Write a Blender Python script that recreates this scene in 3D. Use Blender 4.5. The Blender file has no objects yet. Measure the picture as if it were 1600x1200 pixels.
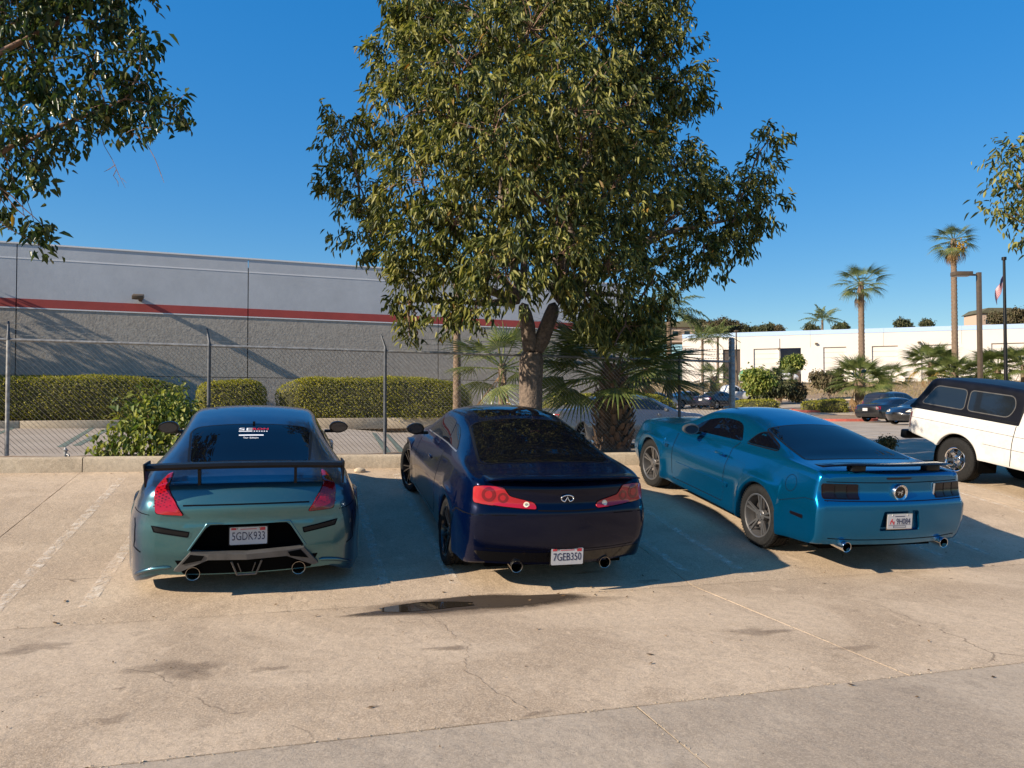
import bpy, bmesh, math, random
import numpy as np
from mathutils import Vector, Matrix
from mathutils.bvhtree import BVHTree

rng = np.random.default_rng(7)
random.seed(7)
S = bpy.context.scene
COL = S.collection

# ------------------------------------------------------------------ camera, sky, sun, exposure
cam_d = bpy.data.cameras.new('camera')
cam_d.sensor_fit = 'HORIZONTAL'
cam_d.sensor_width = 36.0
cam_d.lens = 36.0 * 1150 / 1600
cam_d.clip_end = 2000
cam_d.clip_start = 0.05
cam = bpy.data.objects.new('camera', cam_d)
COL.objects.link(cam)
CAMZ = 1.71
HEAD = 0.2812                       # the camera looks this far right of +Y (the stalls' axis)
cam.location = (0, 0, CAMZ)
cam.rotation_euler = (math.radians(90 + 1.31), 0, -HEAD)
S.camera = cam

SUN_EL = math.radians(27)
SUN_AZ = math.radians(13)           # light travels along +X, this much towards +Y
world = bpy.data.worlds.new('World')
S.world = world
world.use_nodes = True
wn = world.node_tree
bg = wn.nodes['Background']
sky = wn.nodes.new('ShaderNodeTexSky')
sky.sky_type = 'NISHITA'
sky.sun_disc = False
sky.sun_elevation = SUN_EL
sky.sun_rotation = math.atan2(-math.cos(SUN_AZ), -math.sin(SUN_AZ))
sky.altitude = 200
sky.air_density = 1.0
sky.dust_density = 0.35
sky.ozone_density = 3.0
# deeper, more even blue over the whole dome, as the photograph's clear winter sky has
sep = wn.nodes.new('ShaderNodeSeparateColor'); sep.mode = 'HSV'
comb = wn.nodes.new('ShaderNodeCombineColor'); comb.mode = 'HSV'
def _wm(op, src, v):
    q = wn.nodes.new('ShaderNodeMath'); q.operation = op
    wn.links.new(src, q.inputs[0]); q.inputs[1].default_value = v
    return q.outputs[0]
wn.links.new(sky.outputs[0], sep.inputs[0])
wn.links.new(sep.outputs[0], comb.inputs[0])
_s = wn.nodes.new('ShaderNodeClamp'); wn.links.new(_wm('MULTIPLY', sep.outputs[1], 1.37), _s.inputs[0])
wn.links.new(_s.outputs[0], comb.inputs[1])
wn.links.new(_wm('MULTIPLY', _wm('POWER', sep.outputs[2], 0.36), 2.05), comb.inputs[2])
wn.links.new(comb.outputs[0], bg.inputs['Color'])
bg.inputs['Strength'].default_value = 0.115

sun_d = bpy.data.lights.new('sun', 'SUN')
sun_d.energy = 5.0
sun_d.angle = math.radians(0.53)
sun_d.color = (1.0, 0.88, 0.72)
sun = bpy.data.objects.new('sun', sun_d)
COL.objects.link(sun)
sd = Vector((math.cos(SUN_EL) * math.cos(SUN_AZ), math.cos(SUN_EL) * math.sin(SUN_AZ), -math.sin(SUN_EL)))
sun.rotation_euler = sd.to_track_quat('-Z', 'Y').to_euler()

S.view_settings.view_transform = 'Standard'
S.view_settings.look = 'None'
S.view_settings.gamma = 1.0
S.view_settings.use_curve_mapping = False
S.view_settings.exposure = 0.80
S.render.engine = 'CYCLES'
S.cycles.max_bounces = 8
S.cycles.transparent_max_bounces = 12

# ------------------------------------------------------------------ places
CT, ST = math.cos(HEAD), math.sin(HEAD)
def V(px, Z):
    """ground position of the photograph column px at distance Z in front of the camera"""
    x = (px - 800) / 1150 * Z
    return CT * x + ST * Z, -ST * x + CT * Z
def VZ(py, Z):
    return CAMZ - (py - 626.3) / 1150 * Z
def W3(px, py, Z):
    x, y = V(px, Z)
    return Vector((x, y, VZ(py, Z)))
def vdir(dx, dz):
    """direction given as right / away seen from the camera -> world xy"""
    return Vector((CT * dx + ST * dz, -ST * dx + CT * dz, 0))
SLOPE, SLOPE_N, LAT = 0.1388, -0.0287, -0.0122
YB, YC, YN = 6.29, 11.33, 3.69            # gutter joint, kerb, apron joint
def lot_z(x, y):
    return (SLOPE if y > YB else SLOPE_N) * (y - YB) + LAT * x

# ------------------------------------------------------------------ small helpers
def pchip(keys):
    xs = np.array([k[0] for k in keys], float); ys = np.array([k[1] for k in keys], float)
    n = len(xs); h = np.diff(xs); d = np.diff(ys) / h
    m = np.zeros(n)
    for i in range(1, n - 1):
        if d[i-1] * d[i] > 0:
            w1, w2 = 2*h[i]+h[i-1], h[i]+2*h[i-1]
            m[i] = (w1+w2) / (w1/d[i-1] + w2/d[i])
    m[0], m[-1] = d[0], d[-1]
    def f(x):
        x = np.clip(np.asarray(x, float), xs[0], xs[-1])
        i = np.clip(np.searchsorted(xs, x) - 1, 0, n - 2)
        t = (x - xs[i]) / h[i]
        return ((2*t**3-3*t**2+1)*ys[i] + (t**3-2*t**2+t)*h[i]*m[i] + (-2*t**3+3*t**2)*ys[i+1] + (t**3-t**2)*h[i]*m[i+1])
    return f

def sstep(x, a, b):
    t = np.clip((np.asarray(x, float) - a) / (b - a), 0, 1)
    return t * t * (3 - 2 * t)

def tag(o, label=None, cat=None, group=None, kind=None):
    if label: o['label'] = label
    if cat: o['category'] = cat
    if group: o['group'] = group
    if kind: o['kind'] = kind
    return o

def empty(name, loc=(0, 0, 0), rotz=0, label=None, cat=None, group=None):
    o = bpy.data.objects.new(name, None)
    o.empty_display_size = 0.2
    o.location = loc
    o.rotation_euler = (0, 0, rotz)
    COL.objects.link(o)
    return tag(o, label, cat, group)

def obj_from_mesh(name, me, mat=None, parent=None, loc=None):
    o = bpy.data.objects.new(name, me)
    COL.objects.link(o)
    if mat is not None:
        me.materials.clear()
        for m in (mat if isinstance(mat, (list, tuple)) else [mat]):
            me.materials.append(m)
    if parent is not None: o.parent = parent
    if loc is not None: o.location = loc
    return o

def obj(name, bm, mat=None, parent=None, smooth=None, loc=None):
    me = bpy.data.meshes.new(name)
    bm.normal_update()
    bm.to_mesh(me); bm.free()
    if smooth is not None:
        me.polygons.foreach_set('use_smooth', [True] * len(me.polygons))
        if smooth < 179: me.set_sharp_from_angle(angle=math.radians(smooth))
    return obj_from_mesh(name, me, mat, parent, loc)

def fast_mesh(name, verts, faces, k):
    """verts (N,3), faces (M,k) arrays -> mesh"""
    me = bpy.data.meshes.new(name)
    verts = np.asarray(verts, np.float32); faces = np.asarray(faces, np.int32)
    me.vertices.add(len(verts)); me.vertices.foreach_set('co', verts.ravel())
    me.loops.add(faces.size); me.loops.foreach_set('vertex_index', faces.ravel())
    me.polygons.add(len(faces))
    me.polygons.foreach_set('loop_start', np.arange(0, faces.size, k, dtype=np.int32))
    me.polygons.foreach_set('loop_total', np.full(len(faces), k, np.int32))
    me.update(calc_edges=True); me.validate()
    return me

def add_box(bm, c, s, rot=None, bevel=0):
    m = Matrix.Translation(c)
    if rot is not None: m = m @ rot.to_4x4()
    m = m @ Matrix.Diagonal((*s, 1))
    r = bmesh.ops.create_cube(bm, size=1, matrix=m)
    if bevel:
        es = list({e for v in r['verts'] for e in v.link_edges})
        bmesh.ops.bevel(bm, geom=es, offset=bevel, segments=2, affect='EDGES', profile=0.5)
    return r['verts']

def add_tube(bm, pts, rad, n=6, cap=True):
    pts = [Vector(p) for p in pts]
    rad = list(rad) if hasattr(rad, '__len__') else [rad] * len(pts)
    rings = []; up = None
    for i, p in enumerate(pts):
        d = (pts[min(i+1, len(pts)-1)] - pts[max(i-1, 0)])
        if d.length < 1e-9: d = Vector((0, 0, 1))
        d.normalize()
        if up is None:
            up = d.orthogonal().normalized()
        else:
            up = (up - d * up.dot(d))
            up = up.normalized() if up.length > 1e-6 else d.orthogonal().normalized()
        b = d.cross(up)
        rings.append([bm.verts.new(p + (up * math.cos(a) + b * math.sin(a)) * rad[i]) for a in [2*math.pi*k/n for k in range(n)]])
    for a, b in zip(rings, rings[1:]):
        for k in range(n):
            bm.faces.new((a[k], a[(k+1) % n], b[(k+1) % n], b[k]))
    if cap:
        bm.faces.new(rings[0][::-1]); bm.faces.new(rings[-1])
    return rings

def add_lathe(bm, prof, axis='x', n=32, c=(0, 0, 0), flip=False, closed=False):
    """prof: (offset along axis, radius)"""
    rings = []
    for (a, r) in prof:
        ring = []
        for k in range(n):
            t = 2*math.pi*k/n
            if axis == 'x': p = (a, r*math.cos(t), r*math.sin(t))
            elif axis == 'y': p = (r*math.cos(t), a, r*math.sin(t))
            else: p = (r*math.cos(t), r*math.sin(t), a)
            ring.append(bm.verts.new((p[0]+c[0], p[1]+c[1], p[2]+c[2])))
        rings.append(ring)
    prs = list(zip(rings, rings[1:]))
    if closed: prs.append((rings[-1], rings[0]))
    for a, b in prs:
        for k in range(n):
            f = (a[k], a[(k+1) % n], b[(k+1) % n], b[k])
            bm.faces.new(f[::-1] if flip else f)
    return rings

def add_prism(bm, poly, fn, d0, d1):
    """poly 2d points; fn(u, v, d) -> 3d"""
    a = [bm.verts.new(fn(u, v, d0)) for u, v in poly]
    b = [bm.verts.new(fn(u, v, d1)) for u, v in poly]
    n = len(poly)
    bm.faces.new(a[::-1]); bm.faces.new(b)
    for i in range(n):
        bm.faces.new((a[i], a[(i+1) % n], b[(i+1) % n], b[i]))

def fix_normals(bm):
    bmesh.ops.recalc_face_normals(bm, faces=bm.faces[:])

def round_poly(pts, r, n=4):
    out = []; N = len(pts)
    for i in range(N):
        p0, p1, p2 = (Vector(pts[i-1]), Vector(pts[i]), Vector(pts[(i+1) % N]))
        ri = r[i] if hasattr(r, '__len__') else r
        a, b = (p0-p1), (p2-p1)
        k = min(ri, a.length*0.45, b.length*0.45)
        if k < 1e-4: out.append(tuple(p1)); continue
        a = p1 + a.normalized()*k; b = p1 + b.normalized()*k
        for j in range(n+1):
            t = j/n
            out.append(tuple(a*(1-t)**2 + p1*2*t*(1-t) + b*t*t))
    return out

_font_cache = {}
def text_mesh(s, size=1.0, depth=0.002, width=None):
    cu = bpy.data.curves.new('lettering', 'FONT')
    cu.body = s; cu.size = size; cu.extrude = depth; cu.align_x = 'CENTER'; cu.align_y = 'CENTER'
    cu.resolution_u = 3
    o = bpy.data.objects.new('lettering', cu)
    COL.objects.link(o)
    bpy.context.view_layer.update()
    me = bpy.data.meshes.new_from_object(o.evaluated_get(bpy.context.evaluated_depsgraph_get()))
    bpy.data.objects.remove(o); bpy.data.curves.remove(cu)
    if width:
        xs = [v.co.x for v in me.vertices]
        k = width / (max(xs) - min(xs)); m = (max(xs) + min(xs)) / 2
        for v in me.vertices: v.co.x = (v.co.x - m) * k
    return me

# ------------------------------------------------------------------ materials
def _ntree(name):
    m = bpy.data.materials.new(name); m.use_nodes = True
    nt = m.node_tree
    return m, nt, nt.nodes['Principled BSDF']
def mat(name, col, rough=0.5, metal=0.0, coat=0.0, spec=None, emit=None, var=0.0, vscale=8.0, bump=0.0, bscale=40.0, col2=None):
    m, nt, p = _ntree(name)
    p.inputs['Base Color'].default_value = (*col, 1)
    p.inputs['Roughness'].default_value = rough
    p.inputs['Metallic'].default_value = metal
    p.inputs['Coat Weight'].default_value = coat
    p.inputs['Coat Roughness'].default_value = 0.03
    if spec is not None: p.inputs['Specular IOR Level'].default_value = spec
    if var or col2:
        g = nt.nodes.new('ShaderNodeNewGeometry')
        n = nt.nodes.new('ShaderNodeTexNoise'); n.inputs['Scale'].default_value = vscale; n.inputs['Detail'].default_value = 6
        n.inputs['Roughness'].default_value = 0.65
        nt.links.new(g.outputs['Position'], n.inputs['Vector'])
        r = nt.nodes.new('ShaderNodeValToRGB')
        c2 = col2 or tuple(c*(1-var) for c in col); c1 = col if col2 else tuple(min(1, c*(1+var)) for c in col)
        r.color_ramp.elements[0].color = (*c2, 1); r.color_ramp.elements[1].color = (*c1, 1)
        r.color_ramp.elements[0].position = 0.33; r.color_ramp.elements[1].position = 0.67
        nt.links.new(n.outputs['Fac'], r.inputs['Fac']); nt.links.new(r.outputs['Color'], p.inputs['Base Color'])
    if bump:
        g = nt.nodes.new('ShaderNodeNewGeometry')
        n2 = nt.nodes.new('ShaderNodeTexNoise'); n2.inputs['Scale'].default_value = bscale; n2.inputs['Detail'].default_value = 4
        nt.links.new(g.outputs['Position'], n2.inputs['Vector'])
        b = nt.nodes.new('ShaderNodeBump'); b.inputs['Strength'].default_value = bump; b.inputs['Distance'].default_value = 0.02
        nt.links.new(n2.outputs['Fac'], b.inputs['Height']); nt.links.new(b.outputs['Normal'], p.inputs['Normal'])
    if emit:
        p.inputs['Emission Color'].default_value = (*emit[0], 1); p.inputs['Emission Strength'].default_value = emit[1]
    return m

def paint(name, col, flip=None, metal=0.55, rough=0.28, dust=0.05, coat=1.0, spec=0.5):
    """metallic car paint under clear coat; flip = second colour seen at glancing angles (colour-shift pigment)"""
    m, nt, p = _ntree(name)
    p.inputs['Metallic'].default_value = metal
    p.inputs['Roughness'].default_value = rough
    p.inputs['Coat Weight'].default_value = coat
    p.inputs['Specular IOR Level'].default_value = spec
    p.inputs['Coat Roughness'].default_value = 0.025
    src = None
    if flip:
        lw = nt.nodes.new('ShaderNodeLayerWeight'); lw.inputs['Blend'].default_value = 0.5
        r = nt.nodes.new('ShaderNodeValToRGB')
        r.color_ramp.elements[0].color = (*col, 1); r.color_ramp.elements[0].position = 0.12
        r.color_ramp.elements[1].color = (*flip, 1); r.color_ramp.elements[1].position = 0.55
        nt.links.new(lw.outputs['Facing'], r.inputs['Fac'])
        src = r.outputs['Color']
    g = nt.nodes.new('ShaderNodeNewGeometry')
    n = nt.nodes.new('ShaderNodeTexNoise'); n.inputs['Scale'].default_value = 5; n.inputs['Detail'].default_value = 8; n.inputs['Roughness'].default_value = 0.75
    nt.links.new(g.outputs['Position'], n.inputs['Vector'])
    mr = nt.nodes.new('ShaderNodeMapRange'); mr.inputs['From Min'].default_value = 0.45; mr.inputs['From Max'].default_value = 0.8
    mr.inputs['To Max'].default_value = dust * 2
    nt.links.new(n.outputs['Fac'], mr.inputs['Value'])
    mx = nt.nodes.new('ShaderNodeMix'); mx.data_type = 'RGBA'
    nt.links.new(mr.outputs['Result'], mx.inputs['Factor'])
    mx.inputs['A'].default_value = (*col, 1); mx.inputs['B'].default_value = (0.30, 0.26, 0.2, 1)
    if src: nt.links.new(src, mx.inputs['A'])
    nt.links.new(mx.outputs['Result'], p.inputs['Base Color'])
    m2 = nt.nodes.new('ShaderNodeMapRange'); m2.inputs['From Min'].default_value = 0.35; m2.inputs['From Max'].default_value = 0.8
    m2.inputs['To Min'].default_value = 0.02; m2.inputs['To Max'].default_value = 0.10
    nt.links.new(n.outputs['Fac'], m2.inputs['Value']); nt.links.new(m2.outputs['Result'], p.inputs['Coat Roughness'])
    return m

def leaf_mat(name, cols, gloss=0.4, trans=0.35):
    m, nt, p = _ntree(name)
    g = nt.nodes.new('ShaderNodeNewGeometry')
    r = nt.nodes.new('ShaderNodeValToRGB'); cr = r.color_ramp
    while len(cr.elements) < len(cols): cr.elements.new(0.5)
    for i, c in enumerate(cols):
        cr.elements[i].position = i / (len(cols) - 1); cr.elements[i].color = (*c, 1)
    nt.links.new(g.outputs['Random Per Island'], r.inputs['Fac'])
    nt.links.new(r.outputs['Color'], p.inputs['Base Color'])
    p.inputs['Roughness'].default_value = gloss
    p.inputs['Specular IOR Level'].default_value = 0.35
    t = nt.nodes.new('ShaderNodeBsdfTranslucent')
    hs = nt.nodes.new('ShaderNodeHueSaturation'); hs.inputs['Value'].default_value = 1.3; hs.inputs['Saturation'].default_value = 1.1
    nt.links.new(r.outputs['Color'], hs.inputs['Color']); nt.links.new(hs.outputs['Color'], t.inputs['Color'])
    mx = nt.nodes.new('ShaderNodeMixShader'); mx.inputs['Fac'].default_value = trans
    nt.links.new(p.outputs[0], mx.inputs[1]); nt.links.new(t.outputs[0], mx.inputs[2])
    nt.links.new(mx.outputs[0], nt.nodes['Material Output'].inputs['Surface'])
    return m

def concrete(name, c_light, c_dark, c_stain, seed=0.0, grain=1.0, stain=0.5):
    m, nt, p = _ntree(name)
    N, L = nt.nodes, nt.links
    g = N.new('ShaderNodeNewGeometry')
    mp = N.new('ShaderNodeMapping'); mp.inputs['Location'].default_value = (seed, seed*1.7, 0)
    L.new(g.outputs['Position'], mp.inputs['Vector'])
    def noise(sc, det=6, rough=0.6, dist=0.0, sx=1.0, sy=1.0):
        m2 = N.new('ShaderNodeMapping'); m2.inputs['Scale'].default_value = (sx, sy, 1)
        L.new(mp.outputs['Vector'], m2.inputs['Vector'])
        n = N.new('ShaderNodeTexNoise'); n.inputs['Scale'].default_value = sc; n.inputs['Detail'].default_value = det
        n.inputs['Roughness'].default_value = rough; n.inputs['Distortion'].default_value = dist
        L.new(m2.outputs['Vector'], n.inputs['Vector']); return n.outputs['Fac']
    def ramp(src, a, b):
        r = N.new('ShaderNodeMapRange'); r.inputs['From Min'].default_value = a; r.inputs['From Max'].default_value = b
        r.interpolation_type = 'SMOOTHSTEP'
        L.new(src, r.inputs['Value']); return r.outputs['Result']
    def mix(f, a, b, blend='MIX'):
        x = N.new('ShaderNodeMix'); x.data_type = 'RGBA'; x.blend_type = blend
        if isinstance(f, float): x.inputs['Factor'].default_value = f
        else: L.new(f, x.inputs['Factor'])
        for s, k in ((a, 'A'), (b, 'B')):
            if isinstance(s, tuple): x.inputs[k].default_value = (*s, 1)
            else: L.new(s, x.inputs[k])
        return x.outputs['Result']
    def mul(a, k):
        q = N.new('ShaderNodeMath'); q.operation = 'MULTIPLY'; L.new(a, q.inputs[0]); q.inputs[1].default_value = k
        return q.outputs[0]
    c = mix(ramp(noise(0.55, 8, 0.62, 0.6), 0.40, 0.60), c_dark, c_light)
    c = mix(mul(ramp(noise(0.9, 4, 0.5, 0.8, 1.0, 0.6), 0.58, 0.63), 0.30 * stain), c, c_dark)          # water-mark patches with an edge
    c = mix(mul(ramp(noise(1.6, 7, 0.7, 0.4, 1.0, 0.6), 0.50, 0.72), 0.68 * stain), c, c_stain)          # broad grime
    c = mix(mul(ramp(noise(3.3, 2, 0.4, 0.2), 0.66, 0.70), 0.40 * stain), c, tuple(x*0.55 for x in c_stain)) # drip spots
    c = mix(mul(ramp(noise(7.5, 3, 0.5, 0.6, 1.0, 0.35), 0.62, 0.74), 0.5), c, tuple(min(1, x*1.22) for x in c_light)) # scuffed pale
    c = mix(mul(ramp(noise(22, 6, 0.8), 0.38, 0.66), 0.42), c, tuple(x*0.62 for x in c_dark))            # mottling
    c = mix(mul(ramp(noise(75, 4, 0.85), 0.45, 0.62), 0.55 * grain), c, tuple(min(1, x*1.35) for x in c_light))
    c = mix(mul(ramp(noise(58, 4, 0.85, 0.0, 1.1, 0.9), 0.56, 0.67), 0.65 * grain), c, tuple(x*0.45 for x in c_dark))
    # hairline cracks: thin lines where a large distorted cell pattern meets
    vo = N.new('ShaderNodeTexVoronoi'); vo.feature = 'DISTANCE_TO_EDGE'; vo.inputs['Scale'].default_value = 0.21
    nd = N.new('ShaderNodeTexNoise'); nd.inputs['Scale'].default_value = 2.2; nd.inputs['Detail'].default_value = 6
    L.new(mp.outputs['Vector'], nd.inputs['Vector'])
    ad = N.new('ShaderNodeVectorMath'); ad.operation = 'MULTIPLY_ADD'
    L.new(nd.outputs['Color'], ad.inputs[0]); ad.inputs[1].default_value = (0.5, 0.5, 0); L.new(mp.outputs['Vector'], ad.inputs[2])
    L.new(ad.outputs[0], vo.inputs['Vector'])
    crack = ramp(vo.outputs['Distance'], 0.0024, 0.0006)
    gate = ramp(noise(0.8, 3), 0.50, 0.60)
    q = N.new('ShaderNodeMath'); q.operation = 'MULTIPLY'; L.new(crack, q.inputs[0]); L.new(gate, q.inputs[1])
    c = mix(mul(q.outputs[0], 0.6), c, tuple(x*0.3 for x in c_dark))
    L.new(c, p.inputs['Base Color'])
    p.inputs['Roughness'].default_value = 0.88
    p.inputs['Specular IOR Level'].default_value = 0.3
    b = N.new('ShaderNodeBump'); b.inputs['Strength'].default_value = 0.5; b.inputs['Distance'].default_value = 0.006
    L.new(noise(120, 5, 0.75), b.inputs['Height'])
    b2 = N.new('ShaderNodeBump'); b2.inputs['Strength'].default_value = 0.35; b2.inputs['Distance'].default_value = 0.02
    L.new(noise(9, 5, 0.6), b2.inputs['Height']); L.new(b.outputs['Normal'], b2.inputs['Normal'])
    L.new(b2.outputs['Normal'], p.inputs['Normal'])
    return m

def worn(name, col, lo, hi, scale=9.0, rough=0.8, fade=False):
    """a thin worn coat: col where a noise is high, clear elsewhere"""
    m, nt, p = _ntree(name)
    N, L = nt.nodes, nt.links
    p.inputs['Base Color'].default_value = (*col, 1); p.inputs['Roughness'].default_value = rough
    g = N.new('ShaderNodeNewGeometry')
    n = N.new('ShaderNodeTexNoise'); n.inputs['Scale'].default_value = scale; n.inputs['Detail'].default_value = 9; n.inputs['Roughness'].default_value = 0.8
    L.new(g.outputs['Position'], n.inputs['Vector'])
    r = N.new('ShaderNodeMapRange'); r.inputs['From Min'].default_value = lo; r.inputs['From Max'].default_value = hi
    L.new(n.outputs['Fac'], r.inputs['Value'])
    out = r.outputs['Result']
    if fade:        # thins out towards the rim of the stain
        a = N.new('ShaderNodeAttribute'); a.attribute_name = 'fade'
        q = N.new('ShaderNodeMath'); q.operation = 'MULTIPLY'; L.new(out, q.inputs[0]); L.new(a.outputs['Fac'], q.inputs[1]); out = q.outputs[0]
    L.new(out, p.inputs['Alpha'])
    return m

M = {}
M['slab'] = concrete('lot_concrete', (0.535, 0.408, 0.28), (0.38, 0.28, 0.185), (0.20, 0.142, 0.095), 0.0)
M['slab_apron'] = concrete('apron_concrete', (0.435, 0.345, 0.25), (0.33, 0.258, 0.185), (0.19, 0.145, 0.105), 31.0, 0.8)
M['kerb'] = concrete('kerb_concrete', (0.52, 0.425, 0.30), (0.42, 0.33, 0.225), (0.25, 0.19, 0.12), 12.0, 0.8, 0.8)
M['lot2'] = concrete('neighbour_concrete', (0.40, 0.33, 0.255), (0.33, 0.265, 0.20), (0.24, 0.19, 0.15), 55.0, 0.6, 0.4)
M['drive'] = concrete('driveway_concrete', (0.42, 0.345, 0.26), (0.33, 0.265, 0.20), (0.22, 0.175, 0.13), 77.0, 0.5, 0.5)
M['subbase'] = mat('joint_dirt', (0.10, 0.075, 0.05), 0.95, var=0.4, vscale=60)
M['soil'] = mat('dry_soil', (0.25, 0.17, 0.105), 0.95, var=0.35, vscale=6, bump=0.6, bscale=25)
M['paint_white'] = worn('worn_white_paint', (0.80, 0.68, 0.53), 0.44, 0.68, 9.0)
M['paint_white_far'] = mat('white_marking_paint', (0.62, 0.58, 0.5), 0.8, var=0.15)
M['line_green'] = mat('dark_green_line', (0.13, 0.16, 0.12), 0.8, var=0.3, vscale=3)
M['stain'] = worn('old_oil_stain', (0.15, 0.105, 0.07), 0.25, 0.75, 3.5, fade=True)
M['crack'] = worn('crack_dirt', (0.09, 0.065, 0.045), 0.36, 0.6, 22)
M['post_dark'] = mat('dark_post_steel', (0.075, 0.08, 0.088), 0.6, 0.3, var=0.35, vscale=14)  # darker steel for the right-hand posts and barb arms
M['red_kerb'] = mat('red_kerb_paint', (0.42, 0.10, 0.07), 0.75, var=0.25, vscale=4)
M['asphalt'] = mat('road_asphalt', (0.20, 0.175, 0.145), 0.9, var=0.2, vscale=1.2)
M['grass'] = mat('dry_grass_bank', (0.33, 0.23, 0.12), 0.95, col2=(0.16, 0.11, 0.06), vscale=1.3, bump=0.8, bscale=6)
M['grass_blade'] = leaf_mat('dry_grass_blades', [(0.40, 0.30, 0.15), (0.28, 0.2, 0.1), (0.22, 0.2, 0.09)], 0.8, 0.2)
M['hill'] = mat('brushy_hill', (0.13, 0.115, 0.065), 0.95, col2=(0.06, 0.06, 0.035), vscale=0.12)
M['black'] = mat('black_plastic', (0.006, 0.006, 0.0065), 0.42, var=0.2, spec=0.25)
M['gloss_black'] = mat('gloss_black', (0.004, 0.004, 0.005), 0.12, coat=0.3, spec=0.3)
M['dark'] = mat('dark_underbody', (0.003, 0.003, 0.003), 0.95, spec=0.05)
M['seam'] = mat('panel_gap_dark', (0.003, 0.003, 0.005), 0.9, spec=0.1)
M['rubber'] = mat('tyre_rubber', (0.013, 0.0125, 0.012), 0.8, spec=0.2, var=0.35, vscale=30, bump=0.2, bscale=200)
M['tint'] = mat('tinted_glass', (0.002, 0.0025, 0.005), 0.012, spec=0.42)
M['glass_far'] = mat('dark_car_glass', (0.010, 0.013, 0.018), 0.04, spec=0.7)
M['chrome'] = mat('chrome', (0.75, 0.75, 0.76), 0.10, 1.0)
M['alloy'] = mat('silver_alloy', (0.55, 0.55, 0.56), 0.28, 0.9)
M['alloy_dark'] = mat('gunmetal_alloy', (0.19, 0.183, 0.18), 0.33, 0.75)
M['alloy_black'] = mat('black_alloy', (0.02, 0.02, 0.022), 0.2, 0.6, coat=0.5)
M['steel'] = mat('exhaust_steel', (0.35, 0.33, 0.31), 0.25, 1.0)
M['disc'] = mat('brake_disc', (0.22, 0.20, 0.19), 0.4, 0.9)
M['red_lens'] = mat('red_lamp_lens', (0.34, 0.006, 0.014), 0.12, coat=1.0, spec=0.3)
M['red_dark'] = mat('deep_red_lens', (0.15, 0.003, 0.008), 0.10, coat=1.0, spec=0.3)
M['clear_lens'] = mat('clear_lens', (0.75, 0.66, 0.5), 0.08, coat=1.0)
M['smoke_lens'] = mat('smoked_lens', (0.006, 0.003, 0.004), 0.10, coat=0.2, spec=0.3)
M['plate'] = mat('plate_white', (0.46, 0.45, 0.45), 0.4, var=0.06)
M['plate_ink'] = mat('plate_navy_ink', (0.012, 0.014, 0.05), 0.5)
M['plate_red'] = mat('plate_red_ink', (0.45, 0.03, 0.04), 0.5)
M['white_decal'] = mat('white_sticker', (0.85, 0.85, 0.86), 0.5)
M['red_decal'] = mat('red_sticker', (0.62, 0.03, 0.05), 0.5)
M['grey_plastic'] = mat('grey_diffuser', (0.095, 0.09, 0.085), 0.45, 0.3, var=0.2)
M['galv'] = mat('galvanised_steel', (0.36, 0.355, 0.34), 0.5, 0.35, col2=(0.16, 0.15, 0.14), vscale=14)
M['wire'] = mat('fence_wire', (0.46, 0.45, 0.43), 0.5, 0.3)
M['darkmetal'] = mat('dark_bronze_metal', (0.12, 0.085, 0.055), 0.5, 0.4, var=0.15)
M['bark'] = mat('grey_brown_bark', (0.20, 0.145, 0.105), 0.9, col2=(0.075, 0.055, 0.042), vscale=18, bump=1.0, bscale=30)
M['branch'] = mat('reddish_branch_bark', (0.26, 0.15, 0.095), 0.85, col2=(0.12, 0.07, 0.05), vscale=14, bump=0.5, bscale=40)
M['palm_bark'] = mat('palm_bark', (0.22, 0.15, 0.10), 0.9, col2=(0.10, 0.068, 0.045), vscale=9, bump=0.8, bscale=18)
M['boot'] = mat('palm_leaf_base', (0.20, 0.125, 0.075), 0.85, col2=(0.085, 0.055, 0.035), vscale=10)
M['leaf'] = leaf_mat('broad_leaf_green', [(0.020, 0.034, 0.008), (0.045, 0.060, 0.013), (0.11, 0.125, 0.028), (0.22, 0.215, 0.05), (0.34, 0.31, 0.09)], 0.5, 0.34)
M['leaf_near'] = leaf_mat('dark_glossy_leaf', [(0.018, 0.035, 0.010), (0.035, 0.06, 0.015), (0.06, 0.085, 0.02), (0.11, 0.11, 0.03)], 0.33, 0.28)
M['leaf_old'] = leaf_mat('turning_leaf', [(0.25, 0.11, 0.02), (0.3, 0.2, 0.04), (0.16, 0.09, 0.03)], 0.5, 0.3)
M['hedge'] = leaf_mat('clipped_hedge_leaf', [(0.10, 0.115, 0.016), (0.20, 0.205, 0.026), (0.32, 0.30, 0.04), (0.45, 0.39, 0.055)], 0.55, 0.38)
M['hedge_core'] = mat('hedge_twigs', (0.055, 0.052, 0.018), 0.95)
M['vine'] = leaf_mat('vine_leaf', [(0.05, 0.09, 0.018), (0.13, 0.18, 0.03), (0.24, 0.26, 0.05), (0.33, 0.33, 0.09)], 0.55, 0.34)
M['frond'] = leaf_mat('palm_frond_green', [(0.06, 0.09, 0.026), (0.12, 0.15, 0.04), (0.22, 0.22, 0.07)], 0.45, 0.34)
M['frond_dry'] = leaf_mat('dry_palm_frond', [(0.30, 0.18, 0.08), (0.22, 0.13, 0.06), (0.34, 0.23, 0.09)], 0.7, 0.2)
M['frond_yellow'] = leaf_mat('yellow_palm_frond', [(0.42, 0.24, 0.03), (0.35, 0.25, 0.05)], 0.6, 0.3)
M['far_leaf'] = leaf_mat('distant_tree_leaf', [(0.035, 0.048, 0.02), (0.07, 0.078, 0.03), (0.11, 0.10, 0.045)], 0.7, 0.15)
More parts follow.
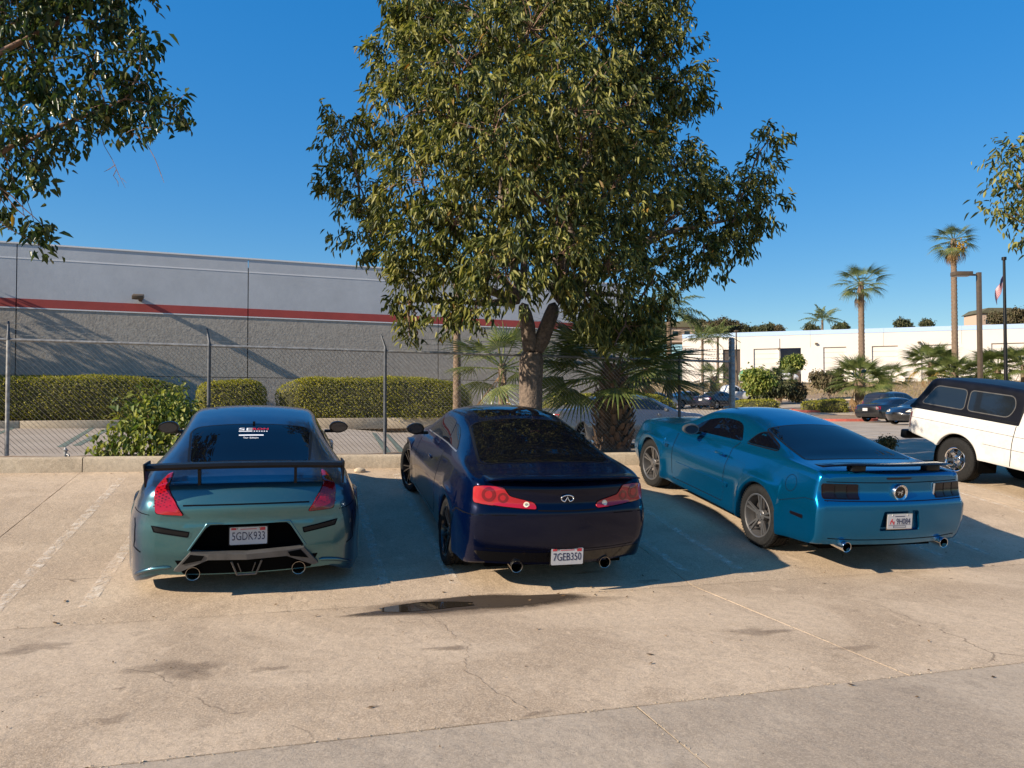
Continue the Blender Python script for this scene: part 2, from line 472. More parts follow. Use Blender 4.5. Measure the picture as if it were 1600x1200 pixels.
M['far_leaf2'] = leaf_mat('distant_brownish_leaf', [(0.07, 0.055, 0.028), (0.12, 0.092, 0.045), (0.085, 0.085, 0.036)], 0.7, 0.15)
M['debris'] = leaf_mat('dry_fallen_leaf', [(0.05, 0.03, 0.015), (0.12, 0.07, 0.03), (0.25, 0.16, 0.08)], 0.8, 0.1)
M['wall_grey'] = mat('painted_grey_panel', (0.455, 0.465, 0.475), 0.85, var=0.07, vscale=0.8, bump=0.15, bscale=6)
M['wall_rough'] = mat('exposed_aggregate_panel', (0.43, 0.385, 0.32), 0.95, col2=(0.31, 0.27, 0.222), vscale=7, bump=0.45, bscale=12)
M['wall_red'] = mat('red_band_paint', (0.36, 0.055, 0.045), 0.8, var=0.1, vscale=1)
M['wall_white_line'] = mat('white_band_paint', (0.72, 0.70, 0.68), 0.8)
M['bld_white'] = mat('cream_white_wall', (0.62, 0.56, 0.50), 0.9, var=0.03, vscale=0.4)
M['bld_blue'] = mat('pale_blue_parapet', (0.36, 0.47, 0.64), 0.8)
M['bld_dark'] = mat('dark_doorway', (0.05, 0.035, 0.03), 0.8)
M['bld_bay'] = mat('grey_bay_interior', (0.16, 0.17, 0.19), 0.9)
M['house'] = mat('far_stucco', (0.45, 0.33, 0.25), 0.9)
# ------------------------------------------------------------------ terrain beyond the lot
W0x, W0z = 41.5, 90.0                       # a point of the white building's front, right / away from the camera
WU = vdir(-.936, .352); WN = vdir(-.352, -.936)
W0 = Vector((CT*W0x + ST*W0z, -ST*W0x + CT*W0z, 0))
def AD(a, d):
    p = W0 + WU*a + WN*d
    return p.x, p.y
def dist_front(x, y): return (Vector((x, y, 0)) - W0).dot(WN)
_zd = pchip([(-400, 24), (-160, 16), (-60, 5.5), (-25, 4.1), (3, 3.8), (5.5, 3.75), (9, 3.2), (15, 2.0), (18, 1.62), (27, 1.45), (33, 1.15), (38, 1.0), (46, .62), (52, .48), (62, .5), (90, .6)])
def T(x, y):
    d = dist_front(x, y)
    zd = float(_zd(d))
    base = .70 + LAT*max(-12, min(x, 14))
    wr = float(sstep(y, 12.5, 24)); wl = float(sstep(y, 27, 46))
    k = float(sstep(x, 3, 10))
    w = wl*(1-k) + wr*k
    base -= .25*float(sstep(x, 1, 4.5))*float(sstep(y, 12.8, 15))*(1-k)
    return base*(1-w) + zd*w

def sheet(name, poly, mat, cell, lift=0.0, kind='structure', parent=None):
    bm = bmesh.new()
    vs = [bm.verts.new((x, y, 0)) for x, y in poly]
    bm.faces.new(vs)
    xs = [p[0] for p in poly]; ys = [p[1] for p in poly]
    for lo, hi, n in ((min(xs), max(xs), Vector((1, 0, 0))), (min(ys), max(ys), Vector((0, 1, 0)))):
        k = max(1, int((hi-lo)/cell))
        for i in range(1, k):
            bmesh.ops.bisect_plane(bm, geom=bm.verts[:]+bm.edges[:]+bm.faces[:], plane_co=n*(lo+(hi-lo)*i/k), plane_no=n, dist=1e-6)
    for v in bm.verts: v.co.z = T(v.co.x, v.co.y) + lift
    bm.normal_update()
    for f in bm.faces:
        if f.normal.z < 0: f.normal_flip()
    o = obj(name, bm, mat, parent, 180)
    if kind: o['kind'] = kind
    return o

# one sheet under everything out to the horizon
bm = bmesh.new()
gx = [-900, -500, -250, -120, -60, -35, -25] + list(np.arange(-20, 40, 5)) + [45, 60, 80, 110, 160, 250, 400, 900]
gy = [-600, -300, -120, -60, -30, -18, -10, -4, 0, 3.69, 6.29, 8, 9.5, 11.2, 11.6, 13, 16, 20, 25, 30, 36, 42, 48, 55, 62, 70, 80, 90, 100, 120, 150, 190, 240, 320, 500, 900]
g = []
for y in gy:
    row = []
    for x in gx:
        z = lot_z(x, max(y, -20)) if y < 11.4 else T(x, y)
        row.append(bm.verts.new((x, y, z - (.06 if y < 11.4 else .25))))
    g.append(row)
for i in range(len(gy)-1):
    for j in range(len(gx)-1):
        bm.faces.new((g[i][j], g[i][j+1], g[i+1][j+1], g[i+1][j]))
tag(obj('ground', bm, M['soil'], None, 180), kind='structure')

# ------------------------------------------------------------------ the lot: concrete slabs with open joints
bm = bmesh.new()
for (y0, y1) in ((-16, YN), (YN, YB), (YB, 11.33)):
    q = [bm.verts.new((x, y, lot_z(x, y if y > y0+.01 else y0+1e-3*(1 if y0 == YB else 0)) - .028)) for x, y in ((-34, y0), (40, y0), (40, y1), (-34, y1))]
    bm.faces.new(q)
lot = tag(obj('parking_lot', bm, M['subbase']), kind='structure')
def slab(x0, x1, y0, y1, m, cell=.3):
    g2 = .0045
    r = np.random.default_rng(int(abs(x0*31+y0*17)*10))
    nx = max(2, int((x1-x0)/cell)); ny = max(2, int((y1-y0)/cell))
    ex = [float(v) for v in r.normal(0, .0022, (nx+1)*2)]; ey = [float(v) for v in r.normal(0, .0022, (ny+1)*2)]
    bm = bmesh.new(); rows = []
    for j in range(ny+1):
        row = []
        for i in range(nx+1):
            x = x0+g2+(x1-x0-2*g2)*i/nx; y = y0+g2+(y1-y0-2*g2)*j/ny
            if j == 0: y += ex[i]
            if j == ny: y += ex[nx+1+i]
            if i == 0: x += ey[j]
            if i == nx: x += ey[ny+1+j]
            edge = i in (0, nx) or j in (0, ny)
            yy = min(max(y, y0+1e-4), y1-1e-4)
            sl = SLOPE if (y0+y1)/2 > YB else SLOPE_N
            row.append(bm.verts.new((x, y, sl*(yy-YB)+LAT*x - (.002 if edge else 0))))
        rows.append(row)
    for j in range(ny):
        for i in range(nx):
            bm.faces.new((rows[j][i], rows[j][i+1], rows[j+1][i+1], rows[j+1][i]))
    be = [e for e in bm.edges if e.is_boundary]
    e = bmesh.ops.extrude_edge_only(bm, edges=be)
    for v in [q for q in e['geom'] if isinstance(q, bmesh.types.BMVert)]: v.co.z -= .05
    o = obj('concrete_slab', bm, m, lot, 30)
    return o
for y0, y1, xs, m in ((YB, 11.335, [-22.3, -15.8, -9.34, -2.87, 3.6, 10.07, 16.5, 23, 29.5], 'slab'),
                      (YN, YB, [-22.3, -15.8, -9.34, -2.87, 3.6, 10.07, 16.5, 23, 29.5], 'slab'),
                      (-2.8, YN, [-17.7, -11.2, -4.7, 1.77, 8.24, 14.7, 21.2], 'slab_apron'),
                      (-9.3, -2.8, [-17.7, -11.2, -4.7, 1.77, 8.24, 14.7, 21.2], 'slab_apron'),
                      (-15.8, -9.3, [-17.7, -11.2, -4.7, 1.77, 8.24, 14.7, 21.2], 'slab_apron')):
    for a, b in zip(xs, xs[1:]): slab(a, b, y0, y1, M[m])
# crumbled grit along the joints, dead leaves and specks
def grit():
    r = np.random.default_rng(3); bm = bmesh.new()
    for k in range(400):
        if k < 300: x = r.uniform(-3, 9); y = YN + r.normal(0, .010)
        elif k < 340: y = r.uniform(1, YN); x = 1.77 + r.normal(0, .018)
        elif k < 360: y = r.uniform(YN, YB); x = 3.6 + r.normal(0, .015)
        else: x = r.uniform(-4, 8); y = YB + r.normal(0, .02)
        s = r.uniform(.002, .006)
        vs = bmesh.ops.create_icosphere(bm, subdivisions=1, radius=s, matrix=Matrix.Translation((x, y, lot_z(x, y)+s*.2)))['verts']
        for v in vs: v.co.z = lot_z(x, y) + (v.co.z-lot_z(x, y))*.6 + r.normal(0, .001)
    return bm
tag(obj('joint_grit', grit(), M['kerb']), kind='stuff')
def litter():
    r = np.random.default_rng(5); V_, F_ = [], []
    for k in range(520):
        if k < 330: x, y = r.uniform(-5, 10), r.uniform(1.6, 9)
        elif k < 430: x, y = r.uniform(-6, 12), 11.28 - abs(r.normal(0, .10))
        else: x, y = r.uniform(-5, 10), YB + r.normal(0, .25)
        L_, w = r.uniform(.012, .05), 0; w = L_*r.uniform(.25, .5)
        L_ *= .62; w *= .6
        if k < 330 and r.random() < .8: L_ *= .5; w *= .6
        a = r.uniform(0, 6.28); c, s = math.cos(a), math.sin(a); z = lot_z(x, y)+.004
        b = len(V_)
        for u, v, h in ((-L_, 0, .004), (0, w, .002), (L_, 0, .012*r.random()), (0, -w, .010*r.random())):
            V_.append((x+u*c-v*s, y+u*s+v*c, z+h))
        F_.append((b, b+1, b+2, b+3))
    return fast_mesh('fallen_leaves', V_, F_, 4)
tag(obj_from_mesh('fallen_leaves', litter(), M['debris']), kind='stuff')

# stall lines: worn white paint, 4 mm above the slabs
def lot_strip(name, pts, w, m, lift=.004, parent=None):
    bm = bmesh.new(); prev = None
    fine = []
    for a, b in zip(pts, pts[1:]):
        n = max(1, int(math.dist(a, b)/.25))
        fine += [(a[0]+(b[0]-a[0])*i/n, a[1]+(b[1]-a[1])*i/n) for i in range(n)]
    fine.append(pts[-1])
    for i, (x, y) in enumerate(fine):
        a = fine[max(i-1, 0)]; b = fine[min(i+1, len(fine)-1)]
        t = Vector((b[0]-a[0], b[1]-a[1], 0)).normalized(); nx, ny = -t.y, t.x
        cur = [bm.verts.new((x+nx*s*w/2, y+ny*s*w/2, lot_z(x+nx*s*w/2, y+ny*s*w/2)+lift)) for s in (-1, 1)]
        if prev: bm.faces.new((prev[0], cur[0], cur[1], prev[1]))
        prev = cur
    bm.normal_update()
    for f in bm.faces:
        if f.normal.z < 0: f.normal_flip()
    o = obj(name, bm, m, parent)
    return o
for x in (-8.1, -7.45, -5.2, -4.55, -2.27, -1.63, .74, 1.38, 3.72, 4.32, 6.95, 7.6, 9.9, 10.55, 12.9, 13.5):
    lot_strip('painted_line', [(x, 6.62), (x, 9.0), (x, 10.95)], .10, M['paint_white'], .004, lot)

# old stains and a running crack on the slabs
def stain(px, py, rx, ry, seed, parent):
    # ground point seen at that spot of the lot
    k = (px-800)/1150; m = -(py-626.3)/1150
    X, Y = CT*k + ST, -ST*k + CT
    sl = SLOPE_N
    t = (-sl*YB - CAMZ)/(m - sl*Y - LAT*X)
    x, y = X*t, Y*t
    r = np.random.default_rng(seed); ph = r.uniform(0, 6.28, 6)
    bm = bmesh.new(); lay = bm.verts.layers.float.new('fade'); c = bm.verts.new((x, y, lot_z(x, y)+.003)); ring = []
    for i in range(40):
        a = 2*math.pi*i/40; q = 1 + .55*sum(math.sin((j+2)*a+ph[j])/(j+2) for j in range(6))
        xx, yy = x+rx*math.cos(a)*q, min(y+ry*math.sin(a)*q, YB-.01) if y < YB else y+ry*math.sin(a)*q
        ring.append(bm.verts.new((xx, yy, lot_z(xx, yy)+.003)))
    mid = [bm.verts.new(c.co.lerp(v.co, .62)) for v in ring]
    for v in mid: v.co.z = lot_z(v.co.x, v.co.y)+.003
    for i in range(40):
        bm.faces.new((c, mid[i], mid[(i+1) % 40])); bm.faces.new((mid[i], ring[i], ring[(i+1) % 40], mid[(i+1) % 40]))
    c[lay] = .6
    for v in mid: v[lay] = .5
    obj('stain', bm, M['stain'], parent)
for q in ((282, 1042, .30, .20, 1), (422, 1042, .11, .06, 2), (1010, 911, .14, .05, 3), (920, 905, .16, .04, 4), (180, 1120, .10, .06, 5), (1180, 985, .25, .10, 6), (700, 1010, .2, .05, 7), (1330, 1010, .18, .07, 8), (60, 1010, .25, .12, 9), (840, 1110, .10, .03, 10), (588, 1100, .03, .02, 11), (375, 1110, .035, .02, 12), (192, 1072, .04, .02, 13)):
    stain(*q, lot)
def crack(pts, seed, w=.0022):
    r = np.random.default_rng(seed); fine = []
    for a, b in zip(pts, pts[1:]):
        for i in range(14):
            t = i/14; fine.append((a[0]+(b[0]-a[0])*t + r.normal(0, .012), a[1]+(b[1]-a[1])*t + r.normal(0, .012)))
    bm = bmesh.new(); prev = None
    for x, y in fine:
        ww = w*r.uniform(.4, 1.3)
        cur = [bm.verts.new((x+s*ww, y+s*ww*.3, lot_z(x, y)+.0035)) for s in (-1, 1)]
        if prev: bm.faces.new((prev[0], cur[0], cur[1], prev[1]))
        prev = cur
    obj('crack', bm, M['crack'], lot)
crack([(.95, 6.15), (1.05, 5.6), (1.12, 5.0), (1.0, 4.5), (1.18, 3.75)], 2); crack([(-.1, 6.28), (.02, 6.9), (-.05, 7.3)], 3, .0016); crack([(4.2, 6.2), (4.9, 5.4), (5.3, 5.1)], 4, .0018)

# puddle lying in the gutter joint: damp rim and a film of water
def blob(name, cx, cy, ax, ay, m, lift, seed, n=72, rough=.22, taper=0, flat=None):
    r = np.random.default_rng(seed); ph = r.uniform(0, 6.28, 8)
    bm = bmesh.new(); lay = bm.verts.layers.float.new('fade'); c = bm.verts.new((cx, YB if flat else cy, (lot_z(cx, YB) if flat else lot_z(cx, cy))+lift)); ring = []
    for k in range(n):
        t = 2*math.pi*k/n
        q = 1 + rough*sum(math.sin((j+2)*t+ph[j])/(j+2) for j in range(8))
        x = cx + ax*math.cos(t)*q; y = cy + ay*math.sin(t)*q*(1 - taper*math.cos(t))
        ring.append(bm.verts.new((x, y, (LAT*x + flat if flat else max(lot_z(x, y), lot_z(cx, cy) - .002)) + lift) if not flat else (x, y, max(lot_z(x, y), LAT*x)+lift)))
    c[lay] = 1.6
    if flat and name != 'water_film':
        mid = [bm.verts.new(c.co.lerp(v.co, .70)) for v in ring]
        for v in mid: v[lay] = 1.3 if name == 'puddle' else .9; v.co.z = max(lot_z(v.co.x, v.co.y), LAT*v.co.x) + lift
        for k in range(n): bm.faces.new((c, mid[k], mid[(k+1) % n])); bm.faces.new((mid[k], ring[k], ring[(k+1) % n], mid[(k+1) % n]))
    else:
        for k in range(n): bm.faces.new((c, ring[k], ring[(k+1) % n]))
    return obj(name, bm, m)
M['damp'] = worn('damp_concrete', (0.060, 0.043, 0.029), 0.26, 0.50, 7, 0.5, True)
M['water'] = mat('dirty_water', (0.026, 0.020, 0.014), 0.03, spec=0.5)
pd = tag(blob('puddle', 1.50, 6.10, 1.04, .22, M['damp'], .0045, 4, rough=.30, flat=.012), 'narrow muddy puddle lying in the gutter joint behind the navy coupe', 'puddle')
hl = blob('damp_halo', 1.50, 6.06, 1.15, .30, M['stain'], .003, 6, rough=.2, flat=.012); hl.parent = pd
wt = blob('water_film', 1.02, 6.12, .42, .12, M['water'], .0085, 9, rough=.14, flat=.012); wt.parent = pd

# kerb in lengths, soil strip behind it
kerb = tag(empty('kerb'), kind='structure')
xs = [-24, -18, -12, -6.3, -2.85, 3.6, 8.6]
for a, b in zip(xs, xs[1:]):
    bm = bmesh.new(); n = max(2, int((b-a)/.4)); rows = []
    r = np.random.default_rng(int(abs(a)*7))
    for i in range(n+1):
        x = a+.006+(b-a-.012)*i/n
        z0 = lot_z(x, YC)-.05; zt = lot_z(x, YC) + .20 + r.normal(0, .0015)
        rows.append([bm.verts.new(p) for p in ((x, YC, z0), (x, YC+.012, zt-.03), (x, YC+.03, zt-.006), (x, YC+.05, zt), (x, YC+.19, zt), (x, YC+.20, zt-.012), (x, YC+.20, z0))])
    for p, q in zip(rows, rows[1:]):
        for k in range(6): bm.faces.new((p[k], q[k], q[k+1], p[k+1]))
    bm.faces.new(rows[0]); bm.faces.new(rows[-1][::-1]); fix_normals(bm)
    obj('kerb_stone', bm, M['kerb'], kerb, 50)
bm = bmesh.new()
rows = []
for i in range(61):
    x = -24 + 32.6*i/60
    rows.append([bm.verts.new((x, y, lot_z(x, YC)+.17 + .02*math.sin(x*3+y*9))) for y in (YC+.19, YC+.4, YC+.62, YC+.85)])
for p, q in zip(rows, rows[1:]):
    for k in range(3): bm.faces.new((p[k], q[k], q[k+1], p[k+1]))
tag(obj('soil_strip', bm, M['soil'], None, 180), kind='structure')

# neighbouring lot behind the fence, driveway to the right, road, bank, yard
sheet('neighbour_pavement', [(-40, YC+.85), (8.2, YC+.85), (8.2, 60), (-40, 60)], M['lot2'], 1.6, .01)
a0, a1 = -75, 95
def strip(name, d0, d1, m, lift, cell=5, a_=(a0, a1)):
    return sheet(name, [AD(a_[0], d0), AD(a_[1], d0), AD(a_[1], d1), AD(a_[0], d1)], m, cell, lift)
dq = [AD(a0, 27), AD(60, 27)]
sheet('driveway', [(8.2, YC+.02), (30, YC+.02), (75, 22), AD(a0, 27), AD(24, 27), (8.2, 60.01)], M['drive'], 1.6, .01)
strip('road', 17.6, 27.5, M['asphalt'], .03, 4)
strip('grass_bank', 5.2, 17.9, M['grass'], .12, 2.5)
strip('yard', -2, 5.4, M['drive'], .14, 4)
bm = bmesh.new()
hx = np.linspace(-420, 520, 60)
for d0, d1 in ((-90, -120), (-120, -160), (-160, -230), (-230, -330), (-330, -480)):
    pass
gr = []
for d in (-70, -95, -120, -150, -190, -240, -320, -420):
    row = []
    for a in hx:
        x, y = AD(float(a), d)
        zz = float(_zd(d)) + (3.0*math.sin(a*.021+1) + 2.0*math.sin(a*.05+d*.02)) * sstep(-d, 60, 200)
        row.append(bm.verts.new((x, y, float(zz))))
    gr.append(row)
for p, q in zip(gr, gr[1:]):
    for k in range(len(hx)-1): bm.faces.new((p[k], p[k+1], q[k+1], q[k]))
fix_normals(bm)
tag(obj('hills', bm, M['hill'], None, 180), kind='structure')
# road kerb line
bm = bmesh.new()
prev = None
for i in range(61):
    a = a0 + (a1-a0)*i/60
    c = []
    for d, h in ((17.3, .10), (17.3, .26), (17.75, .26), (17.75, .03)):
        x, y = AD(a, d); c.append(bm.verts.new((x, y, T(x, y)+h)))
    if prev:
        for k in range(3): bm.faces.new((prev[k], c[k], c[k+1], prev[k+1]))
    prev = c
fix_normals(bm); tag(obj('road_kerb', bm, M['kerb']), kind='structure')

# ------------------------------------------------------------------ grey warehouse (left): tilt-up panels with a red band
GU = vdir(.9265, .376); GN = vdir(.376, -.9265)
G0 = Vector((CT*-13.04 + ST*30, -ST*-13.04 + CT*30, 0))           # wall point seen at column 300
wh = empty('warehouse', (G0.x, G0.y, .75), 0, 'long grey tilt-up warehouse with a red band behind the hedges', 'building')
wh.rotation_euler = (0, 0, math.atan2(GU.y, GU.x))
# local x along the wall, local -y towards the lot
zt, zred1, zred0 = 7.62-.75+.03, 4.83-.0, 4.50
joints = [-27.0, -18.0, -6.12, 2.12, 10.4, 18.6, 20.6]
for a, b in zip(joints, joints[1:]):
    g_ = .018
    bm = bmesh.new(); add_box(bm, ((a+b)/2, .12, (zred1+zt)/2), (b-a-2*g_, .24, zt-zred1)); obj('wall_panel', bm, M['wall_grey'], wh)
    bm = bmesh.new(); add_box(bm, ((a+b)/2, .12, zt+.03), (b-a-.002, .30, .06)); obj('coping', bm, M['wall_white_line'], wh)
    bm = bmesh.new(); add_box(bm, ((a+b)/2, .10, (zred1+zred0)/2), (b-a-2*g_, .24, zred1-zred0-.01)); obj('red_band', bm, M['wall_red'], wh)
    bm = bmesh.new(); add_box(bm, ((a+b)/2, .098, zred0-.025), (b-a-2*g_, .25, .045)); obj('white_line', bm, M['wall_white_line'], wh)
    bm = bmesh.new(); add_box(bm, ((a+b)/2, -.004, zt-.54), (b-a-2*g_, .010, .045)); obj('white_line', bm, M['wall_white_line'], wh)
    for z0, z1 in ((-.3, .62), (.64, 1.92), (1.945, zred0-.05)):
        bm = bmesh.new(); add_box(bm, ((a+b)/2, .125, (z0+z1)/2), (b-a-2*g_, .25, z1-z0)); obj('wall_panel', bm, M['wall_rough'], wh)
bm = bmesh.new(); add_box(bm, (-3.25, 6.3, zt/2-.2), (47.5, 12, zt-.2)); obj('building_core', bm, M['seam'], wh)
# wall lamp on its bracket
wl = W3(216, 466, 29.3)
k = (Vector((wl.x, wl.y, 0)) - G0); lx = k.dot(GU)
bm = bmesh.new()
add_box(bm, (lx, -.50, wl.z-.75), (.40, .52, .16), Matrix.Rotation(.25, 3, 'X'), .02)
add_box(bm, (lx+.05, -.13, wl.z-.80), (.12, .26, .14), None, .01)
o = obj('wall_lamp', bm, M['darkmetal'], None, 40)
bm = bmesh.new(); add_box(bm, (lx, -.52, wl.z-.75-.092), (.32, .36, .012)); pz = obj('lamp_lens', bm, M['plate'], o)
o.location = wh.location; o.rotation_euler = wh.rotation_euler
tag(o, 'small flood lamp sticking out of the grey warehouse wall above the red band', 'lamp')

# planter kerb and hedge bed before the warehouse
bm = bmesh.new(); 
for a, b in zip(np.arange(-26, 20, 3.0), np.arange(-23, 23, 3.0)):
    bm2 = bmesh.new(); add_box(bm2, ((a+b)/2, -4.55, .10), (b-a-.02, .2, .42), None, .015)
    ob = obj('planter_kerb', bm2, M['kerb'], None, 40); ob.location = wh.location; ob.rotation_euler = wh.rotation_euler; ob['kind'] = 'structure'
bm.free()
bm = bmesh.new(); add_box(bm, (-2, -2.25, -.05), (50, 4.4, .56))
ob = obj('planting_bed', bm, M['soil']); ob.location = wh.location; ob.rotation_euler = wh.rotation_euler; ob['kind'] = 'structure'
# dark green lines on the neighbour's pavement
def far_strip(p, q, w, m):
    bm = bmesh.new(); prev = None
    p = Vector((*p, 0)); q = Vector((*q, 0)); t = (q-p).normalized(); nrm = Vector((-t.y, t.x, 0))*w/2
    for i in range(9):
        c = p.lerp(q, i/8)
        cur = [bm.verts.new((v.x, v.y, T(v.x, v.y)+.016)) for v in (c-nrm, c+nrm)]
        if prev: bm.faces.new((prev[0], cur[0], cur[1], prev[1]))
        prev = cur
    bm.normal_update()
    for f in bm.faces:
        if f.normal.z < 0: f.normal_flip()
    return obj('pavement_line', bm, m)
marks = tag(empty('pavement_lines'), kind='structure')
for p, q in (((148, 26), (96, 15)), ((176, 26), (120, 15.5)), ((584, 26), (607, 14.5)), ((605, 26), (632, 14.5)), ((30, 26), (-30, 17)), ((420, 26), (410, 15))):
    o = far_strip(V(*p), V(*q), .14, M['line_green']); o.parent = marks
for p, q in (((1240, 30), (1700, 17)), ((1180, 34), (1640, 22))):
    o = far_strip(V(*p), V(*q), .12, M['paint_white_far']); o.parent = marks

# ------------------------------------------------------------------ cream warehouse (right)
cw = empty('warehouse', (W0.x, W0.y, 3.8), math.atan2(-WU.y, -WU.x), 'long cream white warehouse with a pale blue roof edge on top of the bank', 'building')
# local x runs right along the front, local -y faces the camera
H1 = 10.50-3.8
xl, xr = -20.3, 48.0
bm = bmesh.new()
def px_a(px):      # column of the photograph -> local x on the front
    k = (px-800)/1150
    # (41.5 + .936 t) = k (90 - .352 t)
    return (k*90 - 41.5) / (.936 + .352*k)
doors = [(1130, 1157, 'dark'), (1178, 1216, 'bay'), (1220, 1252, 'open'), (1287, 1323, 'bay'), (1363, 1404, 'bay'), (1440, 1488, 'bay'), (1550, 1604, 'bay'), (1655, 1710, 'bay')]
dz = 4.55
cuts = [xl] + [v for a, b, _ in doors for v in (px_a(a), px_a(b))] + [xr]
for i in range(0, len(cuts), 2):
    bm = bmesh.new(); a, b = cuts[i], cuts[i+1]
    add_box(bm, ((a+b)/2, .15, dz/2-.2), (b-a-.01, .3, dz+.4)); obj('wall_pier', bm, M['bld_white'], cw)
edges = [xl, -13.0, -4.6, 3.6, 11.8, 20, 28.2, 36.4, xr]
for a, b in zip(edges, edges[1:]):
    bm = bmesh.new(); add_box(bm, ((a+b)/2, .15, (dz+H1-.55)/2), (b-a-.03, .3, H1-.55-dz)); obj('wall_panel', bm, M['bld_white'], cw)
    bm = bmesh.new(); add_box(bm, ((a+b)/2, .13, H1-.27), (b-a-.01, .34, .54)); obj('parapet', bm, M['bld_blue'], cw)
for a, b, kd in doors:
    a, b = px_a(a), px_a(b)
    bm = bmesh.new()
    if kd == 'bay':
        n = 7
        for i in range(n):
            z0 = dz*i/n; add_box(bm, ((a+b)/2, .24, z0+dz/n/2), (b-a, .10, dz/n-.025))
        obj('roller_door', bm, M['bld_white'], cw)
    else:
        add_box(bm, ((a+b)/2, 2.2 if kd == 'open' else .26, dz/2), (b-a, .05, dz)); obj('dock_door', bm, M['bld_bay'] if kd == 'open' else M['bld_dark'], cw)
        if kd == 'open':
            bm = bmesh.new(); add_box(bm, (a-.05, 1.2, dz/2), (.1, 2, dz)); add_box(bm, (b+.05, 1.2, dz/2), (.1, 2, dz)); obj('bay_wall', bm, M['bld_bay'], cw)
            bm = bmesh.new(); add_box(bm, ((a+b)/2, 1.6, .9), (b-a-.2, .3, 1.5)); obj('dock_leveller', bm, M['bld_dark'], cw)
bm = bmesh.new(); add_box(bm, ((xl+xr)/2, 12.45, H1/2-.3), (xr-xl-.2, 20, H1-.6)); obj('building_core', bm, M['bld_bay'], cw)
bm = bmesh.new(); add_box(bm, (xl+.14, 10, H1/2), (.26, 19.6, H1-.02)); obj('side_wall', bm, M['bld_white'], cw)
for px, py in ((1218, 545), (1276, 537), (1437, 535)):
    a = px_a(px); bm = bmesh.new()
    z = 1.71+(626.3-py)*(90-.352*a)/1150 - 3.8
    add_box(bm, (a, -.16, z), (.32, .30, .22), None, .03)
    o = obj('wall_lamp', bm, M['darkmetal'], None, 40); o.location = cw.location; o.rotation_euler = cw.rotation_euler
    bm = bmesh.new(); add_box(bm, (a, -.18, z-.12), (.24, .2, .02)); obj('lamp_lens', bm, M['plate'], o)
    tag(o, {1218: 'wall lamp left of the open dock bay on the cream warehouse', 1276: 'wall lamp just right of the open dock bay on the cream warehouse', 1437: 'wall lamp beside the tall palm on the cream warehouse'}[px], 'lamp', 'lamps on the cream warehouse')
a = px_a(1218)
bm = bmesh.new(); add_tube(bm, [(a, -.08, .3), (a, -.08, H1-.9)], .05, 8); obj('downpipe', bm, M['bld_white'], cw)

# houses on the far hillside
for i, (px, py, Z, w, h, lab) in enumerate(((1050, 521, 170, 9, 3.4, 'low tan house on the brushy hillside left of the cream warehouse'), (1548, 503, 190, 9, 5, 'small tan house beyond the roof of the cream warehouse near the flagpole'))):
    p = W3(px, py, Z); hs = empty('house', p, -HEAD, lab, 'house')
    bm = bmesh.new(); add_box(bm, (0, 0, -.6), (w, 7, h)); obj('wall', bm, M['house'], hs)
    bm = bmesh.new()
    add_prism(bm, [(-w/2-.5, h/2-.6), (w/2+.5, h/2-.6), (w/2-1.6, h/2+.7), (-w/2+1.6, h/2+.7)], lambda u, v, d: (u, d, v), -4, 4); fix_normals(bm); obj('roof', bm, M['hill'], hs)
    for x in (-w*.3, 0, w*.3):
        bm = bmesh.new(); add_box(bm, (x, -3.52, -.3), (1.2, .06, 1.1)); obj('window', bm, M['glass_far'], hs)

# ------------------------------------------------------------------ chain-link fence
fence = empty('chain_link_fence', (1.33, 12.0, lot_z(1.33, YC)+.17), 0, 'galvanised chain link fence topped with barbed wire behind the kerb', 'fence')
FX0, FY, FZ = 1.33, 12.0, lot_z(1.33, YC)+.17
FH = 1.66
def fz(x): return LAT*(x-FX0)                      # local ground along the fence
posts = [-14.6, -11.95, -9.3, -6.62, -3.97, -1.32, 1.33, 3.98, 6.63]
for i, x in enumerate(posts):
    bm = bmesh.new()
    add_tube(bm, [(x-FX0, 0, fz(x)-.2), (x-FX0, 0, fz(x)+FH+.03)], .027, 12)
    obj('post', bm, M['galv'] if i < 5 else M['post_dark'], fence, 50)
    bm = bmesh.new()
    add_tube(bm, [(x-FX0, 0, fz(x)+FH+.0), (x-FX0, -.01, fz(x)+FH+.06), (x-FX0-.05, .14, fz(x)+FH+.27)], [.032, .020, .014], 8)
    obj('barb_arm', bm, M['post_dark'] if i > 3 else M['galv'], fence, 50)
x = 7.72
bm = bmesh.new(); add_tube(bm, [(x-FX0, 0, fz(x)-.2), (x-FX0, 0, fz(x)+FH+.42), (x-FX0, 0, fz(x)+FH+.45)], [.055, .055, .03], 14)
for k in range(5): add_tube(bm, [(x-FX0, 0, fz(x)+.3+k*.33), (x-FX0, 0, fz(x)+.33+k*.33)], .062, 12)
for k in range(4): add_tube(bm, [(x-FX0, 0, fz(x)+FH+.1+k*.08), (x-FX0, 0, fz(x)+FH+.115+k*.08)], .060, 12)
o = obj('post', bm, M['galv'], fence, 50); o['label'] = 'thick corner post with tension bands'
bm = bmesh.new(); add_tube(bm, [(-14.6-FX0, 0, fz(-14.6)+FH), (x-FX0, 0, fz(x)+FH)], .022, 10); obj('top_rail', bm, M['galv'], fence, 60)
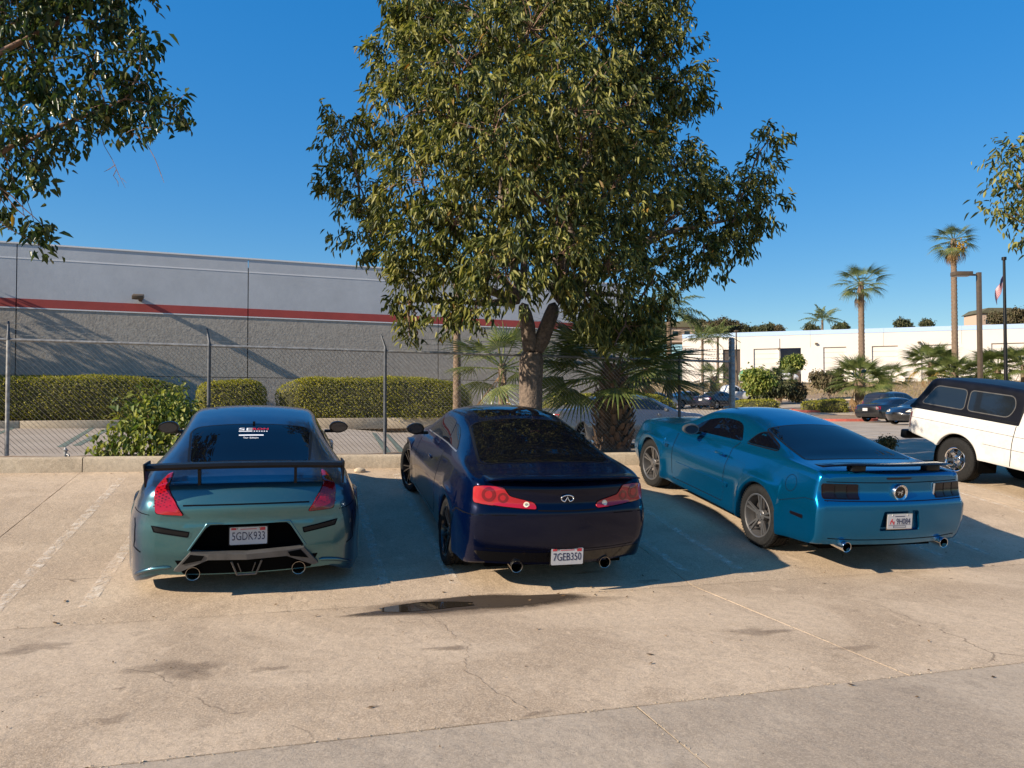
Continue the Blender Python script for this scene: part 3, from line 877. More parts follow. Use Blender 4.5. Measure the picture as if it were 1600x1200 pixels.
for k, (dy, dz_) in enumerate(((.03, .08), (.08, .16), (.13, .25))):
    bm = bmesh.new()
    for a, b in zip(posts+[7.72], (posts+[7.72])[1:]):
        P = []
        for t in np.linspace(0, 1, 9):
            xx = a+(b-a)*t
            P.append((xx-FX0-(.05*dz_/.34), dy, fz(xx)+FH+dz_-.03*4*t*(1-t)))
        add_tube(bm, P, .0035, 4, False)
        for t in np.linspace(.06, .94, 18):
            xx = a+(b-a)*t; c = Vector((xx-FX0-(.05*dz_/.34), dy, fz(xx)+FH+dz_-.03*4*t*(1-t)))
            add_box(bm, c, (.004, .03, .004), Matrix.Rotation(.8, 3, 'X')); add_box(bm, c, (.004, .03, .004), Matrix.Rotation(-.8, 3, 'X'))
    obj('barbed_wire', bm, M['galv'], fence)
# woven mesh: one zig-zag wire per column
def chain_mesh(x0, x1, h, pitch=.036, r=.0027):
    nx = int((x1-x0)/pitch); nz = int(h/pitch)
    V_ = []; F_ = []
    ii = np.arange(nz+1)
    tri = np.array([(math.cos(t), math.sin(t)) for t in (1.57, 3.66, 5.76)])*r
    b = 0
    for c in range(nx):
        xs = x0 + c*pitch + np.where(((ii + c) % 2) == 0, 0, pitch)*1.0
        zs = ii*pitch*1.0 + .03
        yo = np.where(((ii + c) % 2) == 0, .002, -.002)
        ring = np.stack([np.stack([xs + tri[k, 0]*.8, yo + tri[k, 1], zs + fz_arr(xs) + tri[k, 0]*.8], 1) for k in range(3)], 1)   # (nz+1,3,3)
        V_.append(ring.reshape(-1, 3))
        base = b + ii[:-1, None]*3
        for k in range(3):
            F_.append(np.concatenate([base+k, base+(k+1) % 3, base+3+(k+1) % 3, base+3+k], 1))
        b += (nz+1)*3
    return fast_mesh('wire_mesh', np.concatenate(V_), np.concatenate(F_), 4)
def fz_arr(xs): return LAT*(xs)
me = chain_mesh(-14.6-FX0, 7.72-FX0, FH)
o = obj_from_mesh('wire_mesh', me, M['wire'], fence); o.location = (0, .035, 0); o['kind'] = 'stuff'

# small hose valve behind the kerb
vx, vy = V(119, 10.75)
vx, vy = vx, 11.62
hv = empty('standpipe_valve', (vx, vy, lot_z(vx, YC)+.17), 0, 'small grey standpipe valve sticking up behind the kerb by the vine', 'valve')
bm = bmesh.new(); add_tube(bm, [(0, 0, -.05), (0, 0, .10)], .022, 10); add_tube(bm, [(0, 0, .06), (.045, -.02, .05), (.055, -.03, .03)], .014, 8)
obj('pipe', bm, M['galv'], hv, 50)
bm = bmesh.new(); add_lathe(bm, [(.10, .001), (.10, .03), (.115, .036), (.125, .02), (.15, .012), (.152, .001)], 'z', 12); fix_normals(bm); obj('handle', bm, M['galv'], hv, 50)

# odds and ends on the ground
def stone(x, y, z, s, label, m, seed, cat='stone'):
    r = np.random.default_rng(seed); bm = bmesh.new()
    bmesh.ops.create_icosphere(bm, subdivisions=2, radius=1)
    for v in bm.verts: v.co = Vector((v.co.x*s[0], v.co.y*s[1], max(-.2, v.co.z)*s[2]))*float(r.uniform(.85, 1.12))
    return tag(obj('stone', bm, m, None, 30, (x, y, z)), label, cat)
stone(.86, 11.1, lot_z(.86, 11.1)+.01, (.09, .06, .06), 'pale lump of concrete beside the front wheel of the navy coupe', M['kerb'], 4)
for i, (px, w_, lab) in enumerate(((95, .30, 'small concrete block left on the pavement by the left fence post'), (74, .16, 'smaller concrete lump beside the block on the pavement behind the fence'))):
    x, y = V(px, 25.0); bm = bmesh.new(); add_box(bm, (0, 0, .08), (w_*1.6, w_, .2), Matrix.Rotation(.4+i, 3, 'Z'), .02)
    tag(obj('concrete_block', bm, M['kerb'], None, 40, (x, y, T(x, y)+.01)), lab, 'block')

# ------------------------------------------------------------------ street furniture to the right
lx, ly = V(1532, 30); z0 = T(lx, ly)
lp = empty('street_lamp', (lx, ly, z0), -HEAD, 'square bronze lamp post with a flat box head to its left, behind the white pickup', 'street lamp')
zt_ = VZ(425, 30) - z0
bm = bmesh.new(); add_box(bm, (0, 0, zt_/2), (.15, .15, zt_), None, .008); obj('pole', bm, M['darkmetal'], lp, 40)
bm = bmesh.new(); add_box(bm, (-.26, 0, zt_-.10), (.40, .07, .07)); obj('arm', bm, M['darkmetal'], lp)
bm = bmesh.new(); add_box(bm, (-.70, 0, zt_-.06), (.74, .36, .17), None, .02); o = obj('lamp_head', bm, M['darkmetal'], lp, 40)
bm = bmesh.new(); add_box(bm, (-.70, 0, zt_-.152), (.60, .28, .012)); obj('lens', bm, M['plate'], o)
lx, ly = V(1572, 50); z0 = T(lx, ly)
fp = empty('flagpole', (lx, ly, z0), -HEAD, 'tall dark flagpole with a drooping flag right of the square lamp post', 'flagpole')
zt_ = VZ(405, 50) - z0
bm = bmesh.new(); add_tube(bm, [(0, 0, 0), (0, 0, zt_)], [.13, .085], 12); obj('pole', bm, M['black'], fp, 50)
bm = bmesh.new(); add_lathe(bm, [(zt_-.02, .001), (zt_-.02, .15), (zt_+.18, .15), (zt_+.18, .001)], 'z', 12); fix_normals(bm); obj('truck_cap', bm, M['black'], fp, 40)
# flag: hanging folds, stripes and a blue corner
def flag():
    fl = tag(empty('flag', (lx, ly, z0), -HEAD), 'drooping red and white striped flag near the top of the dark pole', 'flag')
    ztop = VZ(430, 50) - z0
    n = 13
    for s in range(n):
        bm = bmesh.new(); rows = []
        for i in range(9):
            t = i/8
            row = []
            for e in (s/n, (s+1)/n):
                x = -.10 - t*.50 - .10*math.sin(e*3)*t
                y = .10*math.sin(t*9+e*2)*(.3+t)
                z = ztop - e*.75 - t*(1.05+.25*e)
                row.append(bm.verts.new((x, y, z)))
            rows.append(row)
        for a, b in zip(rows, rows[1:]): bm.faces.new((a[0], b[0], b[1], a[1]))
        obj('stripe', bm, M['plate_red'] if s % 2 == 0 else M['plate'], fl, 180)
    bm = bmesh.new(); rows = []
    for i in range(4):
        t = i/8
        row = []
        for e in (0, 7/13):
            x = -.10 - t*.50 - .10*math.sin(e*3)*t; y = .10*math.sin(t*9+e*2)*(.3+t) - .012; z = ztop - e*.75 - t*(1.05+.25*e)
            row.append(bm.verts.new((x, y, z)))
        rows.append(row)
    for a, b in zip(rows, rows[1:]): bm.faces.new((a[0], b[0], b[1], a[1]))
    obj('canton', bm, M['plate_ink'], fl, 180)
flag()
lx, ly = V(1151, 70); z0 = T(lx, ly)
lp = empty('street_lamp', (lx, ly, z0), -HEAD, 'thin brown light pole standing before the dark doorway of the cream warehouse', 'street lamp')
zt_ = VZ(518, 70) - z0
bm = bmesh.new(); add_tube(bm, [(0, 0, 0), (0, 0, zt_)], [.10, .07], 8); obj('pole', bm, M['darkmetal'], lp, 50)
bm = bmesh.new(); add_box(bm, (0, 0, zt_+.06), (.30, .5, .14), None, .02); obj('lamp_head', bm, M['darkmetal'], lp, 40)

# islands with red kerbs in the driveway
def island(px, Z, rx, ry, red):
    cx, cy = V(px, Z); bm = bmesh.new(); n = 28
    top, bot = [], []
    for k in range(n):
        t = 2*math.pi*k/n
        v = vdir(1, 0)*math.copysign(abs(math.cos(t))**.6, math.cos(t))*rx + vdir(0, 1)*math.copysign(abs(math.sin(t))**.6, math.sin(t))*ry
        x, y = cx+v.x, cy+v.y
        top.append(bm.verts.new((x, y, T(x, y)+.16))); bot.append(bm.verts.new((x, y, T(x, y)-.02)))
    for k in range(n): bm.faces.new((bot[k], bot[(k+1) % n], top[(k+1) % n], top[k]))
    inner = [bm.verts.new(Vector((cx, cy, 0))+(v.co-Vector((cx, cy, 0)))*.93) for v in top]
    for v in inner: v.co.z = T(v.co.x, v.co.y)+.165
    for k in range(n): bm.faces.new((top[k], top[(k+1) % n], inner[(k+1) % n], inner[k]))
    o = obj('island_kerb', bm, M['red_kerb'] if red else M['kerb'], None, 30); o['kind'] = 'structure'
    bm = bmesh.new(); c = bm.verts.new((cx, cy, T(cx, cy)+.16)); r_ = []
    for v in range(n):
        t = 2*math.pi*v/n
        q = vdir(1, 0)*math.copysign(abs(math.cos(t))**.6, math.cos(t))*rx*.94 + vdir(0, 1)*math.copysign(abs(math.sin(t))**.6, math.sin(t))*ry*.94
        r_.append(bm.verts.new((cx+q.x, cy+q.y, T(cx+q.x, cy+q.y)+.15)))
    for k in range(n): bm.faces.new((c, r_[k], r_[(k+1) % n]))
    fix_normals(bm); o2 = obj('island_soil', bm, M['soil']); o2['kind'] = 'structure'
island(1300, 46, 2.2, 2.6, True)
island(1288, 55, 2.4, 1.6, True)
island(1180, 56, 2.6, 1.6, False)

# stair railings before the warehouse, seen through the fence
rx, ry = V(795, 24)
rl = empty('stair_railing', (rx, ry, T(rx, ry)), math.atan2(GU.y, GU.x), 'white pipe stair railing behind the fence left of the main trunk', 'railing')
for side in (0, .9):
    for i in range(4):
        bm = bmesh.new(); x = -.6+i*.55; h = .95; st_ = .55-.22*i
        add_tube(bm, [(x, side, st_-.4), (x, side, st_+h)], .024, 8); obj('post', bm, M['wall_white_line'], rl, 50)
    for h in (.32, .62, .95):
        bm = bmesh.new(); add_tube(bm, [(-.6, side, .55+h), (1.05, side, .55-.66+h)], .022, 8); obj('rail', bm, M['wall_white_line'], rl, 50)
# ------------------------------------------------------------------ vehicle building
def section_spline(P, nseg):
    """centripetal-ish Catmull-Rom through control columns; P (K,2)"""
    K = len(P); out = []
    ext = [P[0]*2 - P[1]] + list(P) + [P[-1]*np.array([-1, 1]) if abs(P[-1][0]) < 1e-9 else P[-1]*2-P[-2]]
    ext[-1] = np.array([-P[-2][0], P[-2][1]])
    for i in range(K-1):
        p0, p1, p2, p3 = ext[i], ext[i+1], ext[i+2], ext[i+3]
        d1 = max(np.linalg.norm(p2-p1)**.5, 1e-4); d0 = max(np.linalg.norm(p1-p0)**.5, 1e-4); d2 = max(np.linalg.norm(p3-p2)**.5, 1e-4)
        m1 = ((p1-p0)/d0 - (p2-p0)/(d0+d1) + (p2-p1)/d1) * d1
        m2 = ((p2-p1)/d1 - (p3-p1)/(d1+d2) + (p3-p2)/d2) * d1
        for k in range(nseg[i]):
            t = k / nseg[i]
            out.append((2*t**3-3*t**2+1)*p1 + (t**3-2*t**2+t)*m1 + (-2*t**3+3*t**2)*p2 + (t**3-t**2)*m2)
    out.append(P[-1])
    return np.array(out)

class Car:
    """a lofted body: cross-sections along the length, capped by curved front and rear faces.
    local frame: Y=0 rear, +Y forward, +X right, Z up from the ground"""
    def __init__(s, prof, res=1.0):
        s.p = prof; s.L = prof['zc'][-1][0]
        s.f = {k: pchip(prof[k]) for k in ('zc', 'zb', 'wb', 'zr', 'wr', 'ws', 'zs', 'wl', 'zl')}
        s.cf = pchip(prof['corner']) if 'corner' in prof else None
        s.res = res
        s.bm = s.make()
        s.bvh = BVHTree.FromBMesh(s.bm)
    def section(s, Y):
        f = s.f; g = {k: float(v(Y)) for k, v in f.items()}
        low = g['zl']; flare = 0
        for (yw, zw, R, fl) in s.p.get('arches', []):
            d = abs(Y - yw)
            if d < R:
                low = max(low, zw + math.sqrt(R*R - d*d))
        zs, zl = g['zs'], g['zl']
        P = [(g['wl']-.05, zl), (g['wl'], zl), (g['wl']+(g['ws']-g['wl'])*.75, zl+(zs-zl)*.42), (g['ws'], zs),
             None, None, (g['wb'], g['zb']),
             (g['wr']+(g['wb']-g['wr'])*.54, g['zb']+(g['zr']-g['zb'])*.54), (g['wr'], g['zr']),
             (g['wr']*.74, g['zr']+(g['zc']-g['zr'])*.60), (g['wr']*.37, g['zr']+(g['zc']-g['zr'])*.92), (0, g['zc'])]
        q4 = np.array((g['wb']+(g['ws']-g['wb'])*s.p.get('shx', .45), zs+(g['zb']-zs)*s.p.get('shz', .74)))
        k4 = s.p.get('crease', .16)
        P[4] = tuple(q4 + (np.array(P[3])-q4)*k4); P[5] = tuple(q4 + (np.array(P[6])-q4)*k4*1.3)
        P = np.array(P, float)
        out = section_spline(P, s.nseg)
        nlow = 1 + sum(s.nseg[1:3])
        if low > zl + 1e-6:
            top = zs + .10
            for i in range(len(out)):
                z = out[i, 1]
                if i <= s.jb and z < top:
                    out[i, 1] = low + (z - zl) * (top - low) / (top - zl) if low < top else z
        for (yw, zw, R, fl) in s.p.get('arches', []):
            if fl:
                r = np.hypot(Y - yw, out[:, 1] - zw)
                m = (out[:, 1] < zw + R + .2) & (np.arange(len(out)) <= s.jb)
                out[:, 0] += np.where(m, fl * np.exp(-((r - R - .02)/.06)**2), 0)
        if s.cf is not None: out[:, 0] *= float(s.cf(Y))
        return out
    def make(s):
        r = s.res
        s.nseg = [1] + [max(2, int(round(x*r))) for x in (5, 5, 5, 3, 3, 5, 5, 4, 4, 4)]
        s.jb = sum(s.nseg[:6])                 # belt / deck edge column
        ys = set(np.round(np.linspace(0, s.L, int(70*r)+2), 4))
        ys |= set(np.round(np.linspace(0, .5, int(16*r)+2), 4))
        if r > .8:
            for (yw, zw, R, fl) in s.p.get('arches', []):
                ys |= set(np.round(yw + (R+1e-4)*np.cos(np.linspace(0, math.pi, 41)), 4))
        ys = sorted(y for y in ys if 0 <= y <= s.L)
        yr = pchip(s.p['yr']); yf = pchip(s.p['yf'])
        bow, bowf = s.p.get('bow', .1), s.p.get('bowf', .25)
        lin = s.p.get('blend', .55)
        G = []
        for Y in ys:
            sec = s.section(Y)
            y = np.full(len(sec), Y)
            br = max(0, 1 - Y/lin)**1.4; bf = max(0, 1 - (s.L - Y)/.7)**1.4
            y = y + yr(sec[:, 1])*br - yf(sec[:, 1])*bf + bow*br - bowf*bf
            G.append(np.stack([sec[:, 0], y, sec[:, 1]], 1))
        G = np.array(G)
        if r > .8: s.yoff = bow
        bm = bmesh.new()
        nY, nJ = G.shape[:2]
        VL = [[None]*nJ for _ in range(nY)]; VR = [[None]*nJ for _ in range(nY)]
        for i in range(nY):
            for j in range(nJ):
                x, y, z = G[i, j]
                if j == nJ-1:
                    VL[i][j] = VR[i][j] = bm.verts.new((0, y, z))
                else:
                    VR[i][j] = bm.verts.new((x, y, z)); VL[i][j] = bm.verts.new((-x, y, z))
        for i in range(nY-1):
            for j in range(nJ-1):
                bm.faces.new((VR[i][j], VR[i+1][j], VR[i+1][j+1], VR[i][j+1]))
                bm.faces.new((VL[i][j+1], VL[i+1][j+1], VL[i+1][j], VL[i][j]))
        # caps
        jb = s.jb
        for (i, b, sg) in ((0, bow, -1), (nY-1, bowf, 1)):
            xt = np.array([G[i, j, 0] for j in range(jb, nJ)]); w0 = max(xt[0], 1e-3)
            zt = np.array([G[i, j, 2] for j in range(jb, nJ)])
            yt = np.array([G[i, j, 1] for j in range(jb, nJ)])
            # bow the deck edge itself at the end ring
            rows = []
            jlist = list(range(1, jb+1))
            for j in jlist:
                row = []
                ramp = ((j-1) / (jb-1))
                for q, jj in enumerate(range(jb, nJ)):
                    t = xt[q] / w0
                    if j == jb:
                        row.append((VR[i][jj], VL[i][jj])); continue
                    if q == 0:
                        row.append((VR[i][j], VL[i][j])); continue
                    x = t * G[i, j, 0]
                    z = G[i, j, 2] + (zt[q]-zt[0]) * ramp**2
                    zz = z
                    y = G[i, j, 1] + sg*b*(1-t*t)
                    a = bm.verts.new((x, y, z))
                    row.append((a, a) if jj == nJ-1 else (a, bm.verts.new((-x, y, z))))
                rows.append(row)
            # bow of the top ring
            for q, jj in enumerate(range(jb, nJ)):
                t = xt[q]/w0
                for v in {VR[i][jj], VL[i][jj]}: v.co.y += sg*b*(1-t*t)
            k2 = 1
            kk = i + (1 if sg < 0 else -1)
            while 0 <= kk < nY and abs(ys[kk]-ys[i]) < .35:
                fade = (1 - abs(ys[kk]-ys[i])/.35)**1.5
                for q, jj in enumerate(range(jb, nJ)):
                    t = min(1, G[kk, jj, 0]/w0)
                    for v in {VR[kk][jj], VL[kk][jj]}: v.co.y += sg*b*(1-t*t)*fade
                kk += 1 if sg < 0 else -1
            for a, c in zip(rows, rows[1:]):
                for q in range(len(a)-1):
                    for side in (0, 1):
                        f = (a[q][side], a[q+1][side], c[q+1][side], c[q][side])
                        f = f if (side == 0) == (sg > 0) else f[::-1]
                        try: bm.faces.new(f[::-1])
                        except ValueError: pass
        bmesh.ops.remove_doubles(bm, verts=bm.verts[:], dist=1e-5)
        bmesh.ops.recalc_face_normals(bm, faces=bm.faces[:])
        top = max(bm.faces, key=lambda f: f.calc_center_median().z)
        if top.normal.z < 0: bmesh.ops.reverse_faces(bm, faces=bm.faces[:])
        bm.normal_update()
        return bm

def mapper(proj):
    """2d -> (origin, direction): 'L','R' sides take (Y,Z); 'rear' (X,Z); 'top' (X,Y); ('yaw', a) looks along the rear turned by a"""
    if proj == 'R': return lambda u, v: (Vector((3, u, v)), Vector((-1, 0, 0)))
    if proj == 'L': return lambda u, v: (Vector((-3, u, v)), Vector((1, 0, 0)))
    if proj == 'rear': return lambda u, v: (Vector((u, -3, v)), Vector((0, 1, 0)))
    if proj == 'front': return lambda u, v: (Vector((u, 9, v)), Vector((0, -1, 0)))
    if proj == 'top': return lambda u, v: (Vector((u, v, 4)), Vector((0, 0, -1)))
    a = proj[1]; c, s = math.cos(a), math.sin(a)
    # looks forward, turned: a>0 looks from the right-rear corner
    d = Vector((-s, c, 0)); R = Vector((c, s, 0))
    return lambda u, v: (R*u - d*4 + Vector((0, 0, v)), d)

def panel(car, name, poly, proj, mat, parent, off=.003, skirt=.012, cell=.06, smooth=50):
    mp = mapper(proj)
    bm = bmesh.new()
    vs = [bm.verts.new((u, v, 0)) for u, v in poly]
    bm.faces.new(vs)
    us = [p[0] for p in poly]; ws = [p[1] for p in poly]
    for lo, hi, n in ((min(us), max(us), Vector((1, 0, 0))), (min(ws), max(ws), Vector((0, 1, 0)))):
        k = int((hi-lo)/cell)
        for i in range(1, k+1):
            bmesh.ops.bisect_plane(bm, geom=bm.verts[:]+bm.edges[:]+bm.faces[:], plane_co=n*(lo+(hi-lo)*i/(k+1)), plane_no=n, dist=1e-6)
    bmesh.ops.triangulate(bm, faces=[f for f in bm.faces if len(f.verts) > 4])
    d0 = mp(0, 0)[1]
    kill = []
    for v in bm.verts:
        o, d = mp(v.co.x, v.co.y)
        loc, nor, idx, dist = car.bvh.ray_cast(o, d)
        if loc is None: kill.append(v); continue
        if nor.dot(d) > 0: nor = -nor
        v.co = loc + nor*off
    if kill: bmesh.ops.delete(bm, geom=kill, context='VERTS')
    bm.normal_update()
    if sum((f.normal.dot(d0)) for f in bm.faces) > 0: bmesh.ops.reverse_faces(bm, faces=bm.faces[:])
    be = [e for e in bm.edges if e.is_boundary]
    if skirt:
        r = bmesh.ops.extrude_edge_only(bm, edges=be)
        for v in [g for g in r['geom'] if isinstance(g, bmesh.types.BMVert)]:
            v.co += d0*skirt
    bm.normal_update()
    return obj(name, bm, mat, parent, smooth)

def ribbon(car, name, paths, proj, mat, parent, w=.009, off=.0015, step=.04, closed=False):
    """thin dark line (panel gap) laid on the body along 2d paths"""
    mp = mapper(proj); bm = bmesh.new()
    for path in paths:
        pts = [Vector((*p, 0)) for p in path]
        if closed: pts.append(pts[0])
        fine = [pts[0]]
        for a, b in zip(pts, pts[1:]):
            n = max(1, int((b-a).length/step))
            fine += [a.lerp(b, (i+1)/n) for i in range(n)]
        prev = None
        for i, p in enumerate(fine):
            t = (fine[min(i+1, len(fine)-1)] - fine[max(i-1, 0)]).normalized()
            nrm = Vector((-t.y, t.x, 0))
            pair = []
            for sgn in (-1, 1):
                q = p + nrm*sgn*w/2
                o, d = mp(q.x, q.y)
                loc, nor, idx, dist = car.bvh.ray_cast(o, d)
                if loc is None: pair = None; break
                if nor.dot(d) > 0: nor = -nor
                pair.append(bm.verts.new(loc + nor*off))
            if pair and prev: bm.faces.new((prev[0], pair[0], pair[1], prev[1]))
            prev = pair
    d0 = mp(0, 0)[1]
    bm.normal_update()
    for f in bm.faces:
        if f.normal.dot(d0) > 0: f.normal_flip()
    if not bm.faces:
        bm.free(); return None
    return obj(name, bm, mat, parent)

def mir(poly): return [(-u, v) for u, v in poly]

def make_wheel(parent, x, y, z, R, rimR, width, kind, side, rim_mat, turn=0.0, camber=0.0, simple=False):
    """wheel > tyre, rim. side -1: outer face to -X"""
    w = empty('wheel'); w.parent = parent; w.location = (x, y, z)
    w.rotation_euler = (0, camber, turn)
    n = 24 if simple else 56
    h = width/2; sg = side
    bm = bmesh.new()
    r = rimR
    prof = [(-h*.82, r-.004), (-h*.95, r+.012), (-h*1.02, r+(R-r)*.45), (-h*.96, r+(R-r)*.78), (-h*.84, R-.010), (-h*.74, R-.002), (-h*.56, R)]
    if not simple:
        for c in (-.36, 0, .36):
            prof += [(h*(c-.05)-.002, R), (h*(c-.05), R-.009), (h*(c+.05), R-.009), (h*(c+.05)+.002, R)]
    prof += [(h*.56, R), (h*.74, R-.002), (h*.84, R-.010), (h*.96, r+(R-r)*.78), (h*1.02, r+(R-r)*.45), (h*.95, r+.012), (h*.82, r-.004)]
    add_lathe(bm, prof, 'x', n)
    if not simple:
        # shoulder blocks of the tread
        for k in range(64):
            a = 2*math.pi*k/64
            for s2 in (-1, 1):
                add_box(bm, (s2*h*.73, (R-.001)*math.cos(a), (R-.001)*math.sin(a)), (h*.30, .016, .008), Matrix.Rotation(a, 3, 'X'))
    fix_normals(bm)
    obj('tyre', bm, M['rubber'], w, 35)
    bm = bmesh.new()
    # barrel and lip
    add_lathe(bm, [(sg*h*.80, r+.002), (sg*h*.92, r+.004), (sg*h*.95, r-.004), (sg*h*.90, r-.016), (sg*h*.70, r-.022), (-sg*h*.7, r-.03), (-sg*h*.8, r-.01)], 'x', n)
    hub_x = sg*h*(.62 if kind != 'deep' else .25)
    out = sg
    def spoke(a, r0, r1, w0, w1, x0, x1, t=.022):
        ca, sa = math.cos(a), math.sin(a)
        def P(rr, ww, xx): return Vector((xx, rr*ca - ww*sa, rr*sa + ww*ca))
        q = []
        for rr, ww, xx in ((r0, w0, x0), ((r0+r1)/2, (w0+w1)/2*.92, x0+(x1-x0)*.35+out*.006), (r1, w1, x1)):
            q.append([P(rr, -ww, xx-out*t), P(rr, -ww*.75, xx), P(rr, ww*.75, xx), P(rr, ww, xx-out*t)])
        vs = [[bm.verts.new(p) for p in row] for row in q]
        for i in range(2):
            for k in range(4):
                bm.faces.new((vs[i][k], vs[i][(k+1) % 4], vs[i+1][(k+1) % 4], vs[i+1][k]))
        bm.faces.new(vs[0]); bm.faces.new(vs[2])
    if kind == 'double5':
        for k in range(5):
            a = 2*math.pi*k/5 + .35
            for da, db in ((-.30, -.20), (.30, .20)):
                ca = a + da*.55
                # spokes run from hub to rim slightly splayed
                r1 = r-.014
                spoke(a+da*.42, .055, r1, .015, .013, hub_x, sg*h*.86)
    elif kind == 'thin10':
        for k in range(10):
            spoke(2*math.pi*k/10 + (.12 if k % 2 else -.12), .05, r-.014, .012, .010, hub_x, sg*h*.86)
    elif kind == 'five':
        for k in range(5):
            spoke(2*math.pi*k/5 + .3, .05, r-.014, .030, .024, hub_x, sg*h*.84)
    elif kind == 'six':
        for k in range(6):
            spoke(2*math.pi*k/6 + .2, .06, r-.012, .036, .046, hub_x, sg*h*.74, .03)
    else:
        for k in range(5):
            spoke(2*math.pi*k/5 + .3, .05, r-.012, .035, .03, hub_x, sg*h*.80)
    add_lathe(bm, [(hub_x-sg*.05, .075), (hub_x-sg*.004, .070), (hub_x+sg*.002, .062), (hub_x+sg*.004, .035), (hub_x+sg*.012, .030), (hub_x+sg*.013, .001)], 'x', 20)
    if not simple:
        for k in range(5):
            a = 2*math.pi*k/5
            add_lathe(bm, [(hub_x, .011), (hub_x+sg*.012, .010), (hub_x+sg*.013, .001)], 'x', 6, (0, .05*math.cos(a), .05*math.sin(a)))
    fix_normals(bm)
    obj('rim', bm, rim_mat, w, 35)
    bm = bmesh.new()
    add_lathe(bm, [(hub_x-sg*.075, .001), (hub_x-sg*.075, r*.80), (hub_x-sg*.095, r*.80), (hub_x-sg*.095, .001)], 'x', 28)
    fix_normals(bm)
    if not simple: obj('brake_disc', bm, M['disc'], w, 35)
    else: bm.free()
    return w

def wheel_wells(parent, car, ys, z, R, xo, xi=.45):
    for y in ys:
        for sg in (-1, 1):
            bm = bmesh.new()
            n = 18
            pts = [(y + (R+.012)*math.cos(math.pi*k/n), z + (R+.012)*math.sin(math.pi*k/n)) for k in range(n+1)]
            pts = [(pts[0][0], z-.14)] + pts + [(pts[-1][0], z-.14)]
            a = [bm.verts.new((sg*xo, u, v)) for u, v in pts]; b = [bm.verts.new((sg*xi, u, v)) for u, v in pts]
            for i in range(len(pts)-1): bm.faces.new((a[i], a[i+1], b[i+1], b[i]))
            bm.faces.new(b)
            obj('wheel_well', bm, M['dark'], parent)

def underbody(parent, car, z0=.18, z1=.45, w=.62):
    bm = bmesh.new()
    add_box(bm, (0, car.L/2, (z0+z1)/2), (w*2, car.L-.6, z1-z0))
    ob = obj('underbody', bm, M['dark'], parent)
    return ob

def body_obj(car, parent, mat):
    me = bpy.data.meshes.new('body')
    car.bm.to_mesh(me)
    me.polygons.foreach_set('use_smooth', [True]*len(me.polygons))
    me.set_sharp_from_angle(angle=math.radians(52))
    return obj_from_mesh('body', me, mat, parent)

def exhaust(parent, x, y, z, r=.045, L=.22, mat=None):
    bm = bmesh.new()
    add_lathe(bm, [(y+L, r*.9), (y, r), (y-.004, r*.97), (y-.002, r*.90), (y+.02, r*.86), (y+L*.8, r*.80), (y+L*.8, .001)], 'y', 24, (x, 0, z))
    fix_normals(bm)
    return obj('exhaust_pipe', bm, mat or M['steel'], parent, 35)

def mirror(parent, mat, x, y, z, side, sx=.11, sz=.075):
    bm = bmesh.new()
    r = bmesh.ops.create_uvsphere(bm, u_segments=20, v_segments=12, radius=1)
    for v in r['verts']:
        c = v.co.copy()
        k = 1.0
        if c.y < -.25: c.y = -.25
        v.co = Vector((x + side*c.x*sx, y + c.y*.10, z + c.z*sz*(1-.15*c.x)))
    o = obj('side_mirror', bm, mat, parent, 40)
    bm = bmesh.new()
    add_box(bm, (x - side*sx*.95, y+.02, z-sz*.75), (.12, .05, .035), None, .01)
    obj('mirror_stalk', bm, M['black'], o, 40)
    bm = bmesh.new()
    pl = [(x+side*sx*.80*math.cos(t), z+sz*.74*math.sin(t)) for t in np.linspace(0, 2*math.pi, 20, endpoint=False)]
    add_prism(bm, pl, lambda u, v, d: (u, d, v), y-.031, y-.027)
    fix_normals(bm)
    obj('mirror_glass', bm, M['glass_far'], o)
    return o

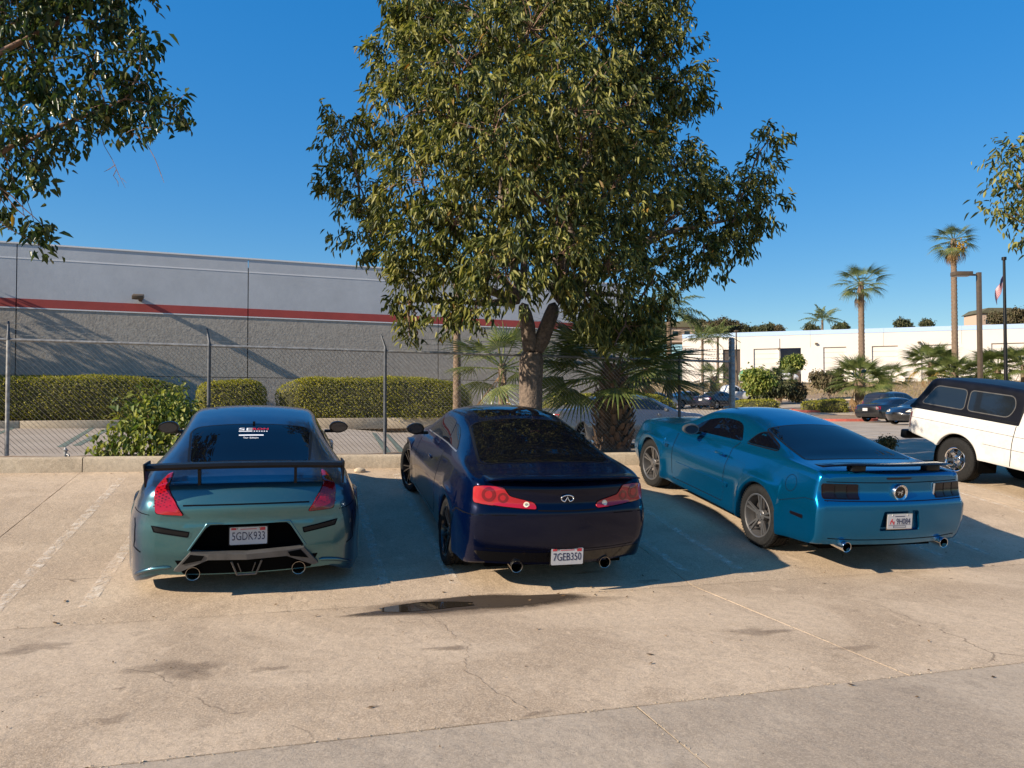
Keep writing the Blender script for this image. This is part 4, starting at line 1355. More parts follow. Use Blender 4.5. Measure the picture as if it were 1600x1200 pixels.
def licence_plate(parent, x, y, z, text, tilt=0.0, kind='ca', yaw=0.0):
    bm = bmesh.new()
    add_box(bm, (0, .006, 0), (.318, .010, .166), None, .004)
    p = obj('licence_plate_frame', bm, M['black'] if kind == 'ca' else M['steel'], parent, 40)
    p.name = 'licence_plate_frame'
    p.location = (x, y, z); p.rotation_euler = (tilt, 0, yaw)
    bm = bmesh.new()
    add_prism(bm, round_poly([(-.15, -.074), (.15, -.074), (.15, .074), (-.15, .074)], .012), lambda u, v, d: (u, d, v), -.002, .002)
    fix_normals(bm)
    pl = obj('licence_plate', bm, M['plate'], p)
    def put(s, size, cx, cz, m, width=None):
        me = text_mesh(s, size, .0006, width)
        me.transform(Matrix.Translation((cx, -.0032, cz)) @ Matrix.Rotation(math.pi/2, 4, 'X'))
        me.transform(Matrix.Diagonal((1, 1, 1, 1)))
        obj_from_mesh('plate_lettering', me, m, p)
    if kind == 'ca':
        put(text, .098, 0, -.006, M['plate_ink'], .262)
        bm = bmesh.new(); add_box(bm, (0, -.0025, .056), (.13, .001, .006)); add_box(bm, (-.118, -.0025, .060), (.04, .001, .018))
        obj('plate_script', bm, M['plate_red'], p)
        bm = bmesh.new(); add_box(bm, (.112, -.0028, .056), (.045, .001, .026)); obj('plate_sticker', bm, M['plate_red'], p)
    else:
        put(text, .088, .042, -.002, M['plate_ink'], .170)
        bm = bmesh.new()
        for dx, dz, a in ((-.10, .012, .5), (-.088, -.004, -.6), (-.112, -.01, .2), (-.072, -.014, .1)):
            add_box(bm, (dx, -.0025, dz), (.012, .001, .034), Matrix.Rotation(a, 3, 'Y'))
        obj('plate_emblem', bm, M['plate_red'], p)
        bm = bmesh.new(); add_box(bm, (0, -.0025, .052), (.12, .001, .007)); add_box(bm, (.0, -.0025, -.036), (.27, .001, .003))
        add_box(bm, (.0, -.0025, -.046), (.155, .001, .004)); add_box(bm, (.0, -.0025, -.062), (.155, .001, .004))
        add_box(bm, (-.075, -.0025, -.054), (.004, .001, .02)); add_box(bm, (.075, -.0025, -.054), (.004, .001, .02))
        obj('plate_frame_print', bm, M['plate_ink'], p)
    bm = bmesh.new()
    for sx in (-.09, .09):
        add_lathe(bm, [(-.005, .001), (-.0045, .006), (-.002, .007)], 'y', 8, (sx, 0, .062))
    obj('plate_bolt', bm, M['steel'], p)
    return p

def seat_on_lot(root, x, d, yaw=0.0, flip=False):
    """stand a car on the sloping stall floor: x across, d from the gutter joint"""
    ex = Vector((1, 0, LAT)).normalized(); ey = Vector((0, 1, SLOPE)); ey = (ey - ex*ey.dot(ex)).normalized(); ez = ex.cross(ey)
    F = ey*math.cos(yaw) + ex*math.sin(yaw); R = ex*math.cos(yaw) - ey*math.sin(yaw)
    if flip: F, R = -F, -R
    m = Matrix((R, F, ez)).transposed().to_4x4()
    y = YB + d
    m.translation = Vector((x, y, SLOPE*(y-YB) + LAT*x))
    root.matrix_world = m

# ------------------------------------------------------------------ car 1: wide-body coupe with a tall wing
PZ = dict(
    zc=[(0, .835), (.045, .905), (.10, .945), (.2, .962), (.4, .999), (.6, 1.045), (1.0, 1.16), (1.3, 1.242), (1.65, 1.30), (2.0, 1.322), (2.4, 1.29), (2.8, 1.13), (3.2, .95), (3.6, .88), (4.1, .74), (4.31, .60)],
    zb=[(0, .80), (.05, .865), (.12, .90), (.2, .912), (.4, .94), (.7, .975), (1.2, .99), (1.8, .96), (2.6, .92), (3.2, .89), (3.6, .82), (4.31, .55)],
    wb=[(0, .80), (.2, .79), (.5, .78), (1.0, .785), (1.6, .77), (2.4, .76), (3.2, .74), (4., .66), (4.31, .5)],
    zr=[(0, .82), (.045, .888), (.10, .926), (.2, .942), (.4, .976), (.6, 1.02), (1.0, 1.12), (1.3, 1.19), (1.7, 1.245), (2.0, 1.262), (2.4, 1.23), (2.8, 1.08), (3.2, .93), (3.6, .86), (4.31, .58)],
    wr=[(0, .68), (.2, .66), (.4, .63), (.6, .605), (1.0, .59), (1.3, .58), (1.7, .58), (2, .585), (2.4, .60), (2.8, .63), (3.2, .66), (4, .5), (4.31, .35)],
    ws=[(0, .93), (.3, .945), (.5, .955), (.8, .958), (1.3, .90), (1.9, .855), (2.6, .86), (3.3, .92), (3.8, .88), (4.31, .6)],
    zs=[(0, .52), (.3, .58), (.75, .64), (1.5, .55), (3.3, .6), (4.31, .4)],
    wl=[(0, .90), (.3, .925), (.6, .95), (1.3, .88), (2.6, .86), (3.3, .9), (4.31, .55)],
    corner=[(0, .77), (.015, .80), (.04, .845), (.09, .90), (.18, .95), (.32, .985), (.5, 1.0), (4.31, 1.0)],
    zl=[(0, .20), (.12, .13), (.3, .085), (.6, .085), (1.2, .13), (2, .13), (4.31, .15)],
    yr=[(.08, .05), (.3, .02), (.42, .0), (.60, .0), (.66, .015), (.72, .005), (.78, .02), (.815, .035), (.83, .03), (.95, .04)],
    yf=[(.1, .1), (.5, 0), (.8, .2)], bow=.085, bowf=.3, shx=.5, shz=.78,
    arches=[(.88, .31, .35, .018), (3.53, .31, .35, .012)])
z_car = empty('coupe', label='wide-bodied teal and blue coupe with tall black rear wing, left of the navy coupe', cat='car')
cz = Car(PZ)
MZ = paint('colour_shift_teal_blue', (0.050, 0.150, 0.165), (0.020, 0.046, 0.098), metal=.62, coat=.85, spec=.3)
bz = body_obj(cz, z_car, MZ)
underbody(z_car, cz, .16, .4, .7)
wheel_wells(z_car, cz, (.88, 3.53), .31, .35, .93, .5)
for sg in (-1, 1):
    make_wheel(z_car, sg*.80, .88, .31, .318, .24, .25, 'five', sg, M['alloy_black'])
    make_wheel(z_car, sg*.80, 3.53, .31, .318, .24, .23, 'five', sg, M['alloy_black'])
# glass
panel(cz, 'rear_window', round_poly([(-.50, .60), (.50, .60), (.545, 1.25), (.50, 1.33), (-.50, 1.33), (-.545, 1.25)], [.06, .06, .1, .05, .05, .1]), 'top', M['tint'], z_car, .003, .01)
ribbon(cz, 'window_seal', [round_poly([(-.515, .585), (.515, .585), (.56, 1.25), (.515, 1.345), (-.515, 1.345), (-.56, 1.25)], .06)], 'top', M['black'], z_car, .02, .002, closed=True)
for sg, pr in ((-1, 'L'), (1, 'R')):
    panel(cz, 'side_window', round_poly([(1.25, 1.01), (2.95, .955), (2.55, 1.17), (2.1, 1.225), (1.75, 1.215)], [.08, .05, .2, .2, .2]), pr, M['tint'], z_car)
    panel(cz, 'door', round_poly([(1.75, .22), (3.05, .22), (3.08, .88), (1.62, .93)], .05), pr, MZ, z_car, .0015, .004)
    ribbon(cz, 'door_gap', [[(1.62, .93), (1.75, .22), (3.05, .22), (3.08, .88)]], pr, M['seam'], z_car)
    mirror(z_car, M['gloss_black'], sg*.955, 2.80, .97, sg, .115, .072)
    # corner slots, scoop and lamp
    q = lambda pts: [(sg*u, v) for u, v in pts]
    panel(cz, 'bumper_slot', q(round_poly([(.46, .535), (.72, .575), (.74, .62), (.45, .575)], .012)), 'rear', M['black'], z_car, .003, .004)
    ribbon(cz, 'slot_trim', [q([(.46, .535), (.72, .575), (.74, .62), (.45, .575), (.46, .535)])], 'rear', M['seam'], z_car, .010, .006)
    ribbon(cz, 'bumper_gap', [q([(.70, .705), (.95, .715)])], ('yaw', sg*.6), M['seam'], z_car, .007)
    # triangular lamp wrapped round the corner
    a = sg*.35; c = math.cos(a); s_ = math.sin(a)
    tri = [(sg*.480, .715), (sg*.70, .722), (sg*.735, .85), (sg*.752, .972), (sg*.735, .978), (sg*.660, .93), (sg*.600, .86)]
    tl = panel(cz, 'tail_light', round_poly(tri, [.02, .03, .10, .015, .015, .10, .1]), ('yaw', a), M['red_lens'] if sg < 0 else M['red_dark'], z_car, .012, .03, .03)  # right lens in deeper red: its shade is put into the colour
    panel(cz, 'lamp_reflector', round_poly([(sg*.50, .735), (sg*.66, .75), (sg*.70, .80), (sg*.60, .83)], .03), ('yaw', a), M['red_lens'], tl, .0135, .001, .03)
    ribbon(cz, 'lamp_surround', [round_poly(tri, .02)], ('yaw', a), M['seam'], tl, .012, .003, closed=True)
    bmx = bmesh.new()   # mesh-like dots inside the lens
    mpz = mapper(('yaw', a))
    for i in range(7):
        for j in range(9):
            u, v = sg*(.565+.026*i), .775+.022*j + (i % 2)*.011
            if abs(u) < .56 + (v-.76)*.62 or abs(u) > .745: continue
            loc, nor, _, _ = cz.bvh.ray_cast(*mpz(u, v))
            if loc: add_box(bmx, loc + nor*.0125, (.011, .003, .009), nor.to_track_quat('Y', 'Z').to_matrix())
    obj('lamp_pattern', bmx, M['red_dark'], tl)['kind'] = 'stuff'
    exhaust(z_car, sg*.42, .02, .225, .058, .3)
    bmx = bmesh.new(); P_ = []
    for t in np.linspace(0, 1, 14):
        u, v = sg*(.92-.36*t), .155+.03*math.sin(t*3)+.11*t
        loc, nor, _, _ = cz.bvh.ray_cast(*mapper(('yaw', sg*.5))(u, v))
        if loc: P_.append(loc+nor*.004)
    if len(P_) > 3:
        add_tube(bmx, P_, [.004]+[.016]*(len(P_)-2)+[.006], 8); obj('corner_lip', bmx, MZ, z_car, 60)
    # sculpted lower corner: side scoop outline
    ribbon(cz, 'scoop_edge', [[(sg*.905, .65), (sg*.875, .60), (sg*.87, .48), (sg*.89, .42), (sg*.80, .39)]], ('yaw', sg*.5), M['seam'], z_car, .012, .003)
# licence recess, diffuser, gaps
def cut_recess(car, body, poly, parent, m_in, depth=.12, rim=None, rw=.045):
    """opens the body skin inside a rear-view outline and builds the hollow behind it"""
    cx = sum(p[0] for p in poly)/len(poly); cz0 = sum(p[1] for p in poly)/len(poly)
    def inside(x, z):
        c = False
        for (x1, z1), (x2, z2) in zip(poly, poly[1:]+poly[:1]):
            if (z1 > z) != (z2 > z) and x < (x2-x1)*(z-z1)/(z2-z1)+x1: c = not c
        return c
    bm = bmesh.new(); bm.from_mesh(body.data)
    x0, x1 = min(p[0] for p in poly)-.05, max(p[0] for p in poly)+.05; z0, z1 = min(p[1] for p in poly)-.05, max(p[1] for p in poly)+.05
    for (xa, za), (xb, zb) in zip(poly, poly[1:]+poly[:1]):
        fs = [f for f in bm.faces if (lambda c: c.y < .35 and x0 < c.x < x1 and z0 < c.z < z1)(f.calc_center_median()) and abs(f.normal.y) > .2]
        gm = list({v for f in fs for v in f.verts}) + list({e for f in fs for e in f.edges}) + fs
        bmesh.ops.bisect_plane(bm, geom=gm, plane_co=(xa, 0, za), plane_no=Vector((zb-za, 0, xa-xb)).normalized(), dist=1e-5)
    kill = [f for f in bm.faces if f.calc_center_median().y < .35 and abs(f.normal.y) > .3 and inside(f.calc_center_median().x, f.calc_center_median().z)]
    bmesh.ops.delete(bm, geom=kill, context='FACES'); bm.to_mesh(body.data); bm.free()
    mp = mapper('rear'); bm = bmesh.new(); a, b = [], []
    for u, v in poly:
        loc = car.bvh.ray_cast(*mp(u, v))[0]
        a.append(bm.verts.new(loc + Vector((0, .004, 0)))); b.append(bm.verts.new((loc.x*.96+cx*.04, loc.y*.3+.7*(depth+.02)+depth*.3, loc.z*.94+cz0*.06)))
    n = len(poly)
    for i in range(n): bm.faces.new((a[i], a[(i+1) % n], b[(i+1) % n], b[i]))
    bm.faces.new(b)
    fix_normals(bm); bmesh.ops.reverse_faces(bm, faces=bm.faces[:])
    o = obj('plate_recess', bm, m_in, parent, 40)
    if rim: ribbon(car, 'recess_rim', [poly], 'rear', rim, parent, rw, .0015, .03, True)
    return o
rec = [(-.30, .635), (.33, .635), (.47, .425), (.42, .40), (0, .375), (-.41, .40), (-.455, .425)]
cut_recess(cz, bz, round_poly(rec, [.04, .04, .02, .01, .01, .01, .02]), z_car, M['dark'], .16)
bm = bmesh.new()      # lip of the opening, in body colour
pth = [(-.455, .42), (-.31, .64), (.34, .64), (.475, .42)]
pts = []
for u, v in pth:
    loc, nor, _, _ = cz.bvh.ray_cast(*mapper('rear')(u, v)); pts.append(loc + nor*.002)
fine = []
for a, b in zip(pts, pts[1:]): fine += [a.lerp(b, t) for t in np.linspace(0, 1, 10)]
add_tube(bm, fine, .011, 8); obj('opening_lip', bm, MZ, z_car, 60)
bm = bmesh.new()
def zrear(u, v, d): return Vector((u, .085 - .10*(1-(u/.7)**2) + d, v))
for poly in ([(-.30, .402), (0, .392), (0, .345), (-.30, .352)], [(0, .392), (.32, .402), (.32, .352), (0, .345)],
             [(-.30, .402), (-.44, .412), (-.565, .258), (-.52, .25), (-.30, .352)], [(.32, .402), (.46, .412), (.585, .258), (.54, .25), (.32, .352)]):
    add_prism(bm, poly, zrear, -.035, .06)
bmesh.ops.remove_doubles(bm, verts=bm.verts[:], dist=1e-4); fix_normals(bm)
obj('diffuser_bar', bm, M['grey_plastic'], z_car, 40)
for sg in (-1, 1):
    bm = bmesh.new()
    add_prism(bm, [(sg*.33, .388), (sg*.435, .398), (sg*.50, .318), (sg*.35, .352)], zrear, -.042, -.034)
    fix_normals(bm); obj('diffuser_inset', bm, M['dark'], z_car)
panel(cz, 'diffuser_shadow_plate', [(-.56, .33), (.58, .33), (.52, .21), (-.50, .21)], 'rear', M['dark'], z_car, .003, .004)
bm = bmesh.new()
for sg in (-1, 1):
    add_tube(bm, [zrear(sg*.12, .325, -.01), zrear(sg*.075, .20, .02)], .009, 6)
add_tube(bm, [zrear(-.075, .20, .02), zrear(.075, .20, .02)], .009, 6)
for sg in (-1, 1): add_tube(bm, [zrear(sg*.07, .31, -.01), zrear(sg*.045, .225, .02)], .005, 6)
obj('diffuser_fin', bm, M['grey_plastic'], z_car, 60)
ribbon(cz, 'hatch_gap', [[(-.50, .790), (-.40, .795), (-.2, .800), (0, .802), (.2, .800), (.40, .795), (.50, .790)]], 'rear', M['seam'], z_car, .012, .002)
# small wiper cap and stickers on the glass
mpt = mapper('top')
def on_glass(car, x, y, off=.005):
    loc, nor, _, _ = car.bvh.ray_cast(*mpt(x, y)); return loc + nor*off, nor
def sticker(s, size, x, y, m, width, stretch=1.0):
    loc, nor = on_glass(cz, x, y)
    me = text_mesh(s, size, .0005, width)
    q = nor.to_track_quat('Z', 'Y').to_matrix().to_4x4()
    me.transform(Matrix.Translation(loc) @ q @ Matrix.Diagonal((1, stretch, 1, 1)))
    obj_from_mesh('window_sticker', me, m, z_car)
def bar(x0, x1, y, h, m):
    bm = bmesh.new()
    for i in range(8):
        a = x0+(x1-x0)*i/8; b = x0+(x1-x0)*(i+1)/8
        vs = []
        for u, v in ((a, y-h/2), (b, y-h/2), (b, y+h/2), (a, y+h/2)): vs.append(bm.verts.new(on_glass(cz, u, v)[0]))
        bm.faces.new(vs)
    obj('window_sticker', bm, m, z_car)
sticker('SE', .055, -.062, 1.205, M['white_decal'], .125, 1.5)
sticker('RON', .05, .075, 1.213, M['red_decal'], .145, 1.2)
bar(-.125, .0, 1.163, .012, M['white_decal'])
for i in range(6): bar(.012+i*.023, .025+i*.023, 1.166, .016, M['white_decal'])
bar(-.12, .105, 1.085, .022, M['white_decal'])
sticker('Tour', .04, -.055, 1.03, M['white_decal'], .045, 1.2)
sticker('Edition', .04, .02, 1.03, M['white_decal'], .078, 1.2)
bm = bmesh.new(); loc, nor = on_glass(cz, .01, 1.335, .0)
add_prism(bm, [(-.035, 0), (.035, 0), (.012, .05), (-.012, .05)], lambda u, v, d: (loc.x+u*.35, loc.y+v*.6, loc.z+d), -.01, .03)
fix_normals(bm); obj('roof_aerial', bm, M['black'], z_car)
# wing: blade, end plates, struts
bm = bmesh.new()
prof = [(-.105, .004), (-.09, .016), (-.03, .022), (.06, .014), (.115, .0), (.06, -.006), (-.03, -.008), (-.09, -.006)]
rows = []
nx = 20
for i in range(nx+1):
    u = -.775 + 1.55*i/nx
    sag = .012*(1-(abs(u)/.775)**2)
    rows.append([bm.verts.new((u, .17+a*1.1, 1.078+b*2.1+sag - (.20*a))) for a, b in prof])
for a, b in zip(rows, rows[1:]):
    for k in range(len(prof)):
        bm.faces.new((a[k], a[(k+1) % len(prof)], b[(k+1) % len(prof)], b[k]))
bm.faces.new(rows[0]); bm.faces.new(rows[-1][::-1]); fix_normals(bm)
wing = obj('rear_wing', bm, M['black'], z_car, 40)
for sg in (-1, 1):
    bm = bmesh.new()
    add_prism(bm, round_poly([(-.16, .07), (.15, .035), (.14, -.055), (.04, -.06), (-.10, -.14)], .015), lambda u, v, d: (sg*(.775+d), .17+u, 1.085+v), .0, .012)
    fix_normals(bm); obj('wing_end_plate', bm, M['black'], wing, 40)
    bm = bmesh.new()
    add_prism(bm, [(-.05, .0), (.05, .0), (.035, -.10), (.06, -.165), (-.02, -.18), (-.03, -.09)], lambda u, v, d: (sg*(.385+d), .18+u, 1.075+v), -.011, .011)
    fix_normals(bm); obj('wing_strut', bm, M['black'], wing, 40)
licence_plate(z_car, .01, .075, .512, '5GDK933', -.08)
ribbon(cz, 'fuel_flap_gap', [[(.75+.09*math.cos(t), .80+.09*math.sin(t)) for t in np.linspace(0, 2*math.pi, 24)]], 'R', M['seam'], z_car, .005)
seat_on_lot(z_car, -.42, .34, -.03)

# ------------------------------------------------------------------ car 2: dark navy coupe
PG = dict(
    zc=[(0, .965), (.04, 1.015), (.12, 1.05), (.4, 1.07), (.65, 1.088), (.95, 1.19), (1.3, 1.285), (1.6, 1.345), (2.1, 1.392), (2.6, 1.36), (3.0, 1.21), (3.4, 1.02), (3.8, .93), (4.4, .78), (4.63, .62)],
    zb=[(0, .93), (.12, .985), (.3, 1.015), (.6, 1.04), (.9, 1.05), (1.3, 1.045), (2, .985), (3, .92), (3.4, .90), (4.2, .75), (4.63, .55)],
    wb=[(0, .82), (.3, .81), (.6, .805), (1.0, .785), (1.5, .765), (2.4, .75), (3.2, .75), (4.2, .68), (4.63, .5)],
    zr=[(0, .95), (.04, .995), (.12, 1.025), (.4, 1.05), (.65, 1.07), (.95, 1.135), (1.3, 1.215), (1.6, 1.262), (2.1, 1.305), (2.6, 1.27), (3.0, 1.12), (3.4, .97), (3.8, .9), (4.63, .58)],
    wr=[(0, .70), (.3, .685), (.65, .67), (.95, .64), (1.3, .60), (1.6, .575), (2.1, .565), (2.6, .585), (3, .63), (3.4, .67), (4.2, .5), (4.63, .35)],
    ws=[(0, .885), (.3, .893), (.95, .912), (1.6, .888), (2.6, .882), (3.6, .905), (4.2, .86), (4.63, .6)],
    zs=[(0, .64), (.95, .68), (2, .62), (3.6, .66), (4.63, .42)],
    wl=[(0, .84), (.3, .86), (.95, .885), (2, .86), (3.6, .88), (4.63, .55)],
    corner=[(0, .82), (.015, .845), (.045, .885), (.10, .93), (.2, .97), (.35, .993), (.5, 1.0), (4.63, 1.0)],
    zl=[(0, .275), (.25, .245), (.6, .23), (1, .2), (3.6, .2), (4.63, .2)],
    yr=[(.2, .11), (.34, .06), (.40, .035), (.46, .008), (.56, 0), (.72, .008), (.765, .012), (.79, .045), (.90, .06), (.99, .055), (1.06, .07)],
    yf=[(.1, .1), (.5, 0), (.8, .2)], bow=.125, bowf=.3, shx=.40, shz=.80,
    arches=[(1.0, .325, .35, .014), (3.84, .325, .35, .012)])
g_car = empty('coupe', label='dark navy coupe with red tail lights parked between the teal coupe and bright blue fastback', cat='car')
cg = Car(PG)
MG = paint('navy_paint', (0.0005, 0.0028, 0.016), (0.0005, 0.0040, 0.026), metal=.4, rough=.22, dust=.0, coat=.45, spec=.1)
body_obj(cg, g_car, MG)
underbody(g_car, cg, .2, .45, .66)
wheel_wells(g_car, cg, (1.0, 3.84), .325, .35, .885, .5)
for sg in (-1, 1):
    make_wheel(g_car, sg*.785, 1.0, .322, .325, .245, .245, 'thin10', sg, M['alloy_black'], 0, -sg*.05)
    make_wheel(g_car, sg*.785, 3.84, .322, .325, .245, .225, 'thin10', sg, M['alloy_black'], .22, -sg*.02)
panel(cg, 'rear_window', round_poly([(-.655, .64), (.655, .64), (.625, .95), (.55, 1.60), (-.55, 1.60), (-.625, .95)], [.14, .14, .1, .10, .10, .1]), 'top', M['tint'], g_car, .003, .01)
ribbon(cg, 'window_seal', [round_poly([(-.67, .625), (.67, .625), (.64, .95), (.565, 1.615), (-.565, 1.615), (-.64, .95)], .10)], 'top', M['black'], g_car, .022, .002, closed=True)
panel(cg, 'sunroof', round_poly([(-.42, 1.74), (.42, 1.74), (.44, 2.3), (-.44, 2.3)], .06), 'top', M['tint'], g_car, .002, .004)
for sg, pr in ((-1, 'L'), (1, 'R')):
    panel(cg, 'quarter_window', round_poly([(1.30, 1.075), (1.86, 1.045), (1.98, 1.235), (1.72, 1.215)], [.02, .02, .04, .12]), pr, M['tint'], g_car)
    panel(cg, 'side_window', round_poly([(1.89, 1.043), (3.12, .965), (2.75, 1.16), (2.35, 1.255), (2.01, 1.24)], [.02, .04, .15, .15, .04]), pr, M['tint'], g_car)
    ribbon(cg, 'window_trim', [[(1.27, 1.06), (1.88, 1.03), (3.15, .95)]], pr, M['alloy'], g_car, .012, .003)
    panel(cg, 'door', round_poly([(1.82, .26), (3.12, .26), (3.18, .90), (1.80, .99)], .05), pr, MG, g_car, .0015, .004)
    ribbon(cg, 'door_gap', [[(1.86, 1.03), (1.80, .75), (1.84, .27), (3.12, .26), (3.2, .92)], [(.30, .71), (.55, .69), (.62, .62)]], pr, M['seam'], g_car, .009)
    ribbon(cg, 'bumper_gap', [[(.06, .74), (.20, .72), (.50, .70), (.66, .62)]], pr, M['seam'], g_car, .007, .002)
    bm = bmesh.new()
    add_box(bm, (sg*.905, 2.0, .86), (.03, .17, .028), None, .012); obj('door_handle', bm, MG, g_car, 40)
    mirror(g_car, M['gloss_black'], sg*.955, 2.86, 1.015, sg, .11, .07)
    # swept lamp: square outer block, thin inner tail
    q = lambda pts: [(sg*u, v) for u, v in pts]
    lamp = q([(.835, .822), (.842, .955), (.78, .968), (.60, .972), (.565, .960), (.52, .895), (.40, .868), (.30, .845), (.275, .79), (.40, .795), (.60, .805)])
    lpj = ('yaw', sg*.42)
    tl = panel(cg, 'tail_light', round_poly(lamp, [.03, .03, .03, .02, .02, .03, .06, .04, .02, .05, .05]), lpj, M['red_lens'], g_car, .010, .03, .03)
    ribbon(cg, 'lamp_surround', [round_poly(lamp, .02)], lpj, M['seam'], tl, .01, .003, closed=True)
    for (cx, cz_, r, m_) in ((.70, .90, .062, 'red_dark'), (.575, .88, .045, 'red_dark'), (.37, .828, .026, 'clear_lens')):
        circ = [(sg*cx + r*math.cos(t), cz_ + r*math.sin(t)) for t in np.linspace(0, 2*math.pi, 20, endpoint=False)]
        panel(cg, 'lamp_unit', circ, lpj, M[m_], tl, .0125, .002, .02)
        circ2 = [(sg*cx + r*.55*math.cos(t), cz_ + r*.55*math.sin(t)) for t in np.linspace(0, 2*math.pi, 16, endpoint=False)]
        panel(cg, 'lamp_unit', circ2, lpj, M['red_lens'] if m_ == 'red_dark' else M['chrome'], tl, .0145, .002, .02)
    exhaust(g_car, sg*.42, .10, .262, .055, .3)
    ribbon(cg, 'bumper_crease', [q([(.05, .43), (.45, .425), (.70, .43)])], 'rear', M['seam'], g_car, .006, .001)
panel(cg, 'bumper_vent', round_poly([(-.80, .40), (.80, .40), (.72, .30), (-.72, .30)], .03), 'rear', M['gloss_black'], g_car, .003, .004)
# spoiler lip on the boot
bm = bmesh.new()
rows = []
for i in range(25):
    u = -.72 + 1.44*i/24; k = abs(u)/.72
    y0 = .02 + .13*k**2.2; z0 = 1.045 - .022*k**3
    hgt = .052*(1 - .55*k**6)
    rows.append([bm.verts.new(p) for p in ((u, y0+.01, z0), (u, y0-.045, z0+hgt*.72), (u, y0-.04, z0+hgt), (u, y0+.03, z0+hgt*.85), (u, y0+.16, z0+.02), (u, y0+.16, z0-.005))])
for a, b in zip(rows, rows[1:]):
    for k in range(6): bm.faces.new((a[k], a[(k+1) % 6], b[(k+1) % 6], b[k]))
bm.faces.new(rows[0]); bm.faces.new(rows[-1][::-1]); fix_normals(bm)
obj('boot_spoiler', bm, MG, g_car, 45)
ribbon(cg, 'boot_gap', [[(-.27, .785), (0, .780), (.27, .785)], ], 'rear', M['seam'], g_car, .010, .002)
# badge: an oval ring whose lower front opens into a pointed road
bm = bmesh.new()
lo, nr, _, _ = cg.bvh.ray_cast(*mapper('rear')(.0, .885))
def bd(t, a=.058, b=.030): return Vector((a*math.cos(t), lo.y-.012, .885 + b*math.sin(t)))
add_tube(bm, [bd(t) for t in np.linspace(-1.15, math.pi+1.15, 30)], [.0045 + .003*abs(math.sin(t)) for t in np.linspace(-1.15, math.pi+1.15, 30)], 8)
e0, e1 = bd(-1.15), bd(math.pi+1.15)
tip = Vector((0, lo.y-.012, .885+.016))
add_tube(bm, [e0, e0.lerp(tip, .5)+Vector((-.004, 0, 0)), tip], [.006, .0045, .002], 8)
add_tube(bm, [e1, e1.lerp(tip, .5)+Vector((.004, 0, 0)), tip], [.006, .0045, .002], 8)
obj('boot_badge', bm, M['chrome'], g_car, 60)
licence_plate(g_car, .02, .020, .365, '7GEB350', -.05)
seat_on_lot(g_car, 2.275, -.07, .006)

# ------------------------------------------------------------------ car 3: bright blue fastback
PM = dict(
    zc=[(0, 1.03), (.04, 1.062), (.12, 1.078), (.35, 1.082), (.62, 1.082), (.9, 1.152), (1.25, 1.245), (1.55, 1.313), (1.9, 1.365), (2.3, 1.39), (2.7, 1.355), (3.05, 1.2), (3.35, 1.06), (3.8, 1.025), (4.5, .94), (4.77, .86)],
    zb=[(0, .995), (.06, 1.02), (.2, 1.04), (.6, 1.055), (1.0, 1.06), (1.5, 1.04), (2, 1.02), (3, .965), (3.4, .98), (4.5, .89), (4.77, .8)],
    wb=[(0, .85), (.3, .845), (.7, .835), (1.2, .795), (1.8, .775), (2.6, .77), (3.2, .77), (4.4, .76), (4.77, .68)],
    zr=[(0, 1.01), (.06, 1.042), (.3, 1.062), (.6, 1.068), (.9, 1.112), (1.25, 1.18), (1.55, 1.232), (1.9, 1.28), (2.3, 1.302), (2.7, 1.26), (3.05, 1.12), (3.35, 1.02), (4.5, .915), (4.77, .83)],
    wr=[(0, .76), (.3, .755), (.6, .74), (.9, .70), (1.25, .655), (1.55, .625), (1.9, .60), (2.3, .59), (2.7, .605), (3.05, .65), (3.35, .69), (4.5, .62), (4.77, .5)],
    ws=[(0, .925), (.2, .93), (1.1, .942), (1.8, .918), (3, .915), (3.8, .94), (4.5, .90), (4.77, .75)],
    zs=[(0, .66), (1.1, .72), (2, .66), (3.8, .70), (4.77, .5)],
    wl=[(0, .87), (.2, .885), (1.1, .90), (2, .885), (3.8, .905), (4.77, .7)],
    corner=[(0, .925), (.008, .943), (.025, .966), (.06, .985), (.12, .995), (.2, 1.0), (4.77, 1.0)],
    zl=[(0, .33), (.3, .30), (.75, .25), (1.2, .22), (3.8, .22), (4.77, .22)],
    yr=[(.28, .07), (.36, .03), (.44, .008), (.60, 0), (.74, 0), (.768, .012), (.785, .055), (.80, .062), (1.0, .072), (1.05, .07)],
    yf=[(.1, .1), (.5, 0), (.8, .05)], bow=.085, bowf=.15, crease=.07, shx=.35, shz=.82, blend=.34,
    arches=[(1.09, .345, .375, .042), (3.81, .345, .375, .036)])
m_car = empty('fastback', label='bright metallic blue fastback with dark square tail lights, right of the navy coupe', cat='car')
cm = Car(PM)
MM = paint('bright_blue_paint', (0.0010, 0.112, 0.255), (0.0012, 0.120, 0.27), metal=.80, rough=.22, dust=.0, coat=.5, spec=.15)
bm_body = body_obj(cm, m_car, MM)
underbody(m_car, cm, .22, .5, .70)
wheel_wells(m_car, cm, (1.09, 3.81), .345, .375, .905, .5)
for sg in (-1, 1):
    make_wheel(m_car, sg*.80, 1.09, .345, .347, .245, .25, 'double5', sg, M['alloy_dark'])
    make_wheel(m_car, sg*.80, 3.81, .345, .347, .245, .24, 'double5', sg, M['alloy_dark'], .06)
panel(cm, 'rear_window', round_poly([(-.665, .66), (.665, .66), (.645, .9), (.565, 1.52), (-.565, 1.52), (-.645, .9)], [.08, .08, .1, .06, .06, .1]), 'top', M['tint'], m_car, .003, .01)
ribbon(cm, 'window_seal', [round_poly([(-.68, .645), (.68, .645), (.66, .9), (.58, 1.535), (-.58, 1.535), (-.66, .9)], .06)], 'top', M['black'], m_car, .02, .002, closed=True)
